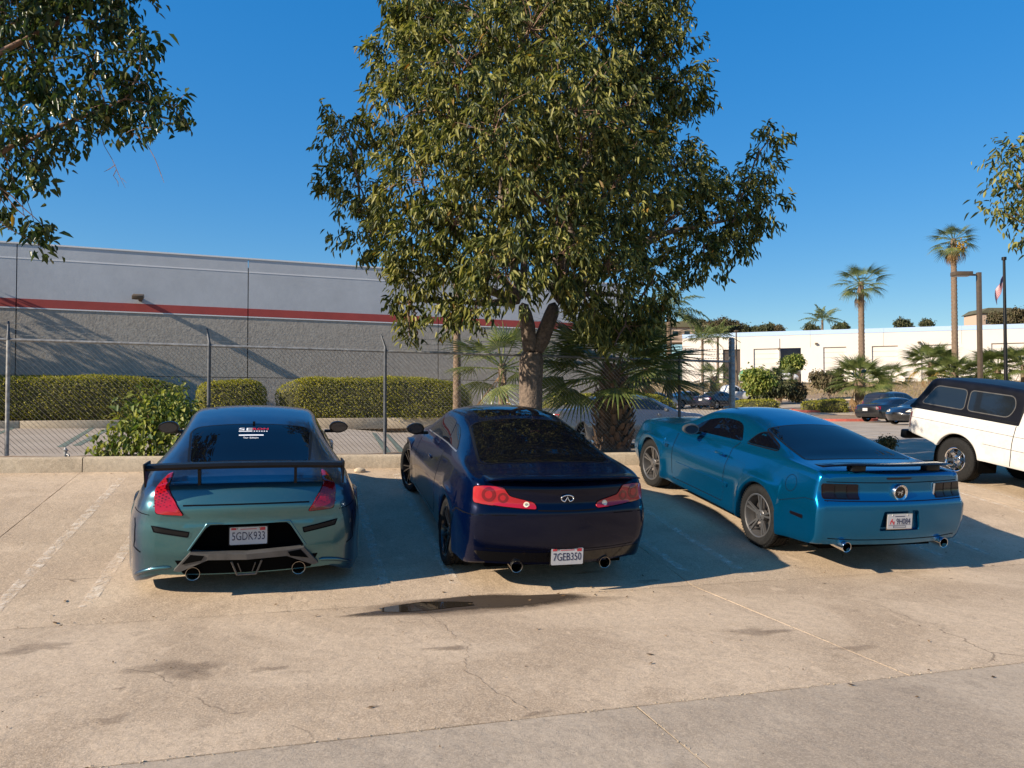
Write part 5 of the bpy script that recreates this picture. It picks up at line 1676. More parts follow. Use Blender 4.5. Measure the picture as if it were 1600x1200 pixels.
for sg, pr in ((-1, 'L'), (1, 'R')):
    panel(cm, 'quarter_window', round_poly([(1.02, 1.105), (1.10, 1.135), (1.47, 1.225), (1.54, 1.20), (1.63, 1.075)], [.04, .08, .04, .04, .05]), pr, M['tint'], m_car)
    ribbon(cm, 'quarter_window_trim', [round_poly([(1.02, 1.095), (1.10, 1.14), (1.47, 1.235), (1.55, 1.20), (1.645, 1.065)], .04)], pr, M['seam'], m_car, .012, .002, closed=True)
    panel(cm, 'side_window', round_poly([(1.74, 1.07), (3.02, .99), (2.72, 1.175), (2.35, 1.265), (2.03, 1.265), (1.90, 1.235)], [.05, .05, .2, .15, .1, .1]), pr, M['tint'], m_car)
    panel(cm, 'door', round_poly([(1.80, .30), (3.14, .30), (3.16, .93), (1.83, 1.0)], [.10, .08, .04, .04]), pr, MM, m_car, .0015, .004)
    ribbon(cm, 'door_gap', [[(1.76, 1.05), (1.83, .96), (1.85, .75), (1.82, .45), (1.86, .31), (3.10, .30), (3.15, .40), (3.18, .95)]], pr, M['seam'], m_car, .010)
    # side scoop crease
    panel(cm, 'side_crease', round_poly([(1.74, .505), (3.05, .515), (3.05, .535), (1.72, .555)], .01), pr, MM, m_car, .012, .014)
    bm = bmesh.new(); add_box(bm, (sg*.93, 1.95, .885), (.03, .17, .03), None, .012); obj('door_handle', bm, MM, m_car, 40)
    mirror(m_car, M['alloy_dark'] if sg < 0 else MM, sg*.99, 2.58, 1.07, sg, .115, .072)
    circ = [(.56+.085*math.cos(t), .855+.085*math.sin(t)) for t in np.linspace(0, 2*math.pi, 28, endpoint=False)]
    if sg < 0: ribbon(cm, 'fuel_flap_gap', [circ], pr, M['seam'], m_car, .005, .0015, closed=True)
    panel(cm, 'side_marker', round_poly([(.30, .545), (.50, .545), (.50, .575), (.30, .585)], .01), pr, M['smoke_lens'], m_car, .004, .006)
    ribbon(cm, 'bumper_gap', [[(.10, .775), (.30, .765), (.68, .64)]], pr, M['seam'], m_car, .005)
    me = text_mesh('GT', .07, .003, .10)
    lo, nr, _, _ = cm.bvh.ray_cast(*mapper(pr)(3.33, .70))
    me.transform(Matrix.Translation(lo + nr*.002) @ Matrix(((0, 0, sg), (sg, 0, 0), (0, 1, 0))).to_4x4())
    obj_from_mesh('fender_badge', me, M['black'], m_car)
    # three-segment square lamp
    q = lambda pts: [(sg*u, v) for u, v in pts]
    tl = panel(cm, 'tail_light', round_poly(q([(.47, .795), (.845, .795), (.85, .93), (.835, .945), (.47, .945)]), .012), 'rear', M['smoke_lens'], m_car, .006, .03, .04)
    for k in range(3):
        u0 = .478 + .125*k
        panel(cm, 'lamp_segment', round_poly(q([(u0, .803), (u0+.112, .803), (u0+.112, .937), (u0, .937)]), .01), 'rear', M['smoke_lens'] if k != 1 else M['gloss_black'], tl, .011, .005, .05)
    exhaust(m_car, sg*.60, .02, .325, .052, .3, M['chrome'])
bm = bmesh.new()   # bright edge on the right lamp
lo, nr, _, _ = cm.bvh.ray_cast(*mapper('rear')(.462, .87))
add_box(bm, lo + Vector((0, -.008, 0)), (.016, .012, .148), None, .003); obj('lamp_edge', bm, M['alloy'], m_car, 40)
ribbon(cm, 'boot_gap', [[(-.80, .962), (.80, .962)], [(-.84, .782), (.84, .782)]], 'rear', M['seam'], m_car, .008, .002)
panel(cm, 'brake_lamp', round_poly([(-.15, .995), (.15, .995), (.15, 1.015), (-.15, 1.015)], .006), 'rear', M['smoke_lens'], m_car, .004, .006)
ribbon(cm, 'bumper_lower_gap', [[(-.78, .40), (-.5, .385), (.5, .385), (.78, .40)]], 'rear', M['seam'], m_car, .008, .002)
# pedestal spoiler
bm = bmesh.new(); rows = []
for i in range(33):
    u = -.80 + 1.6*i/32; k = abs(u)/.80
    y0 = .10 + .16*k**2.5; z0 = 1.135 - .035*k**5
    t = .020*(1-.6*k**8)
    rows.append([bm.verts.new(p) for p in ((u, y0-.07, z0+.012), (u, y0-.06, z0+t+.006), (u, y0+.05, z0+t-.004), (u, y0+.11, z0-.002), (u, y0+.05, z0-.010), (u, y0-.04, z0-.006))])
for a, b in zip(rows, rows[1:]):
    for k in range(6): bm.faces.new((a[k], a[(k+1) % 6], b[(k+1) % 6], b[k]))
bm.faces.new(rows[0]); bm.faces.new(rows[-1][::-1]); fix_normals(bm)
sp = obj('boot_spoiler', bm, M['gloss_black'], m_car, 45)
for sg in (-1, 1):
    bm = bmesh.new(); add_box(bm, (sg*.46, .16, 1.10), (.17, .09, .06), None, .012); obj('spoiler_foot', bm, M['black'], sp, 40)
# round boot emblem
lo, nr, _, _ = cm.bvh.ray_cast(*mapper('rear')(0, .865)); lo = lo - Vector((0, .016, 0))
bm = bmesh.new()
add_lathe(bm, [(lo.y+.02, .085), (lo.y-.018, .085), (lo.y-.024, .080), (lo.y-.018, .064), (lo.y-.012, .060)], 'y', 40, (0, 0, .865))
fix_normals(bm); bd_ = obj('boot_badge', bm, M['chrome'], m_car, 40)
bm = bmesh.new()
add_lathe(bm, [(lo.y-.013, .062), (lo.y-.013, .001)], 'y', 32, (0, 0, .865)); fix_normals(bm)
obj('badge_face', bm, M['gloss_black'], bd_)
bm = bmesh.new()     # small running figure and stripes on the medallion
for dx, dz, w_, h_, a in ((0, .002, .055, .010, .25), (.018, .016, .018, .012, -.5), (-.022, -.012, .006, .024, .5), (.012, -.014, .006, .024, -.4), (-.032, .008, .02, .005, .2)):
    add_box(bm, (dx, lo.y-.016, .865+dz), (w_, .003, h_), Matrix.Rotation(a, 3, 'Y'))
obj('badge_relief', bm, M['alloy'], bd_)
bm = bmesh.new()
for k in range(16):
    a = 2*math.pi*k/16
    add_box(bm, (.072*math.cos(a), lo.y-.022, .865+.072*math.sin(a)), (.006, .004, .003), Matrix.Rotation(-a, 3, 'Y'))
obj('badge_lettering', bm, M['black'], bd_)
cut_recess(cm, bm_body, round_poly([(-.24, .48), (.26, .48), (.22, .69), (-.20, .69)], .03), m_car, MM, .03)
licence_plate(m_car, .0, .008, .575, '9H084', -.05, 'in')
seat_on_lot(m_car, 5.86, -.10, .012)
# ------------------------------------------------------------------ white pickup with a black canopy, nose towards us
pk = empty('pickup_truck', label='white pickup truck with a black camper shell over its bed, at the right edge', cat='truck')
MWT = paint('dusty_white_paint', (0.55, 0.535, 0.51), metal=0.0, rough=.4, dust=.25)
MCAP = mat('black_fibreglass', (0.005, 0.0055, 0.009), 0.42, coat=0.0, spec=0.2, var=0.3, vscale=4)
PT = dict(   # lower body: bed side, cab lower half, bonnet
    zc=[(0, 1.12), (2.05, 1.13), (3.6, 1.12), (3.9, 1.10), (4.6, 1.02), (5.1, .95)],
    zb=[(0, 1.10), (2.05, 1.11), (3.6, 1.10), (4.6, .98), (5.1, .9)],
    wb=[(0, .77), (.2, .79), (3.6, .79), (4.6, .76), (5.1, .7)],
    zr=[(0, 1.11), (2.05, 1.12), (3.6, 1.11), (4.6, 1.0), (5.1, .93)],
    wr=[(0, .6), (3.6, .62), (5.1, .5)],
    ws=[(0, .80), (.15, .835), (1.0, .845), (3.6, .85), (4.6, .83), (5.1, .75)],
    zs=[(0, .85), (5.1, .8)],
    wl=[(0, .78), (.2, .82), (3.6, .83), (5.1, .72)],
    zl=[(0, .66), (.4, .60), (.9, .50), (1.7, .44), (4.5, .44), (5.1, .5)],
    yr=[(.4, .03), (.6, 0), (1.1, .02)], yf=[(.4, .05), (.7, 0), (1., .08)], bow=.03, bowf=.15, shx=.35, shz=.80,
    arches=[(1.12, .36, .43, .03), (4.15, .36, .42, .03)])
ct = Car(PT); body_obj(ct, pk, MWT)
PC = dict(   # cab upper half
    zc=[(2.12, 1.58), (2.3, 1.63), (2.7, 1.64), (3.2, 1.58), (3.7, 1.3), (3.95, 1.10)],
    zb=[(2.12, 1.10), (3.95, 1.05)], wb=[(2.12, .79), (3.95, .78)],
    zr=[(2.12, 1.51), (2.3, 1.54), (2.7, 1.55), (3.2, 1.49), (3.7, 1.24), (3.95, 1.07)],
    wr=[(2.12, .62), (3.2, .63), (3.95, .70)], ws=[(2.12, .80), (3.95, .80)], zs=[(2.12, 1.06), (3.95, 1.03)],
    wl=[(2.12, .80), (3.95, .80)], zl=[(2.12, 1.0), (3.95, 1.0)], yr=[(1., 0), (1.7, 0)], yf=[(1., 0), (1.7, 0)], bow=.0, bowf=.0)
def shifted(prof, dy):
    q = dict(prof)
    for k in ('zc', 'zb', 'wb', 'zr', 'wr', 'ws', 'zs', 'wl', 'zl'): q[k] = [(a-dy, b) for a, b in prof[k]]
    return q
cab = Car(shifted(PC, 2.12), .8)
bmesh.ops.translate(cab.bm, verts=cab.bm.verts[:], vec=(0, 2.12, 0)); cab.bvh = BVHTree.FromBMesh(cab.bm)
me = bpy.data.meshes.new('cab'); cab.bm.to_mesh(me); me.polygons.foreach_set('use_smooth', [True]*len(me.polygons)); me.set_sharp_from_angle(angle=.7)
obj_from_mesh('cab', me, MWT, pk)
PS = dict(   # camper shell
    zc=[(0, 1.18), (.15, 1.38), (.33, 1.63), (.38, 1.67), (.48, 1.685), (1.4, 1.69), (2.13, 1.66)],
    zb=[(0, 1.13), (2.13, 1.13)], wb=[(0, .79), (2.13, .79)],
    zr=[(0, 1.17), (.15, 1.36), (.33, 1.60), (.38, 1.635), (.48, 1.65), (1.4, 1.655), (2.13, 1.625)], crease=.05,
    wr=[(0, .73), (.32, .69), (2.13, .69)], ws=[(0, .80), (2.13, .80)], zs=[(0, 1.115), (2.13, 1.115)],
    wl=[(0, .795), (2.13, .795)], zl=[(0, 1.09), (2.13, 1.09)], yr=[(1, 0), (1.8, 0)], yf=[(1, 0), (1.8, 0)], bow=.02, bowf=.0)
csh = Car(PS, .8)
me = bpy.data.meshes.new('camper_shell'); csh.bm.to_mesh(me); me.polygons.foreach_set('use_smooth', [True]*len(me.polygons)); me.set_sharp_from_angle(angle=.7)
shell = obj_from_mesh('camper_shell', me, MCAP, pk)
for sg, pr in ((-1, 'L'), (1, 'R')):
    for poly in ([(.24, 1.20), (1.12, 1.20), (1.12, 1.54), (.50, 1.54)], [(1.18, 1.20), (1.93, 1.20), (2.02, 1.36), (1.97, 1.54), (1.18, 1.54)]):
        w_ = panel(csh, 'shell_window', round_poly(poly, .08), pr, M['glass_far'], shell, .004, .006)
        ribbon(csh, 'window_frame', [round_poly(poly, .08)], pr, M['grey_plastic'], w_, .016, .005, closed=True)
    panel(csh, 'shell_rail', [(.02, 1.10), (2.10, 1.10), (2.10, 1.15), (.02, 1.15)], pr, M['black'], shell, .004, .006)
    panel(cab, 'extra_cab_window', round_poly([(2.28, 1.13), (2.72, 1.13), (2.70, 1.54), (2.34, 1.54)], .07), pr, M['glass_far'], pk, .003, .006)
    panel(cab, 'side_window', round_poly([(2.84, 1.11), (3.62, 1.09), (3.30, 1.50), (2.84, 1.55)], .05), pr, M['glass_far'], pk, .003, .006)
    ribbon(ct, 'panel_gap', [[(2.10, .46), (2.10, 1.09)], [(2.78, .50), (2.78, 1.09)], [(3.70, .52), (3.72, 1.06)]], pr, M['seam'], pk, .012, .002)
    ribbon(ct, 'side_crease', [[(.10, .93), (3.9, .93)], [(1.6, .72), (3.7, .72)]], pr, M['seam'], pk, .006, .001)
    bm = bmesh.new(); add_box(bm, (sg*.86, 2.93, .92), (.03, .16, .03), None, .01); obj('door_handle', bm, M['black'], pk, 40)
    tl = panel(ct, 'tail_light', [(0.0, .74), (.09, .74), (.09, 1.02), (0.0, 1.02)], pr, M['red_dark'], pk, .006, .02, .04)
    make_wheel(pk, sg*.73, 1.12, .36, .365, .20, .26, 'six', sg, M['chrome'])
    make_wheel(pk, sg*.73, 4.15, .36, .365, .20, .26, 'six', sg, M['chrome'])
    mirror(pk, M['black'], sg*1.0, 3.55, 1.18, sg, .10, .09)
wheel_wells(pk, ct, (1.12, 4.15), .36, .43, .83, .45)
bm = bmesh.new(); add_box(bm, (0, -.10, .58), (1.55, .14, .16), None, .03); obj('rear_bumper', bm, M['black'], pk, 40)
bm = bmesh.new(); add_tube(bm, [(-.3, .6, .42), (-.3, 2.6, .40)], .035, 8); obj('exhaust_pipe', bm, M['steel'], pk, 50)
bm = bmesh.new(); add_box(bm, (0, 2.5, .5), (1.0, 4.0, .2)); add_box(bm, (0, 1.12, .36), (1.3, .09, .09)); obj('underbody', bm, M['dark'], pk)
bm = bmesh.new(); add_tube(bm, [(-.82, 1.15, 1.12), (-.80, 1.15, 1.30), (-.70, 1.16, 1.68), (-.60, 1.16, 1.78)], .008, 6); obj('tie_down_cord', bm, M['plate'], shell, 60)
panel(cab, 'windscreen', round_poly([(-.62, 3.27), (.62, 3.27), (.66, 3.80), (-.66, 3.80)], .05), 'top', M['glass_far'], pk, .003, .006, .1)
seat_on_lot(pk, 11.42, 9.87 - YB + 1.12, 0.0, True)

# ------------------------------------------------------------------ parked vehicles farther off
def scale_prof(p, L, W, H, dz=0):
    L0 = p['zc'][-1][0]; H0 = max(z for _, z in p['zc'])
    q = {}
    for k, v in p.items():
        if k in ('zc', 'zb', 'zr', 'zs', 'zl'): q[k] = [(a*L/L0, b*H/H0) for a, b in v]
        elif k in ('wb', 'wr', 'ws', 'wl'): q[k] = [(a*L/L0, b*W) for a, b in v]
        elif k == 'arches': q[k] = [(a*L/L0, b, r, f) for a, b, r, f in v]
        else: q[k] = v
    return q
SED = dict(zc=[(0, .92), (.1, 1.02), (.7, 1.06), (1.0, 1.16), (1.5, 1.36), (2.2, 1.43), (2.7, 1.40), (3.2, 1.17), (3.5, 1.0), (4.5, .84), (4.7, .66)],
    zb=[(0, .9), (.3, .97), (1.0, 1.0), (3.4, .93), (4.5, .78), (4.7, .6)], wb=[(0, .72), (.3, .79), (3.4, .78), (4.5, .68), (4.7, .55)],
    zr=[(0, .91), (.1, 1.0), (.7, 1.04), (1.0, 1.11), (1.5, 1.28), (2.2, 1.34), (2.7, 1.31), (3.2, 1.1), (3.5, .97), (4.5, .81), (4.7, .63)],
    wr=[(0, .6), (.7, .68), (1.5, .58), (2.7, .59), (3.4, .66), (4.7, .45)], ws=[(0, .8), (.2, .87), (1., .9), (3.7, .9), (4.5, .83), (4.7, .65)],
    zs=[(0, .62), (4.7, .55)], wl=[(0, .74), (.3, .86), (3.7, .87), (4.7, .6)], zl=[(0, .3), (.5, .22), (4.7, .22)],
    yr=[(.3, .05), (.5, 0), (.7, 0), (1., .06)], yf=[(.3, .05), (.5, 0), (.8, .12)], bow=.12, bowf=.25,
    arches=[(1.0, .32, .36, .01), (3.75, .32, .36, .01)])
WAG = dict(SED); WAG['zc'] = [(0, 1.0), (.05, 1.2), (.35, 1.52), (.8, 1.62), (1.8, 1.66), (2.6, 1.62), (3.2, 1.33), (3.55, 1.08), (4.5, .92), (4.7, .7)]
WAG['zr'] = [(0, .98), (.05, 1.15), (.35, 1.43), (.8, 1.53), (1.8, 1.56), (2.6, 1.52), (3.2, 1.25), (3.55, 1.04), (4.5, .88), (4.7, .66)]
WAG['zb'] = [(0, .95), (.3, 1.03), (3.5, 1.0), (4.5, .85), (4.7, .64)]
def far_car(name, prof, px, Z, head, colour, label, kind, group='cars parked on the driveway', dy=None):
    """head: direction the nose points, degrees clockwise from straight away seen from the camera"""
    L = prof['zc'][-1][0]
    x, y = V(px, Z); z = T(x, y) if dy is None else dy
    h = math.radians(head); d = vdir(math.sin(h), math.cos(h))
    t = empty(name, (x - d.x*L/2, y - d.y*L/2, z+.035), math.atan2(-d.x, d.y), label, 'car' if kind != 'pick' else 'truck', group)
    c = Car(prof, .55)
    body_obj(c, t, colour)
    hs = prof['zc']; zm = max(z for _, z in hs)
    k = L/4.7
    for sg, pr in ((-1, 'L'), (1, 'R')):
        if kind == 'sedan':
            zb = .99*zm/1.43
            panel(c, 'side_window', round_poly([(1.15*k, zb+.05), (2.15*k, zb+.03), (2.15*k, zm-.13), (1.65*k, zm-.17)], .06), pr, M['glass_far'], t, .004, .006, .2)
            panel(c, 'side_window', round_poly([(2.22*k, zb+.03), (3.2*k, zb-.01), (2.75*k, zm-.15), (2.22*k, zm-.12)], .06), pr, M['glass_far'], t, .004, .006, .2)
        elif kind == 'wagon':
            for a, b, e in ((.5, 1.25, .18), (1.33, 2.2, .16), (2.28, 3.25, .2)):
                panel(c, 'side_window', round_poly([((a+(.0 if a > 1 else .0))*k, 1.09), (b*k, 1.07), ((b-(.45 if b > 3 else 0))*k, zm-e), ((a+(.15 if a < 1 else 0))*k, zm-.17)], .05), pr, M['glass_far'], t, .004, .006, .2)
        elif kind == 'pick':
            panel(c, 'side_window', round_poly([(2.0*k, 1.12), (2.75*k, 1.1), (2.75*k, zm-.2), (2.05*k, zm-.2)], .05), pr, M['glass_far'], t, .004, .006, .2)
            panel(c, 'side_window', round_poly([(2.82*k, 1.1), (3.55*k, 1.06), (3.15*k, zm-.22), (2.82*k, zm-.2)], .05), pr, M['glass_far'], t, .004, .006, .2)
        a = sg*.5
        zl = .80*zm/1.43 if kind == 'sedan' else .95
        panel(c, 'tail_light', [(sg*.62, zl-.06), (sg*.84, zl-.06), (sg*.84, zl+.08), (sg*.62, zl+.08)], ('yaw', a), M['red_lens'], t, .006, .01, .2)
        panel(c, 'headlight', round_poly([(sg*.45, .64), (sg*.72, .64), (sg*.75, .77), (sg*.55, .75)], .03), 'front', M['clear_lens'], t, .006, .01, .2)
        for (yw, zw, R, f) in prof['arches']:
            make_wheel(t, sg*.76, yw, .31, .315, .215, .21, 'five', sg, M['alloy'], 0, 0, True)
        bm = bmesh.new(); add_box(bm, (sg*.98, 3.0*k, (zm*.70)), (.14, .09, .10), None, .03); obj('side_mirror', bm, colour, t, 40)
    if kind == 'sedan':
        panel(c, 'rear_window', round_poly([(-.52, .95*k), (.52, .95*k), (.47, 1.55*k), (-.47, 1.55*k)], .06), 'top', M['glass_far'], t, .004, .006, .2)
        panel(c, 'windscreen', round_poly([(-.5, 2.78*k), (.5, 2.78*k), (.58, 3.38*k), (-.58, 3.38*k)], .06), 'top', M['glass_far'], t, .004, .006, .2)
    elif kind == 'wagon':
        panel(c, 'rear_window', round_poly([(-.52, 1.10), (.52, 1.10), (.47, zm-.18), (-.47, zm-.18)], .06), 'rear', M['glass_far'], t, .004, .006, .2)
        panel(c, 'windscreen', round_poly([(-.5, 2.75*k), (.5, 2.75*k), (.58, 3.4*k), (-.58, 3.4*k)], .06), 'top', M['glass_far'], t, .004, .006, .2)
    bm = bmesh.new(); add_box(bm, (0, -.0, .72*zm/1.43), (.32, .02, .16)); obj('licence_plate', bm, M['plate'], t)
    wheel_wells(t, c, [a[0] for a in prof['arches']], .32, .36, .80, .45)
    bm = bmesh.new(); add_box(bm, (0, L/2, .35), (1.2, L-.8, .2)); obj('underbody', bm, M['dark'], t)
    return t
MDK = paint('black_paint', (0.012, 0.012, 0.014), metal=.3); MNV = paint('dark_blue_paint', (0.010, 0.014, 0.035), metal=.4)
MSV = paint('silver_paint', (0.34, 0.34, 0.34), metal=.7); MWH = paint('white_paint', (0.68, 0.66, 0.62), metal=0, dust=.1)
MSV_SHADE = paint('shaded_silver_paint', (0.16, 0.16, 0.165), metal=.6)  # silver paint darkened: the car's shade is put into the colour
MGR = paint('green_paint', (0.06, 0.22, 0.09), metal=.2); MGY = paint('dark_grey_paint', (0.035, 0.033, 0.034), metal=.5)
far_car('estate_car', WAG, 1398, 47, 62, MGY, 'dark grey estate car behind the black saloon, beside the red island', 'wagon')
far_car('saloon_car', scale_prof(SED, 4.8, 1.0, 1.40), 1398, 42.5, 66, MDK, 'black saloon with bright silver wheels parked before the estate car', 'sedan')
far_car('saloon_car', scale_prof(SED, 4.6, 1.0, 1.38), 1448, 37.5, -112, MDK, 'dark saloon with its headlight showing behind the white pickup tail', 'sedan')
far_car('saloon_car', scale_prof(SED, 4.6, 1.0, 1.43), 1122, 60, 52, MNV, 'dark blue saloon with a red tail light beyond the fence corner post', 'sedan')
far_car('saloon_car', scale_prof(SED, 4.7, 1.0, 1.42), 1074, 63, 60, MSV, 'silver saloon left of the dark blue saloon beyond the fence', 'sedan')
far_car('saloon_car', scale_prof(SED, 4.6, 1.0, 1.43), 1022, 60, 55, MWH, 'white saloon mostly hidden by palm fronds beyond the fence', 'sedan')
PKF = dict(WAG); PKF['zc'] = [(0, 1.05), (1.6, 1.06), (1.85, 1.2), (2.0, 1.62), (2.3, 1.72), (2.9, 1.70), (3.4, 1.4), (3.75, 1.12), (4.9, 1.02), (5.3, .8)]
PKF['zr'] = [(0, 1.04), (1.6, 1.05), (1.85, 1.17), (2.0, 1.52), (2.3, 1.62), (2.9, 1.60), (3.4, 1.32), (3.75, 1.08), (4.9, .98), (5.3, .76)]
PKF['zb'] = [(0, 1.0), (3.6, 1.03), (4.9, .95), (5.3, .72)]; PKF['wb'] = [(0, .82), (3.6, .82), (4.9, .78), (5.3, .6)]
PKF['wr'] = [(0, .7), (1.8, .70), (2.1, .62), (3, .62), (3.7, .72), (5.3, .5)]; PKF['ws'] = [(0, .86), (.3, .9), (4.6, .92), (5.3, .7)]
PKF['zs'] = [(0, .7), (5.3, .65)]; PKF['wl'] = [(0, .84), (4.6, .88), (5.3, .65)]; PKF['zl'] = [(0, .42), (5.3, .38)]
PKF['arches'] = [(1.15, .34, .40, .01), (4.3, .34, .40, .01)]
far_car('pickup_truck', PKF, 1142, 69, 78, MWH, 'white crew cab pickup parked behind the dark blue saloon', 'pick')
far_car('estate_car', WAG, 1185, 90.5, 98, MGR, 'bright green van standing before the cream warehouse', 'wagon', 'vehicles in the cream warehouse yard', 3.92)
far_car('coupe', scale_prof(SED, 4.4, 1.0, 1.30), 1218, 85.0, 85, MWH, 'white coupe in the yard below the open dock bay', 'sedan', 'vehicles in the cream warehouse yard', 3.92)
far_car('saloon_car', scale_prof(SED, 4.7, 1.0, 1.30), 975, 18.6, 72, MSV_SHADE, 'shaded silver car parked behind the fat palm trunk and the fence', 'sedan', 'cars parked on the driveway')
# ------------------------------------------------------------------ plants
def leaf_cloud(name, C, A, N, Ln, Wd, mat, parent, fold=.35, bend=.18):
    """leaves: base C, axis A (unit), face normal N; arrays. Two folded quads each."""
    n = len(C)
    A = A/np.linalg.norm(A, axis=1, keepdims=True)
    N = N - A*(N*A).sum(1, keepdims=True); N /= np.maximum(np.linalg.norm(N, axis=1, keepdims=True), 1e-6)
    B = np.cross(A, N)
    L = Ln[:, None]; W = Wd[:, None]
    b = C; t = C + A*L - N*L*bend
    l1 = C + A*L*.30 + B*W*.5 + N*W*fold; l2 = C + A*L*.66 + B*W*.40 + N*W*fold*.7 - N*L*bend*.4
    r1 = C + A*L*.30 - B*W*.5 + N*W*fold; r2 = C + A*L*.66 - B*W*.40 + N*W*fold*.7 - N*L*bend*.4
    V_ = np.stack([b, l1, l2, t, r2, r1], 1).reshape(-1, 3)
    i = np.arange(n)[:, None]*6
    F_ = np.concatenate([i + np.array([[0, 1, 2, 3]]), i + np.array([[0, 3, 4, 5]])], 0)
    return obj_from_mesh(name, fast_mesh(name, V_, F_, 4), mat, parent)

def rnd_unit(r, n):
    v = r.normal(size=(n, 3)); return v/np.linalg.norm(v, axis=1, keepdims=True)

def broadleaf(root, blobs, trunk_paths, r, clumps_per_m2, per, Ln, Wd, leafm, old=.02, shell=.55, tuft=.85, single=0):
    """blobs: (centre, radius xyz); leaves hang in clumps from twigs towards each blob's outside"""
    C_, D_ = [], []
    for c, rad in blobs:
        rad = np.array(rad, float)
        n = max(3, int(clumps_per_m2*(rad[0]*rad[2]+rad[0]*rad[1]+rad[1]*rad[2])/3*4))
        u = rnd_unit(r, n)
        k = (shell + (1-shell)*r.random(n))**(1.0)
        k = np.where(r.random(n) < .12, k*1.12, k)
        p = np.array(c) + u*rad*k[:, None]
        C_.append(p); D_.append(u*np.array([1, 1, .8]) + np.array([0, 0, -.05]))
    C = np.concatenate(C_); D = np.concatenate(D_); n = len(C)
    # leaves
    idx = np.repeat(np.arange(n), per)
    m = len(idx)
    big = (.75 + .5*r.random(n))[idx]
    sp = r.normal(size=(m, 3))*Ln*tuft
    base = C[idx] + sp*np.array([1, 1, .9])
    ax = D[idx]*.55 + rnd_unit(r, m)*.75 + np.array([0, 0, -.75])
    nm = rnd_unit(r, m)*.8 + np.array([0, 0, .9]) + D[idx]*.4
    ln = Ln*(.65+.6*r.random(m))*big; wd = Wd*(.7+.5*r.random(m))*big
    isold = r.random(m) < old
    if single:      # the leaves that show largest are objects of their own
        dcam = np.linalg.norm(base - np.array([0, 0, CAMZ]), axis=1)
        px_ = (base[:, 0]*CT - base[:, 1]*ST) / np.maximum(base[:, 0]*ST + base[:, 1]*CT, .1)
        score = np.where((px_ > -.69) & (base[:, 2] < 8), ln/dcam, 0)
        pick = np.argsort(-score)[:single]
        lm = None
        for i in pick:
            A = Vector(ax[i]).normalized(); Nn = Vector(nm[i]); Nn = (Nn - A*Nn.dot(A)).normalized(); B = A.cross(Nn)
            if lm is None:
                o = leaf_cloud('leaf', np.zeros((1, 3)), np.array([[1., 0, 0]]), np.array([[0, 0, 1.]]), np.array([1.0]), np.array([Wd/Ln]), leafm, root); lm = o.data
            else:
                o = bpy.data.objects.new('leaf', lm); COL.objects.link(o); o.parent = root
            mt = Matrix((A, B*-1 if False else Nn.cross(A), Nn)).transposed()
            o.matrix_local = Matrix.Translation(base[i]) @ mt.to_4x4() @ Matrix.Diagonal((ln[i],)*3 + (1,))
        keep = np.ones(m, bool); keep[pick] = False
        base, ax, nm, ln, wd, isold = base[keep], ax[keep], nm[keep], ln[keep], wd[keep], isold[keep]
    leaf_cloud('crown', base[~isold], ax[~isold], nm[~isold], ln[~isold], wd[~isold], leafm, root)
    if isold.any(): leaf_cloud('turning_leaves', base[isold], ax[isold], nm[isold], ln[isold], wd[isold], M['leaf_old'], root)['kind'] = 'stuff'
    return C, D

def branch_path(a, b, r, n=7, wob=.12, sag=0.0):
    a, b = Vector(a), Vector(b); L = (b-a).length; P = []
    o1 = Vector(r.normal(size=3))*wob*L*.5
    for i in range(n+1):
        t = i/n
        p = a.lerp(b, t) + o1*math.sin(t*math.pi) + Vector(r.normal(size=3))*wob*L*.08*math.sin(t*math.pi)
        p.z += sag*L*math.sin(t*math.pi)
        P.append(p)
    return P

# --- the big tree between the kerb and the fence
r = np.random.default_rng(21)
TX, TY = 3.70, 11.68
tz = lot_z(TX, YC)+.17
tree = empty('broadleaf_tree', (0, 0, 0), 0, 'big leafy tree with a forked trunk rising behind the navy coupe', 'tree')
ZT = 12.25
def blob_at(px, py, rp, dz=0, k=1.0, Z=ZT, sq=(1, 1, 1)):
    Zc = Z + dz; rad = rp/1150*Zc*k
    return (tuple(W3(px, py, Zc)), (rad*sq[0], rad*sq[1], rad*sq[2]))
BL = [(535, 205, 52, 0), (560, 290, 66, .3), (570, 355, 58, -.4), (640, 175, 92, -.3), (620, 90, 58, .2), (665, 20, 62, 0), (730, 90, 105, -1.0), (830, 40, 115, -.8), (930, 50, 100, -.3),
      (1005, 70, 78, .4), (1030, 10, 55, .5), (1078, 130, 50, .2), (1000, 170, 92, .6), (900, 170, 120, -1.8), (770, 210, 120, -1.9), (660, 280, 92, -1.2), (640, 370, 70, -.8), (710, 350, 85, -1.4),
      (840, 310, 100, -1.9), (960, 290, 108, -1.2), (1060, 260, 78, .2), (1070, 330, 85, .4), (1140, 320, 66, .8), (1195, 325, 42, .9), (1185, 268, 38, 1.0), (1203, 218, 30, 1.0), (1150, 375, 40, .8), (1100, 405, 52, .3),
      (640, 440, 46, -.6), (700, 430, 70, -.9), (650, 490, 30, -.4), (700, 500, 32, -.8), (790, 420, 82, -1.8), (880, 395, 70, -1.9), (950, 420, 80, -1.2), (1020, 440, 62, -.2), (930, 490, 42, -.8), (985, 500, 46, -.2), (1030, 490, 30, .2),
      (745, 480, 36, -1.2), (640, 525, 15, -.3), (905, 460, 40, -1.3), (960, 540, 20, -.4), (620, 470, 22, 0),
      # behind and above the frame
      (700, 120, 130, 1.8), (840, 180, 150, 2.0), (960, 200, 130, 2.0), (800, 330, 120, 2.0), (940, 360, 110, 1.8), (638, 8, 52, .3), (1052, 40, 50, .4), (715, -20, 70, .2), (820, -40, 85, 0), (960, -25, 80, .2), (830, -20, 90, 1.6)]
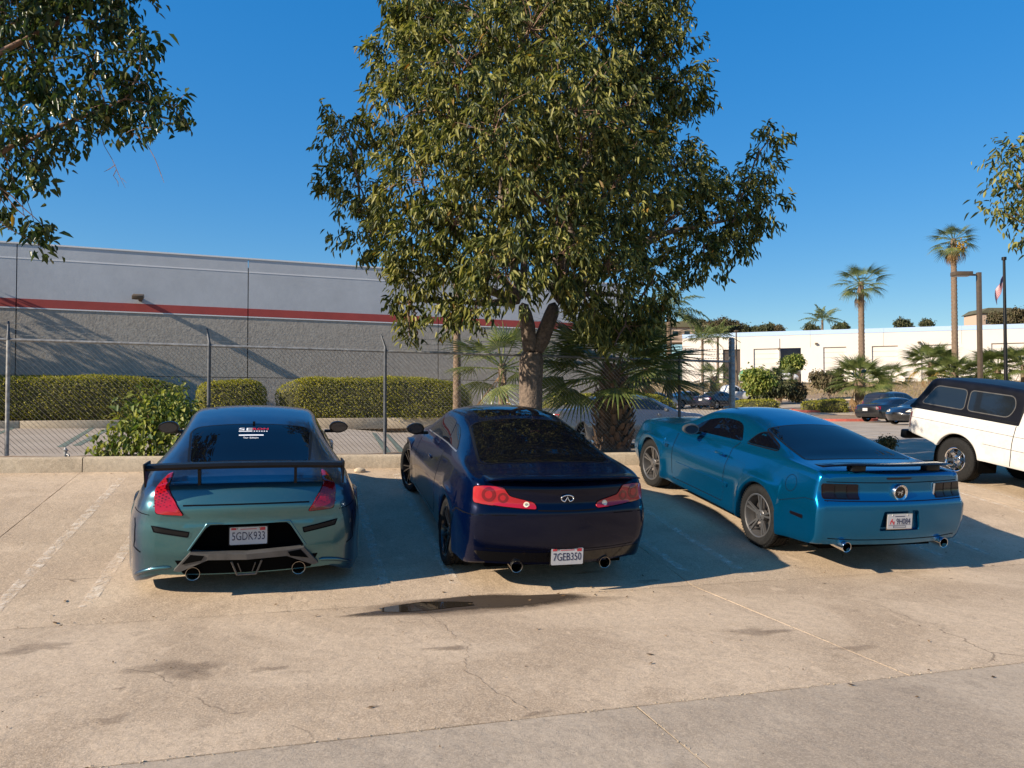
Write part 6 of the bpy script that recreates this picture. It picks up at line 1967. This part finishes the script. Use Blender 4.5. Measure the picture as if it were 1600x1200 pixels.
blobs = [blob_at(*b) for b in BL]
C, D = broadleaf(tree, blobs, None, r, 25, 17, .140, .040, M['leaf'], .012, .42, .46)
# trunk: fork low down, limbs to the lobes
bm = bmesh.new()
f0 = Vector((TX, TY, tz-.1)); f1 = Vector((TX-.01, TY, tz+.9)); f2 = Vector((TX+.02, TY, tz+1.75))
tp = [f0, Vector((TX, TY, tz+.05)), Vector((TX-.02, TY, tz+.45)), f1, Vector((TX+.0, TY, tz+1.4)), f2]
add_tube(bm, tp, [.30, .235, .195, .185, .195, .215], 18)
limbs = []
def limb(path, r0, r1):
    n = len(path); add_tube(bm, path, [r0 + (r1-r0)*i/(n-1) for i in range(n)], 10); limbs.append(path)
j1 = W3(815, 470, 12.2); j2 = W3(868, 470, 12.25)
limb([f2+Vector((-.03, 0, -.15)), W3(826, 505, 12.2), j1], .15, .11)
limb([f2+Vector((.03, 0, -.15)), W3(858, 505, 12.25), j2], .15, .12)
for a, tgts, r0 in ((j1, [(720, 425, 11.8), (650, 300, 11.6), (700, 180, 11.8), (775, 230, 12.0), (560, 330, 12.2), (800, 100, 12.2), (640, 470, 11.9)], .075),
                    (j2, [(950, 410, 11.8), (1060, 330, 12.6), (960, 200, 12.4), (860, 180, 12.3), (1150, 340, 13.0), (900, 60, 12.6), (1000, 120, 12.8), (870, 330, 11.2), (1000, 470, 12.1)], .08)):
    for (px, py, Z) in tgts:
        limb(branch_path(a, W3(px, py, Z), r, 8, .16, .06), r0, .022)
fix_normals(bm)
trunk = obj('trunk', bm, M['bark'], tree, 60)
# bark furrows as real relief
tex = bpy.data.textures.new('bark_relief', 'CLOUDS'); tex.noise_scale = .09; tex.noise_depth = 3
dm = trunk.modifiers.new('sub', 'SUBSURF'); dm.levels = 1; dm.render_levels = 1
dm = trunk.modifiers.new('relief', 'DISPLACE'); dm.texture = tex; dm.strength = .05; dm.mid_level = .5
# thinner branches to the foliage
pts_all = np.array([tuple(p) for pth in limbs for p in pth])
bm = bmesh.new()
ends = [np.array(c) for c, rad in blobs]
hub = []
for e in ends:
    k = np.argmin(((pts_all - e)**2).sum(1))
    P = branch_path(pts_all[k], e, r, 6, .18, .04); add_tube(bm, P, [.026-.015*i/6 for i in range(7)], 5, False); hub += P[2:]
hubs = np.array([tuple(p) for p in hub])
for k in r.choice(len(C), min(900, len(C)), replace=False):
    q = np.argmin(((hubs - C[k])**2).sum(1))
    P = branch_path(hubs[q], C[k], r, 4, .2, .03); add_tube(bm, P, [.009, .007, .006, .004, .003], 3, False)
obj('branches', bm, M['branch'], tree, 60)

# --- tree overhanging from the left edge
r = np.random.default_rng(33)
lt = empty('broadleaf_tree', (0, 0, 0), 0, 'tree reaching into the upper left corner with drooping dark branches', 'tree')
ZL = 10.2
BL = [(30, 40, 62, 0), (100, 30, 66, .2), (175, 20, 52, .1), (215, 55, 30, -.1), (60, 120, 68, .1), (140, 110, 66, 0), (205, 120, 44, .1), (100, 190, 58, 0), (175, 175, 52, .1), (235, 170, 40, 0), (272, 158, 24, 0), (282, 185, 14, 0), (235, 205, 20, 0),
      (20, 205, 50, -.1), (50, 255, 42, 0), (20, 290, 26, 0), (65, 285, 18, 0), (15, 340, 12, 0), (45, 350, 14, 0), (68, 355, 9, 0), (62, 384, 14, 0), (0, 337, 12, 0),
      (-60, 60, 110, .4), (-70, 200, 100, .3), (-30, -60, 120, .2), (90, -50, 100, .2), (190, -40, 60, .2)]
blobs = [blob_at(px, py, rp, dz, 1.0, ZL) for px, py, rp, dz in BL]
C, D = broadleaf(lt, blobs, None, r, 29, 9, .140, .056, M['leaf_near'], .006, .2, .6, 300)
bm = bmesh.new()
bx, by = V(-334, 9.4)
t0 = Vector((bx, by, lot_z(bx, by)-.2)); t1 = W3(-290, 380, 9.6)
add_tube(bm, [t0, t0.lerp(t1, .5)+Vector((.06, 0, 0)), t1], [.24, .19, .17], 12)
limbs = []
for (px, py, Z, r0) in ((-60, 260, 10.1, .09), (40, 210, 10.2, .07), (-40, 90, 10.3, .09), (100, 20, 10.3, .06)):
    P = branch_path(t1, W3(px, py, Z), r, 7, .10); add_tube(bm, P, [r0*1.2+(.030-r0*1.2)*i/7 for i in range(8)], 8); limbs.append(P)
P = [W3(x, y, 10.2) for x, y in ((30, 222), (60, 205), (95, 190), (130, 176), (160, 165), (190, 150), (225, 158), (265, 160))]
add_tube(bm, P, [.032, .03, .028, .024, .02, .016, .011, .006], 7); limbs.append(P)
fix_normals(bm); obj('trunk', bm, M['branch'], lt, 60)
bm = bmesh.new()
pts_all = np.array([tuple(p) for pth in limbs for p in pth])
hub = []
for c, rad in blobs:
    k = np.argmin(((pts_all-np.array(c))**2).sum(1)); P = branch_path(pts_all[k], c, r, 6, .15); add_tube(bm, P, [.014-.009*i/6 for i in range(7)], 5, False); hub += P
hubs = np.array([tuple(p) for p in hub])
for k in r.choice(len(C), min(420, len(C)), replace=False):
    q = np.argmin(((hubs-C[k])**2).sum(1)); add_tube(bm, branch_path(hubs[q], C[k], r, 3, .2), [.006, .005, .004, .002], 3, False)
# bare hanging twigs
for P in ([(150, 200), (158, 225), (170, 245), (176, 258), (182, 272), (192, 292)], [(176, 255), (166, 262), (158, 266)], [(178, 262), (173, 272), (180, 282), (181, 290)], [(186, 276), (194, 284)],
          [(205, 205), (225, 222), (238, 245), (247, 268), (253, 284)], [(35, 305), (45, 330), (55, 370)], [(30, 308), (32, 330), (38, 345)]):
    add_tube(bm, [W3(x, y, 10.2) for x, y in P], [.006]+[.0055]*(len(P)-2)+[.002], 4, False)
obj('branches', bm, M['branch'], lt, 60)

# --- tree at the right edge
r = np.random.default_rng(44)
rt = empty('broadleaf_tree', (0, 0, 0), 0, 'leafy branch tips of a tree standing just beyond the right edge', 'tree')
BL = [(1592, 238, 30, 0), (1575, 275, 22, 0), (1562, 325, 16, 0), (1590, 330, 26, 0), (1598, 375, 8, 0), (1630, 300, 46, .2), (1690, 280, 80, .3), (1760, 330, 110, .3), (1830, 260, 110, .4)]
blobs = [blob_at(px, py, rp, dz, 1.0, 15.0) for px, py, rp, dz in BL]
C, D = broadleaf(rt, blobs, None, r, 26, 11, .165, .048, M['leaf'], .01, .3)
bm = bmesh.new(); bx, by = V(1790, 15.8); t0 = Vector((bx, by, lot_z(bx, by)-.1)); t1 = W3(1765, 420, 15.2)
add_tube(bm, [t0, t0.lerp(t1, .5), t1], [.24, .18, .16], 10)
for c, rad in blobs: add_tube(bm, branch_path(t1, c, r, 6, .1), [.06-.045*i/6 for i in range(7)], 6)
fix_normals(bm); obj('trunk', bm, M['bark'], rt, 60)

# --- a tree by the warehouse, beyond the left edge; its shadow falls along the wall
r = np.random.default_rng(55)
st_ = empty('broadleaf_tree', (0, 0, 0), 0, 'tall tree just out of view by the left end of the grey warehouse', 'tree')
blobs = []
for k in range(26):
    a, d, z = r.uniform(-14.5, -8.6), r.uniform(1.0, 3.0), r.uniform(3.4, 7.0)
    p = G0 + GU*a + GN*d; blobs.append(((p.x, p.y, z), (1.0, 1.0, .7)))
C, D = broadleaf(st_, blobs, None, r, 60, 6, .28, .11, M['leaf'], .0, .1)
p = G0 + GU*-11.5 + GN*2.6
bm = bmesh.new(); t0 = Vector((p.x, p.y, .6)); t1 = Vector((p.x, p.y, 4.0)); add_tube(bm, [t0, t1], [.2, .14], 10)
for c, rad in blobs: add_tube(bm, branch_path(t1, c, r, 5, .1), [.07, .06, .05, .04, .03, .015], 6)
fix_normals(bm); obj('trunk', bm, M['bark'], st_, 60)

# ------------------------------------------------------------------ hedges: dark twig core under a skin of small leaves
def hedge(px0, px1, Zm, h, depth, label, along, cat='hedge', z=None, leafL=.062, n_m2=760, group='clipped hedges before the grey warehouse', leafm='hedge', zb=0):
    x0, y0 = V(px0, Zm[0]); x1, y1 = V(px1, Zm[1])
    c = Vector(((x0+x1)/2, (y0+y1)/2, 0)); d = Vector((x1-x0, y1-y0, 0)); L = d.length; d.normalize(); nn = Vector((d.y, -d.x, 0))
    if z is None: z = T(c.x, c.y)
    r = np.random.default_rng(int(px0*13+px1) & 0xffff)
    root = empty('hedge', (c.x, c.y, z), math.atan2(d.y, d.x), label, cat, group)
    sx, sy, sz = L/2, depth/2, h/2
    area = 4*(sx*sy*2+sx*sz*2+sy*sz*2)/2
    n = int(area*n_m2)
    u = r.uniform(-1, 1, (n, 3)); ax = r.choice(3, n, p=np.array([sy*sz, sx*sz, sx*sy])/(sy*sz+sx*sz+sx*sy))
    sg = r.choice([-1, 1], n); sg = np.where((ax == 2), 1, sg)
    u[np.arange(n), ax] = sg
    # round the box
    p8 = (np.abs(u)**3.6).sum(1)**(1/3.6); nrm = np.sign(u)*np.abs(u)**2.6; nrm /= np.linalg.norm(nrm, axis=1, keepdims=True)
    u = u/p8[:, None]
    # rounded ends in length
    P = u*np.array([sx, sy, sz]); 
    rad = min(sy, sz)
    wob = 1 + .05*np.sin(P[:, 0]*2.1+1)*np.sin(P[:, 2]*3) 
    P = P*np.stack([np.ones(n), wob, 1+.04*np.sin(P[:, 0]*1.7)+.025*np.sin(P[:, 0]*4.3+P[:, 1]*3)], 1)
    P += nrm*r.normal(0, .022, n)[:, None] - nrm*(r.random(n)**3*.10)[:, None]
    P[:, 2] += sz + zb
    A = nrm*.5 + rnd_unit(r, n)*.9 + np.array([0, 0, .25]); N = nrm + rnd_unit(r, n)*.6 + np.array([-.35, 0, .5])
    leaf_cloud('foliage', P, A, N, leafL*(.6+.7*r.random(n)), leafL*.55*(.7+.5*r.random(n)), M[leafm], root)
    bm = bmesh.new()
    rr = bmesh.ops.create_icosphere(bm, subdivisions=4, radius=1)
    for v in bm.verts:
        q = v.co; k = (abs(q.x)**3.6+abs(q.y)**3.6+abs(q.z)**3.6)**(1/3.6); v.co = Vector((q.x/k*(sx-.10), q.y/k*(sy-.10), q.z/k*(sz-.08)+sz+zb))
    obj('twig_core', bm, M['hedge_core'], root, 180)
    return root
HZ = .75
hedge(-60, 284, (24.7, 27.0), 1.66, 1.5, 'long clipped hedge along the grey warehouse at the left edge', None, z=HZ+.15)
hedge(307, 416, (27.0, 27.8), 1.55, 1.7, 'short rounded hedge alone between the two long hedges', None, z=HZ+.15)
hedge(432, 735, (27.8, 30.0), 1.75, 1.5, 'long yellow green clipped hedge right of the short rounded one', None, z=HZ+.1)
hedge(850, 1050, (31.0, 33.0), 1.35, 1.4, 'hedge behind the fat palm and the silver car', None, z=.65)
hedge(1146, 1216, (55.5, 55.5), 1.15, 2.0, 'low rounded shrub just above the blue car roof by the fence corner post', None, 'shrub', None, .10, 170, 'low clipped shrubs on the driveway islands', zb=-.25)
hedge(1252, 1282, (55.0, 54.5), .95, 1.6, 'small low shrub beside the larger one on the red island', None, 'shrub', None, .10, 190, 'low clipped shrubs on the driveway islands', zb=-.2)
hedge(1274, 1325, (54.0, 53.5), 1.10, 1.8, 'low wide shrub on the island left of the thick palm', None, 'shrub', None, .10, 180, 'low clipped shrubs on the driveway islands', zb=-.2)

# --- leafy vine mound on the fence, left of the teal coupe
r = np.random.default_rng(66)
vine = empty('vine_bush', (0, 0, 0), 0, 'bright leafy vine mound spilling over the kerb left of the teal coupe', 'bush')
def vb(px, py, rp, Z): return blob_at(px, py, rp, 0, 1.0, Z)
blobs = [vb(172, 696, 20, 10.8), (vb(200, 680, 34, 10.9)), vb(235, 665, 42, 11.0), vb(225, 640, 32, 11.1), vb(262, 640, 34, 11.1), vb(255, 690, 36, 10.9), vb(285, 670, 30, 11.0), vb(155, 700, 12, 10.7), vb(268, 615, 20, 11.3), vb(300, 690, 26, 10.9), vb(290, 640, 22, 11.1)]
C, D = broadleaf(vine, blobs, None, r, 95, 7, .085, .052, M['vine'], .0, .5)
bm = bmesh.new(); b0 = W3(235, 712, 11.0)
for c, rad in blobs: add_tube(bm, branch_path((b0.x, b0.y, b0.z-.05), c, r, 5, .2), [.018, .016, .012, .010, .008, .005], 5, False)
obj('stems', bm, M['branch'], vine, 60)

# ------------------------------------------------------------------ palms
def fan_mesh(name, r, R=1.0, blades=26, arc=2.5, droop=.35, pet=.7, split=.45, width=1.0):
    V_, F_ = [], []
    def quad(a, b, c, d):
        k = len(V_); V_.extend([a, b, c, d]); F_.append((k, k+1, k+2, k+3))
    # petiole along +x from 0 to pet, blade fan beyond
    w = .018*R/.6
    for i in range(4):
        x0, x1 = pet*i/4, pet*(i+1)/4
        quad((x0, -w, 0), (x1, -w*.8, 0), (x1, 0, w*.8), (x0, 0, w)); quad((x0, 0, w), (x1, 0, w*.8), (x1, w*.8, 0), (x0, w, 0))
    for b in range(blades):
        a = -arc/2*1.0 + arc*(b+.5)/blades; a *= 1.0
        L = R*(1-.30*abs(a/(arc/2))**2)*r.uniform(.88, 1.06)
        da = arc/blades*.5*width
        dr = droop*r.uniform(.7, 1.4)
        pv = None
        for k, t in enumerate((0.02, .25, split, .72, 1.0)):
            wd = t*L*math.tan(da) if t <= split else split*L*math.tan(da)*(1-(t-split)/(1-split))
            z = -dr*L*max(0, t-.25)**2*1.3 - .05*R*abs(a)*t
            c = Vector((pet + t*L*math.cos(a), t*L*math.sin(a), z)); n = Vector((-math.sin(a), math.cos(a), 0))
            cur = (tuple(c - n*wd + Vector((0, 0, -.25*wd))), tuple(c + Vector((0, 0, .25*wd))), tuple(c + n*wd + Vector((0, 0, -.25*wd))))
            if pv: quad(pv[0], cur[0], cur[1], pv[1]); quad(pv[1], cur[1], cur[2], pv[2])
            pv = cur
    return fast_mesh(name, V_, F_, 4)
def feather_mesh(name, r, L=2.2, n=34, leaf=.5, arch=.5):
    V_, F_ = [], []
    def quad(a, b, c, d):
        k = len(V_); V_.extend([tuple(a), tuple(b), tuple(c), tuple(d)]); F_.append((k, k+1, k+2, k+3))
    def P(t): return Vector((L*t*(1-.15*t), 0, L*(.35*t - arch*t*t)))
    for i in range(10):
        a, b = P(i/10), P((i+1)/10); w = Vector((0, .018*(1-i/11), 0)); quad(a-w, b-w, b+w, a+w)
    for i in range(n):
        t = .12 + .88*i/n; c = P(t)
        for s in (-1, 1):
            ll = leaf*math.sin(min(1, .25+t*1.0)*math.pi*.8+.3)*r.uniform(.8, 1.1)
            d = Vector((.45, s*.9, r.uniform(-.25, .25))).normalized()
            m_ = c + d*ll*.5; e = c + d*ll + Vector((0, 0, -ll*.45)); w = Vector((.022, 0, 0))
            quad(c-w*.5, m_-w, m_+w, c+w*.5); quad(m_-w, e, e, m_+w) if False else quad(m_-w, e-w*.1, e+w*.1, m_+w)
    return fast_mesh(name, V_, F_, 4)
rp = np.random.default_rng(77)
FANS = [fan_mesh('frond', rp, 1.0, 22, 3.4, .40, .85, .40, .9) for _ in range(3)]
FANS_LONG = [fan_mesh('frond', rp, 1.0, 30, 3.4, .34, .85, .45, 1.1) for _ in range(3)]
FANS_DRY = [fan_mesh('dry_frond', rp, .9, 18, 1.6, .9, .75) for _ in range(2)]
FEATH = [feather_mesh('frond', rp) for _ in range(2)]
for m_ in FANS + FANS_LONG: m_.materials.append(M['frond'])
for m_ in FANS_DRY: m_.materials.append(M['frond_dry'])
for m_ in FEATH: m_.materials.append(M['frond'])
FAN_YELLOW = fan_mesh('frond', rp, 1.0, 24, 3.0, .6, .7); FAN_YELLOW.materials.append(M['frond_yellow'])
def place_frond(root, me, loc, az, el, sc, roll=0.0):
    o = bpy.data.objects.new(me.name.split('.')[0], me); COL.objects.link(o); o.parent = root
    d = Vector((math.cos(el)*math.cos(az), math.cos(el)*math.sin(az), math.sin(el)))
    up = Vector((0, 0, 1)); y = up.cross(d).normalized(); z = d.cross(y)
    m = Matrix((d, y, z)).transposed() @ Matrix.Rotation(roll, 3, 'X')
    o.matrix_local = Matrix.Translation(loc) @ m.to_4x4() @ Matrix.Diagonal((sc, sc, sc, 1))
    return o
def palm_trunk(root, h, r0, r1, mat='palm_bark', rings=True, lean=(0, 0), bulge=0):
    bm = bmesh.new(); n = max(8, int(h/.16)); P, R = [], []
    for i in range(n+1):
        t = i/n
        P.append((lean[0]*t*t, lean[1]*t*t, h*t))
        R.append((r0+(r1-r0)*t + bulge*math.exp(-((t-.35)/.3)**2))*(1 + (.07 if i % 2 else -.05)*(1 if rings else 0)) * (1.25-.25*min(1, t*12)))
    add_tube(bm, P, R, 12)
    o = obj('trunk', bm, M[mat], root, 60); return o
def fan_palm(px, Z, py_crown, label, R=1.1, n=30, r0=.24, r1=.19, group=None, dry=4, yellow=0, ground=None, feather=False, el_lo=-.55, z0=None, seed=0, lng=False, trunkmat='palm_bark', trunkless=False, thick=1.0, name='fan_palm', sunk=0):
    rr = np.random.default_rng(seed+int(px))
    x, y = V(px, Z); z0 = T(x, y) if z0 is None else z0
    h = max(.15, VZ(py_crown, Z) - z0)
    root = empty(name, (x, y, z0-.1-sunk), rr.uniform(0, 6), label, 'palm tree', group)
    h += .1 + sunk
    palm_trunk(root, h, r0, r1, trunkmat)
    top = Vector((0, 0, h-.02))
    for i in range(n):
        t = (i+.5)/n
        el = 1.25 - (1.25-el_lo)*t**.9 + rr.normal(0, .08); az = i*2.399 + rr.normal(0, .15)
        ms = FEATH if feather else (FANS_LONG if lng else FANS)
        me = ms[int(rr.integers(len(ms)))]
        if yellow and i >= n-yellow: me = FAN_YELLOW
        sc = R*rr.uniform(.85, 1.1)*(.8+.2*min(1, t*3))*(1/1.75 if not feather else 1/2.0)*thick
        off = Vector((math.cos(az)*r1*.6, math.sin(az)*r1*.6, -t*.18))
        place_frond(root, me, top+off, az, el, sc, rr.normal(0, .25))
    for i in range(dry):
        az = i*2.1 + rr.normal(0, .3)
        place_frond(root, FANS_DRY[i % 2], top + Vector((math.cos(az)*r1*.8, math.sin(az)*r1*.8, -.35)), az, -1.2+rr.normal(0, .12), R/1.8)
    return root
gt = 'tall fan palms before the cream warehouse'; gs = 'short bushy palms along the bank'
fan_palm(1347, 62, 440, 'shorter of the two tall fan palms on bare trunks, left one', 2.35, 24, .27, .22, gt, 2, el_lo=-.75)
fan_palm(1493, 62, 372, 'tallest fan palm with a brown skirt and an orange fruit cluster, behind the lamp post', 2.1, 24, .26, .21, gt, 9, 0, el_lo=-.75)
fr = empty('fruit_cluster', W3(1503, 386, 61.4), 0, 'orange hanging fruit cluster under the crown of the tallest palm', 'fruit')
bm = bmesh.new(); rr = np.random.default_rng(4)
for k in range(90):
    q = rr.normal(size=3)*np.array([.20, .2, .25]); bmesh.ops.create_icosphere(bm, subdivisions=1, radius=.07, matrix=Matrix.Translation(q))
obj('berries', bm, M['frond_yellow'], fr, 180)
fan_palm(1343, 50, 592, 'short thick palm with a bare brown trunk right of the low island shrubs', 2.3, 34, .28, .30, gs, 5, el_lo=-.35, lng=True, sunk=.0)
fan_palm(1390, 68, 590, 'small dark palm just right of the thick short palm on the bank', 2.2, 24, .22, .22, gs, 6, el_lo=-.4)
fan_palm(1455, 64, 566, 'bushy palm with yellow lower fronds left of the tallest trunk', 2.5, 30, .22, .22, gs, 2, 3, el_lo=-.5, lng=True)
fan_palm(1490, 60, 582, 'bushy palm at the foot of the tallest trunk', 2.3, 30, .22, .22, gs, 2, el_lo=-.45, lng=True)
fan_palm(1560, 60, 572, 'bushy palm just left of the flagpole foot', 2.3, 30, .2, .2, gs, 2, el_lo=-.5, lng=True)
fan_palm(1600, 58, 570, 'bushy palm right of the flagpole at the right edge', 2.4, 30, .2, .2, gs, 2, el_lo=-.5, lng=True)
fan_palm(1530, 64, 582, 'bushy palm behind the square lamp post', 2.1, 26, .2, .2, gs, 2, el_lo=-.5, lng=True)
fan_palm(1218, 70, 592, 'small grey green palm on the bank left of the low island shrubs', 2.0, 26, .2, .2, gs, 8, el_lo=-.5, lng=True)
fan_palm(1116, 62, 588, 'shaggy palm with dry brown fronds above the dark blue saloon', 2.0, 24, .35, .3, gs, 12, el_lo=-.5)
fan_palm(1010, 60, 575, 'bushy palm beyond the fence behind the fat palm', 3.2, 26, .3, .3, gs, 6, el_lo=-.5, lng=True)
fan_palm(1098, 66, 530, 'slender feathery palm, left of a pair before the cream warehouse', 2.1, 15, .14, .10, 'feathery palms', 0, feather=True, el_lo=-.2, name='feather_palm')
fan_palm(1122, 68, 526, 'slender feathery palm, right of a pair before the cream warehouse', 2.3, 15, .14, .10, 'feathery palms', 0, feather=True, el_lo=-.2, name='feather_palm')
fan_palm(1286, 150, 500, 'feathery palm rising beyond the roof of the cream warehouse', 4.6, 16, .3, .2, 'feathery palms', 0, feather=True, el_lo=-.2, name='feather_palm')
fan_palm(1046, 46, 480, 'tall feathery palm half hidden behind the main tree crown', 2.6, 16, .2, .14, 'feathery palms', 0, feather=True, el_lo=-.6, name='feather_palm')
# palms close behind the fence
fat = fan_palm(958, 13.35, 575, 'fat palm with a shaggy boot covered trunk between the navy and blue cars', 1.6, 38, .30, .20, None, 0, el_lo=-.22, lng=True, z0=lot_z(5, YC)+.15, trunkmat='boot')
bm = bmesh.new(); rr = np.random.default_rng(8); hF = VZ(575, 13.35) - lot_z(5, YC) - .05
for row in range(17):
    for k in range(9):
        t = (row+.3)/17; z = hF*t; a = 2*math.pi*(k + .5*(row % 2))/9 + rr.normal(0, .08)
        rad = (.22 + .16*math.sin(min(1, t*1.15)*math.pi)**.8) * (1-.25*t)
        L_ = rr.uniform(.12, .22); w_ = rr.uniform(.05, .075)
        o_ = Vector((math.cos(a), math.sin(a), 0)); tt = Vector((-math.sin(a), math.cos(a), 0))
        c = o_*rad + Vector((0, 0, z))
        tip = c + o_*rr.uniform(.05, .12) + Vector((0, 0, L_)) + tt*rr.normal(0, .02)
        v = [bm.verts.new(p) for p in (c - tt*w_ - o_*.04, c + tt*w_ - o_*.04, c + o_*.02 + Vector((0, 0, .02)), tip - tt*w_*.45, tip + tt*w_*.45)]
        bm.faces.new((v[0], v[2], v[3])); bm.faces.new((v[2], v[1], v[4])); bm.faces.new((v[2], v[4], v[3])); bm.faces.new((v[0], v[3], v[4], v[1]))
o = obj('leaf_bases', bm, M['boot'], fat); o['kind'] = 'stuff'
fan_palm(785, 20, 568, 'young fan palm behind the fence left of the main trunk', 1.75, 20, .12, .11, None, 4, el_lo=-.4, z0=T(*V(785, 20)))
# slim bare trunk rising behind the fence into the big crown
x, y = V(714, 22); z0 = T(x, y)
sp = empty('slim_palm', (x, y, z0-.1), 0, 'slim smooth palm trunk left of the forked tree, its crown lost in the leaves', 'palm tree')
hS = VZ(440, 22)-z0+.1
palm_trunk(sp, hS, .125, .10, 'palm_bark', True)
for i in range(12): place_frond(sp, FEATH[i % 2], Vector((0, 0, hS)), i*2.4, .9-.11*i, .8)

# ------------------------------------------------------------------ small trees on the bank, far trees on the hill
def small_tree(px, py_mid, rpx, Z, label, leafm, name='small_tree', cat='tree', group=None, sq=(1, 1, .8), dens=5, leafL=.35, per=7, py0=None, lobes=6, seed=0):
    r = np.random.default_rng(int(px*7+Z)+seed)
    x, y = V(px, Z); z0 = T(x, y) if py0 is None else VZ(py0, Z)
    root = empty(name, (0, 0, 0), 0, label, cat, group)
    c = W3(px, py_mid, Z); R = rpx/1150*Z
    blobs = []
    for k in range(lobes):
        u = rnd_unit(r, 1)[0]*np.array(sq)*R*r.uniform(.4, .85)
        blobs.append(((c.x+u[0], c.y+u[1], c.z+u[2]), np.array(sq)*R*r.uniform(.24, .58)))
    broadleaf(root, blobs, None, r, dens/R/R*9, per, leafL, leafL*.5, M[leafm], 0, .2)
    bm = bmesh.new(); add_tube(bm, [(x, y, z0-.2), (x, y, (z0+c.z)/2), (c.x, c.y, c.z)], [R*.09+.02, R*.07+.015, .02], 7)
    for cc, rad in blobs: add_tube(bm, [(x, y, (z0+c.z)/2), ((x+cc[0])/2, (y+cc[1])/2, (z0*.2+cc[2]*.8)), cc], [R*.05, R*.035, .01], 5, False)
    obj('trunk', bm, M['bark'], root, 60)
    return root
gb = 'small trees along the bank'
small_tree(1183, 592, 22, 57, 'young round tree on the island left of the low shrubs', 'vine', group=gb, dens=20, leafL=.28, sq=(1.1, 1.1, .75))
small_tree(1205, 597, 20, 66, 'dark bush tree at the right of the young round island tree', 'far_leaf', group=gb, dens=22, leafL=.3)
small_tree(1238, 566, 13, 72, 'little bright yellow green tree before the open dock bay', 'vine', group=gb, dens=20, leafL=.25)
small_tree(1295, 592, 23, 58, 'thin grey green tree left of the thick short palm', 'far_leaf2', group=gb, dens=18, leafL=.22, sq=(1, 1, .8))
small_tree(1165, 618, 9, 72, 'dry bush low on the bank behind the white pickup', 'far_leaf2', 'bush', 'bush', 'dry bushes low on the bank', dens=20, leafL=.3, py0=626)
small_tree(1242, 612, 9, 70, 'dry bush low on the bank left of the small shrub', 'far_leaf2', 'bush', 'bush', 'dry bushes low on the bank', dens=20, leafL=.3, py0=620)
gh = 'trees on the far hillside'
for (px, py, rp, Z, lab, m_, sq) in (
    (1076, 500, 7, 200, 'thin dark conifer spike at the left end of the far hillside', 'far_leaf', (.45, .45, 1.6)),
    (1090, 502, 15, 210, 'tall uneven tree second from the left on the far hillside', 'far_leaf', (1, 1, 1)),
    (1062, 508, 13, 215, 'low dark tree at the left edge of the far hillside', 'far_leaf', (1.2, 1, .7)),
    (1112, 508, 16, 190, 'broad brownish tree behind the left feathery palms', 'far_leaf2', (1.1, 1, .9)),
    (1128, 506, 16, 188, 'tall brownish tree in the middle of the far left clump', 'far_leaf2', (1, 1, 1)),
    (1143, 508, 13, 192, 'brownish tree at the right end of the far left clump', 'far_leaf2', (1, 1, 1)),
    (1163, 512, 6, 205, 'small lone tree right of the far left clump', 'far_leaf', (.8, .8, 1)),
    (1178, 515, 5, 205, 'tiny dark tree over the blue parapet', 'far_leaf', (1, 1, .9)),
    (1192, 513, 10, 200, 'round dark tree over the blue parapet', 'far_leaf', (1.1, 1, .7)),
    (1204, 510, 4, 220, 'thin tall tree right of the round dark one', 'far_leaf', (.6, .6, 1.3)),
    (1214, 514, 9, 200, 'low brown tree right of the thin tall one', 'far_leaf2', (1.2, 1, .6)),
    (1268, 512, 10, 195, 'dark bushy tree left of the far feathery palm', 'far_leaf', (1.2, 1, .6)),
    (1318, 511, 10, 195, 'low bushy tree right of the far feathery palm', 'far_leaf', (1.6, 1, .5)),
    (1412, 505, 14, 190, 'round umbrella tree midway between the two tall palms', 'far_leaf', (1.2, 1, .6)),
    (1450, 504, 6, 200, 'small round tree left of the tallest palm trunk', 'far_leaf', (1, 1, 1)),
    (1560, 494, 16, 180, 'brown tree behind the small tan house near the flagpole', 'far_leaf2', (1, 1, .9)),
    (1590, 494, 18, 178, 'wide brown tree at the right edge above the roofline', 'far_leaf2', (1.2, 1, .9)),
    (1045, 508, 14, 230, 'dark tree on the hill seen just right of the big crown', 'far_leaf', (1, 1, .9)),
    (1030, 520, 16, 160, 'brushy tree low on the hill by the tan house', 'far_leaf', (1.2, 1, .8))):
    small_tree(px, py+2, rp*.74, Z, lab, m_, 'hill_tree', 'tree', gh, sq, 22, .55, 5, py0=530, lobes=6)
# low weed growing in the lot behind the blue car
small_tree(1385, 692, 9, 13.5, 'small dark weed between the blue fastback and the white pickup', 'far_leaf', 'weed', 'weed', None, (1, 1, .8), 14, .05, 5, py0=712, lobes=5)

# dry grass tufts on the bank
def tufts():
    r = np.random.default_rng(90); V_, F_ = [], []
    for k in range(9000):
        a = r.uniform(-40, 40); d = r.uniform(5.6, 17.2); x, y = AD(a, d); z = T(x, y)+.10
        for _ in range(2):
            an = r.uniform(0, 6.28); h = r.uniform(.10, .30); w = .03; b = len(V_)
            c, s = math.cos(an), math.sin(an); lx_, ly_ = r.normal(0, .12, 2)
            V_ += [(x-c*w, y-s*w, z), (x+c*w, y+s*w, z), (x+lx_+c*w*.3, y+ly_+s*w*.3, z+h), (x+lx_-c*w*.3, y+ly_-s*w*.3, z+h)]
            F_.append((b, b+1, b+2, b+3))
    return fast_mesh('dry_grass', V_, F_, 4)
tag(obj_from_mesh('dry_grass', tufts(), M['grass_blade']), kind='stuff')
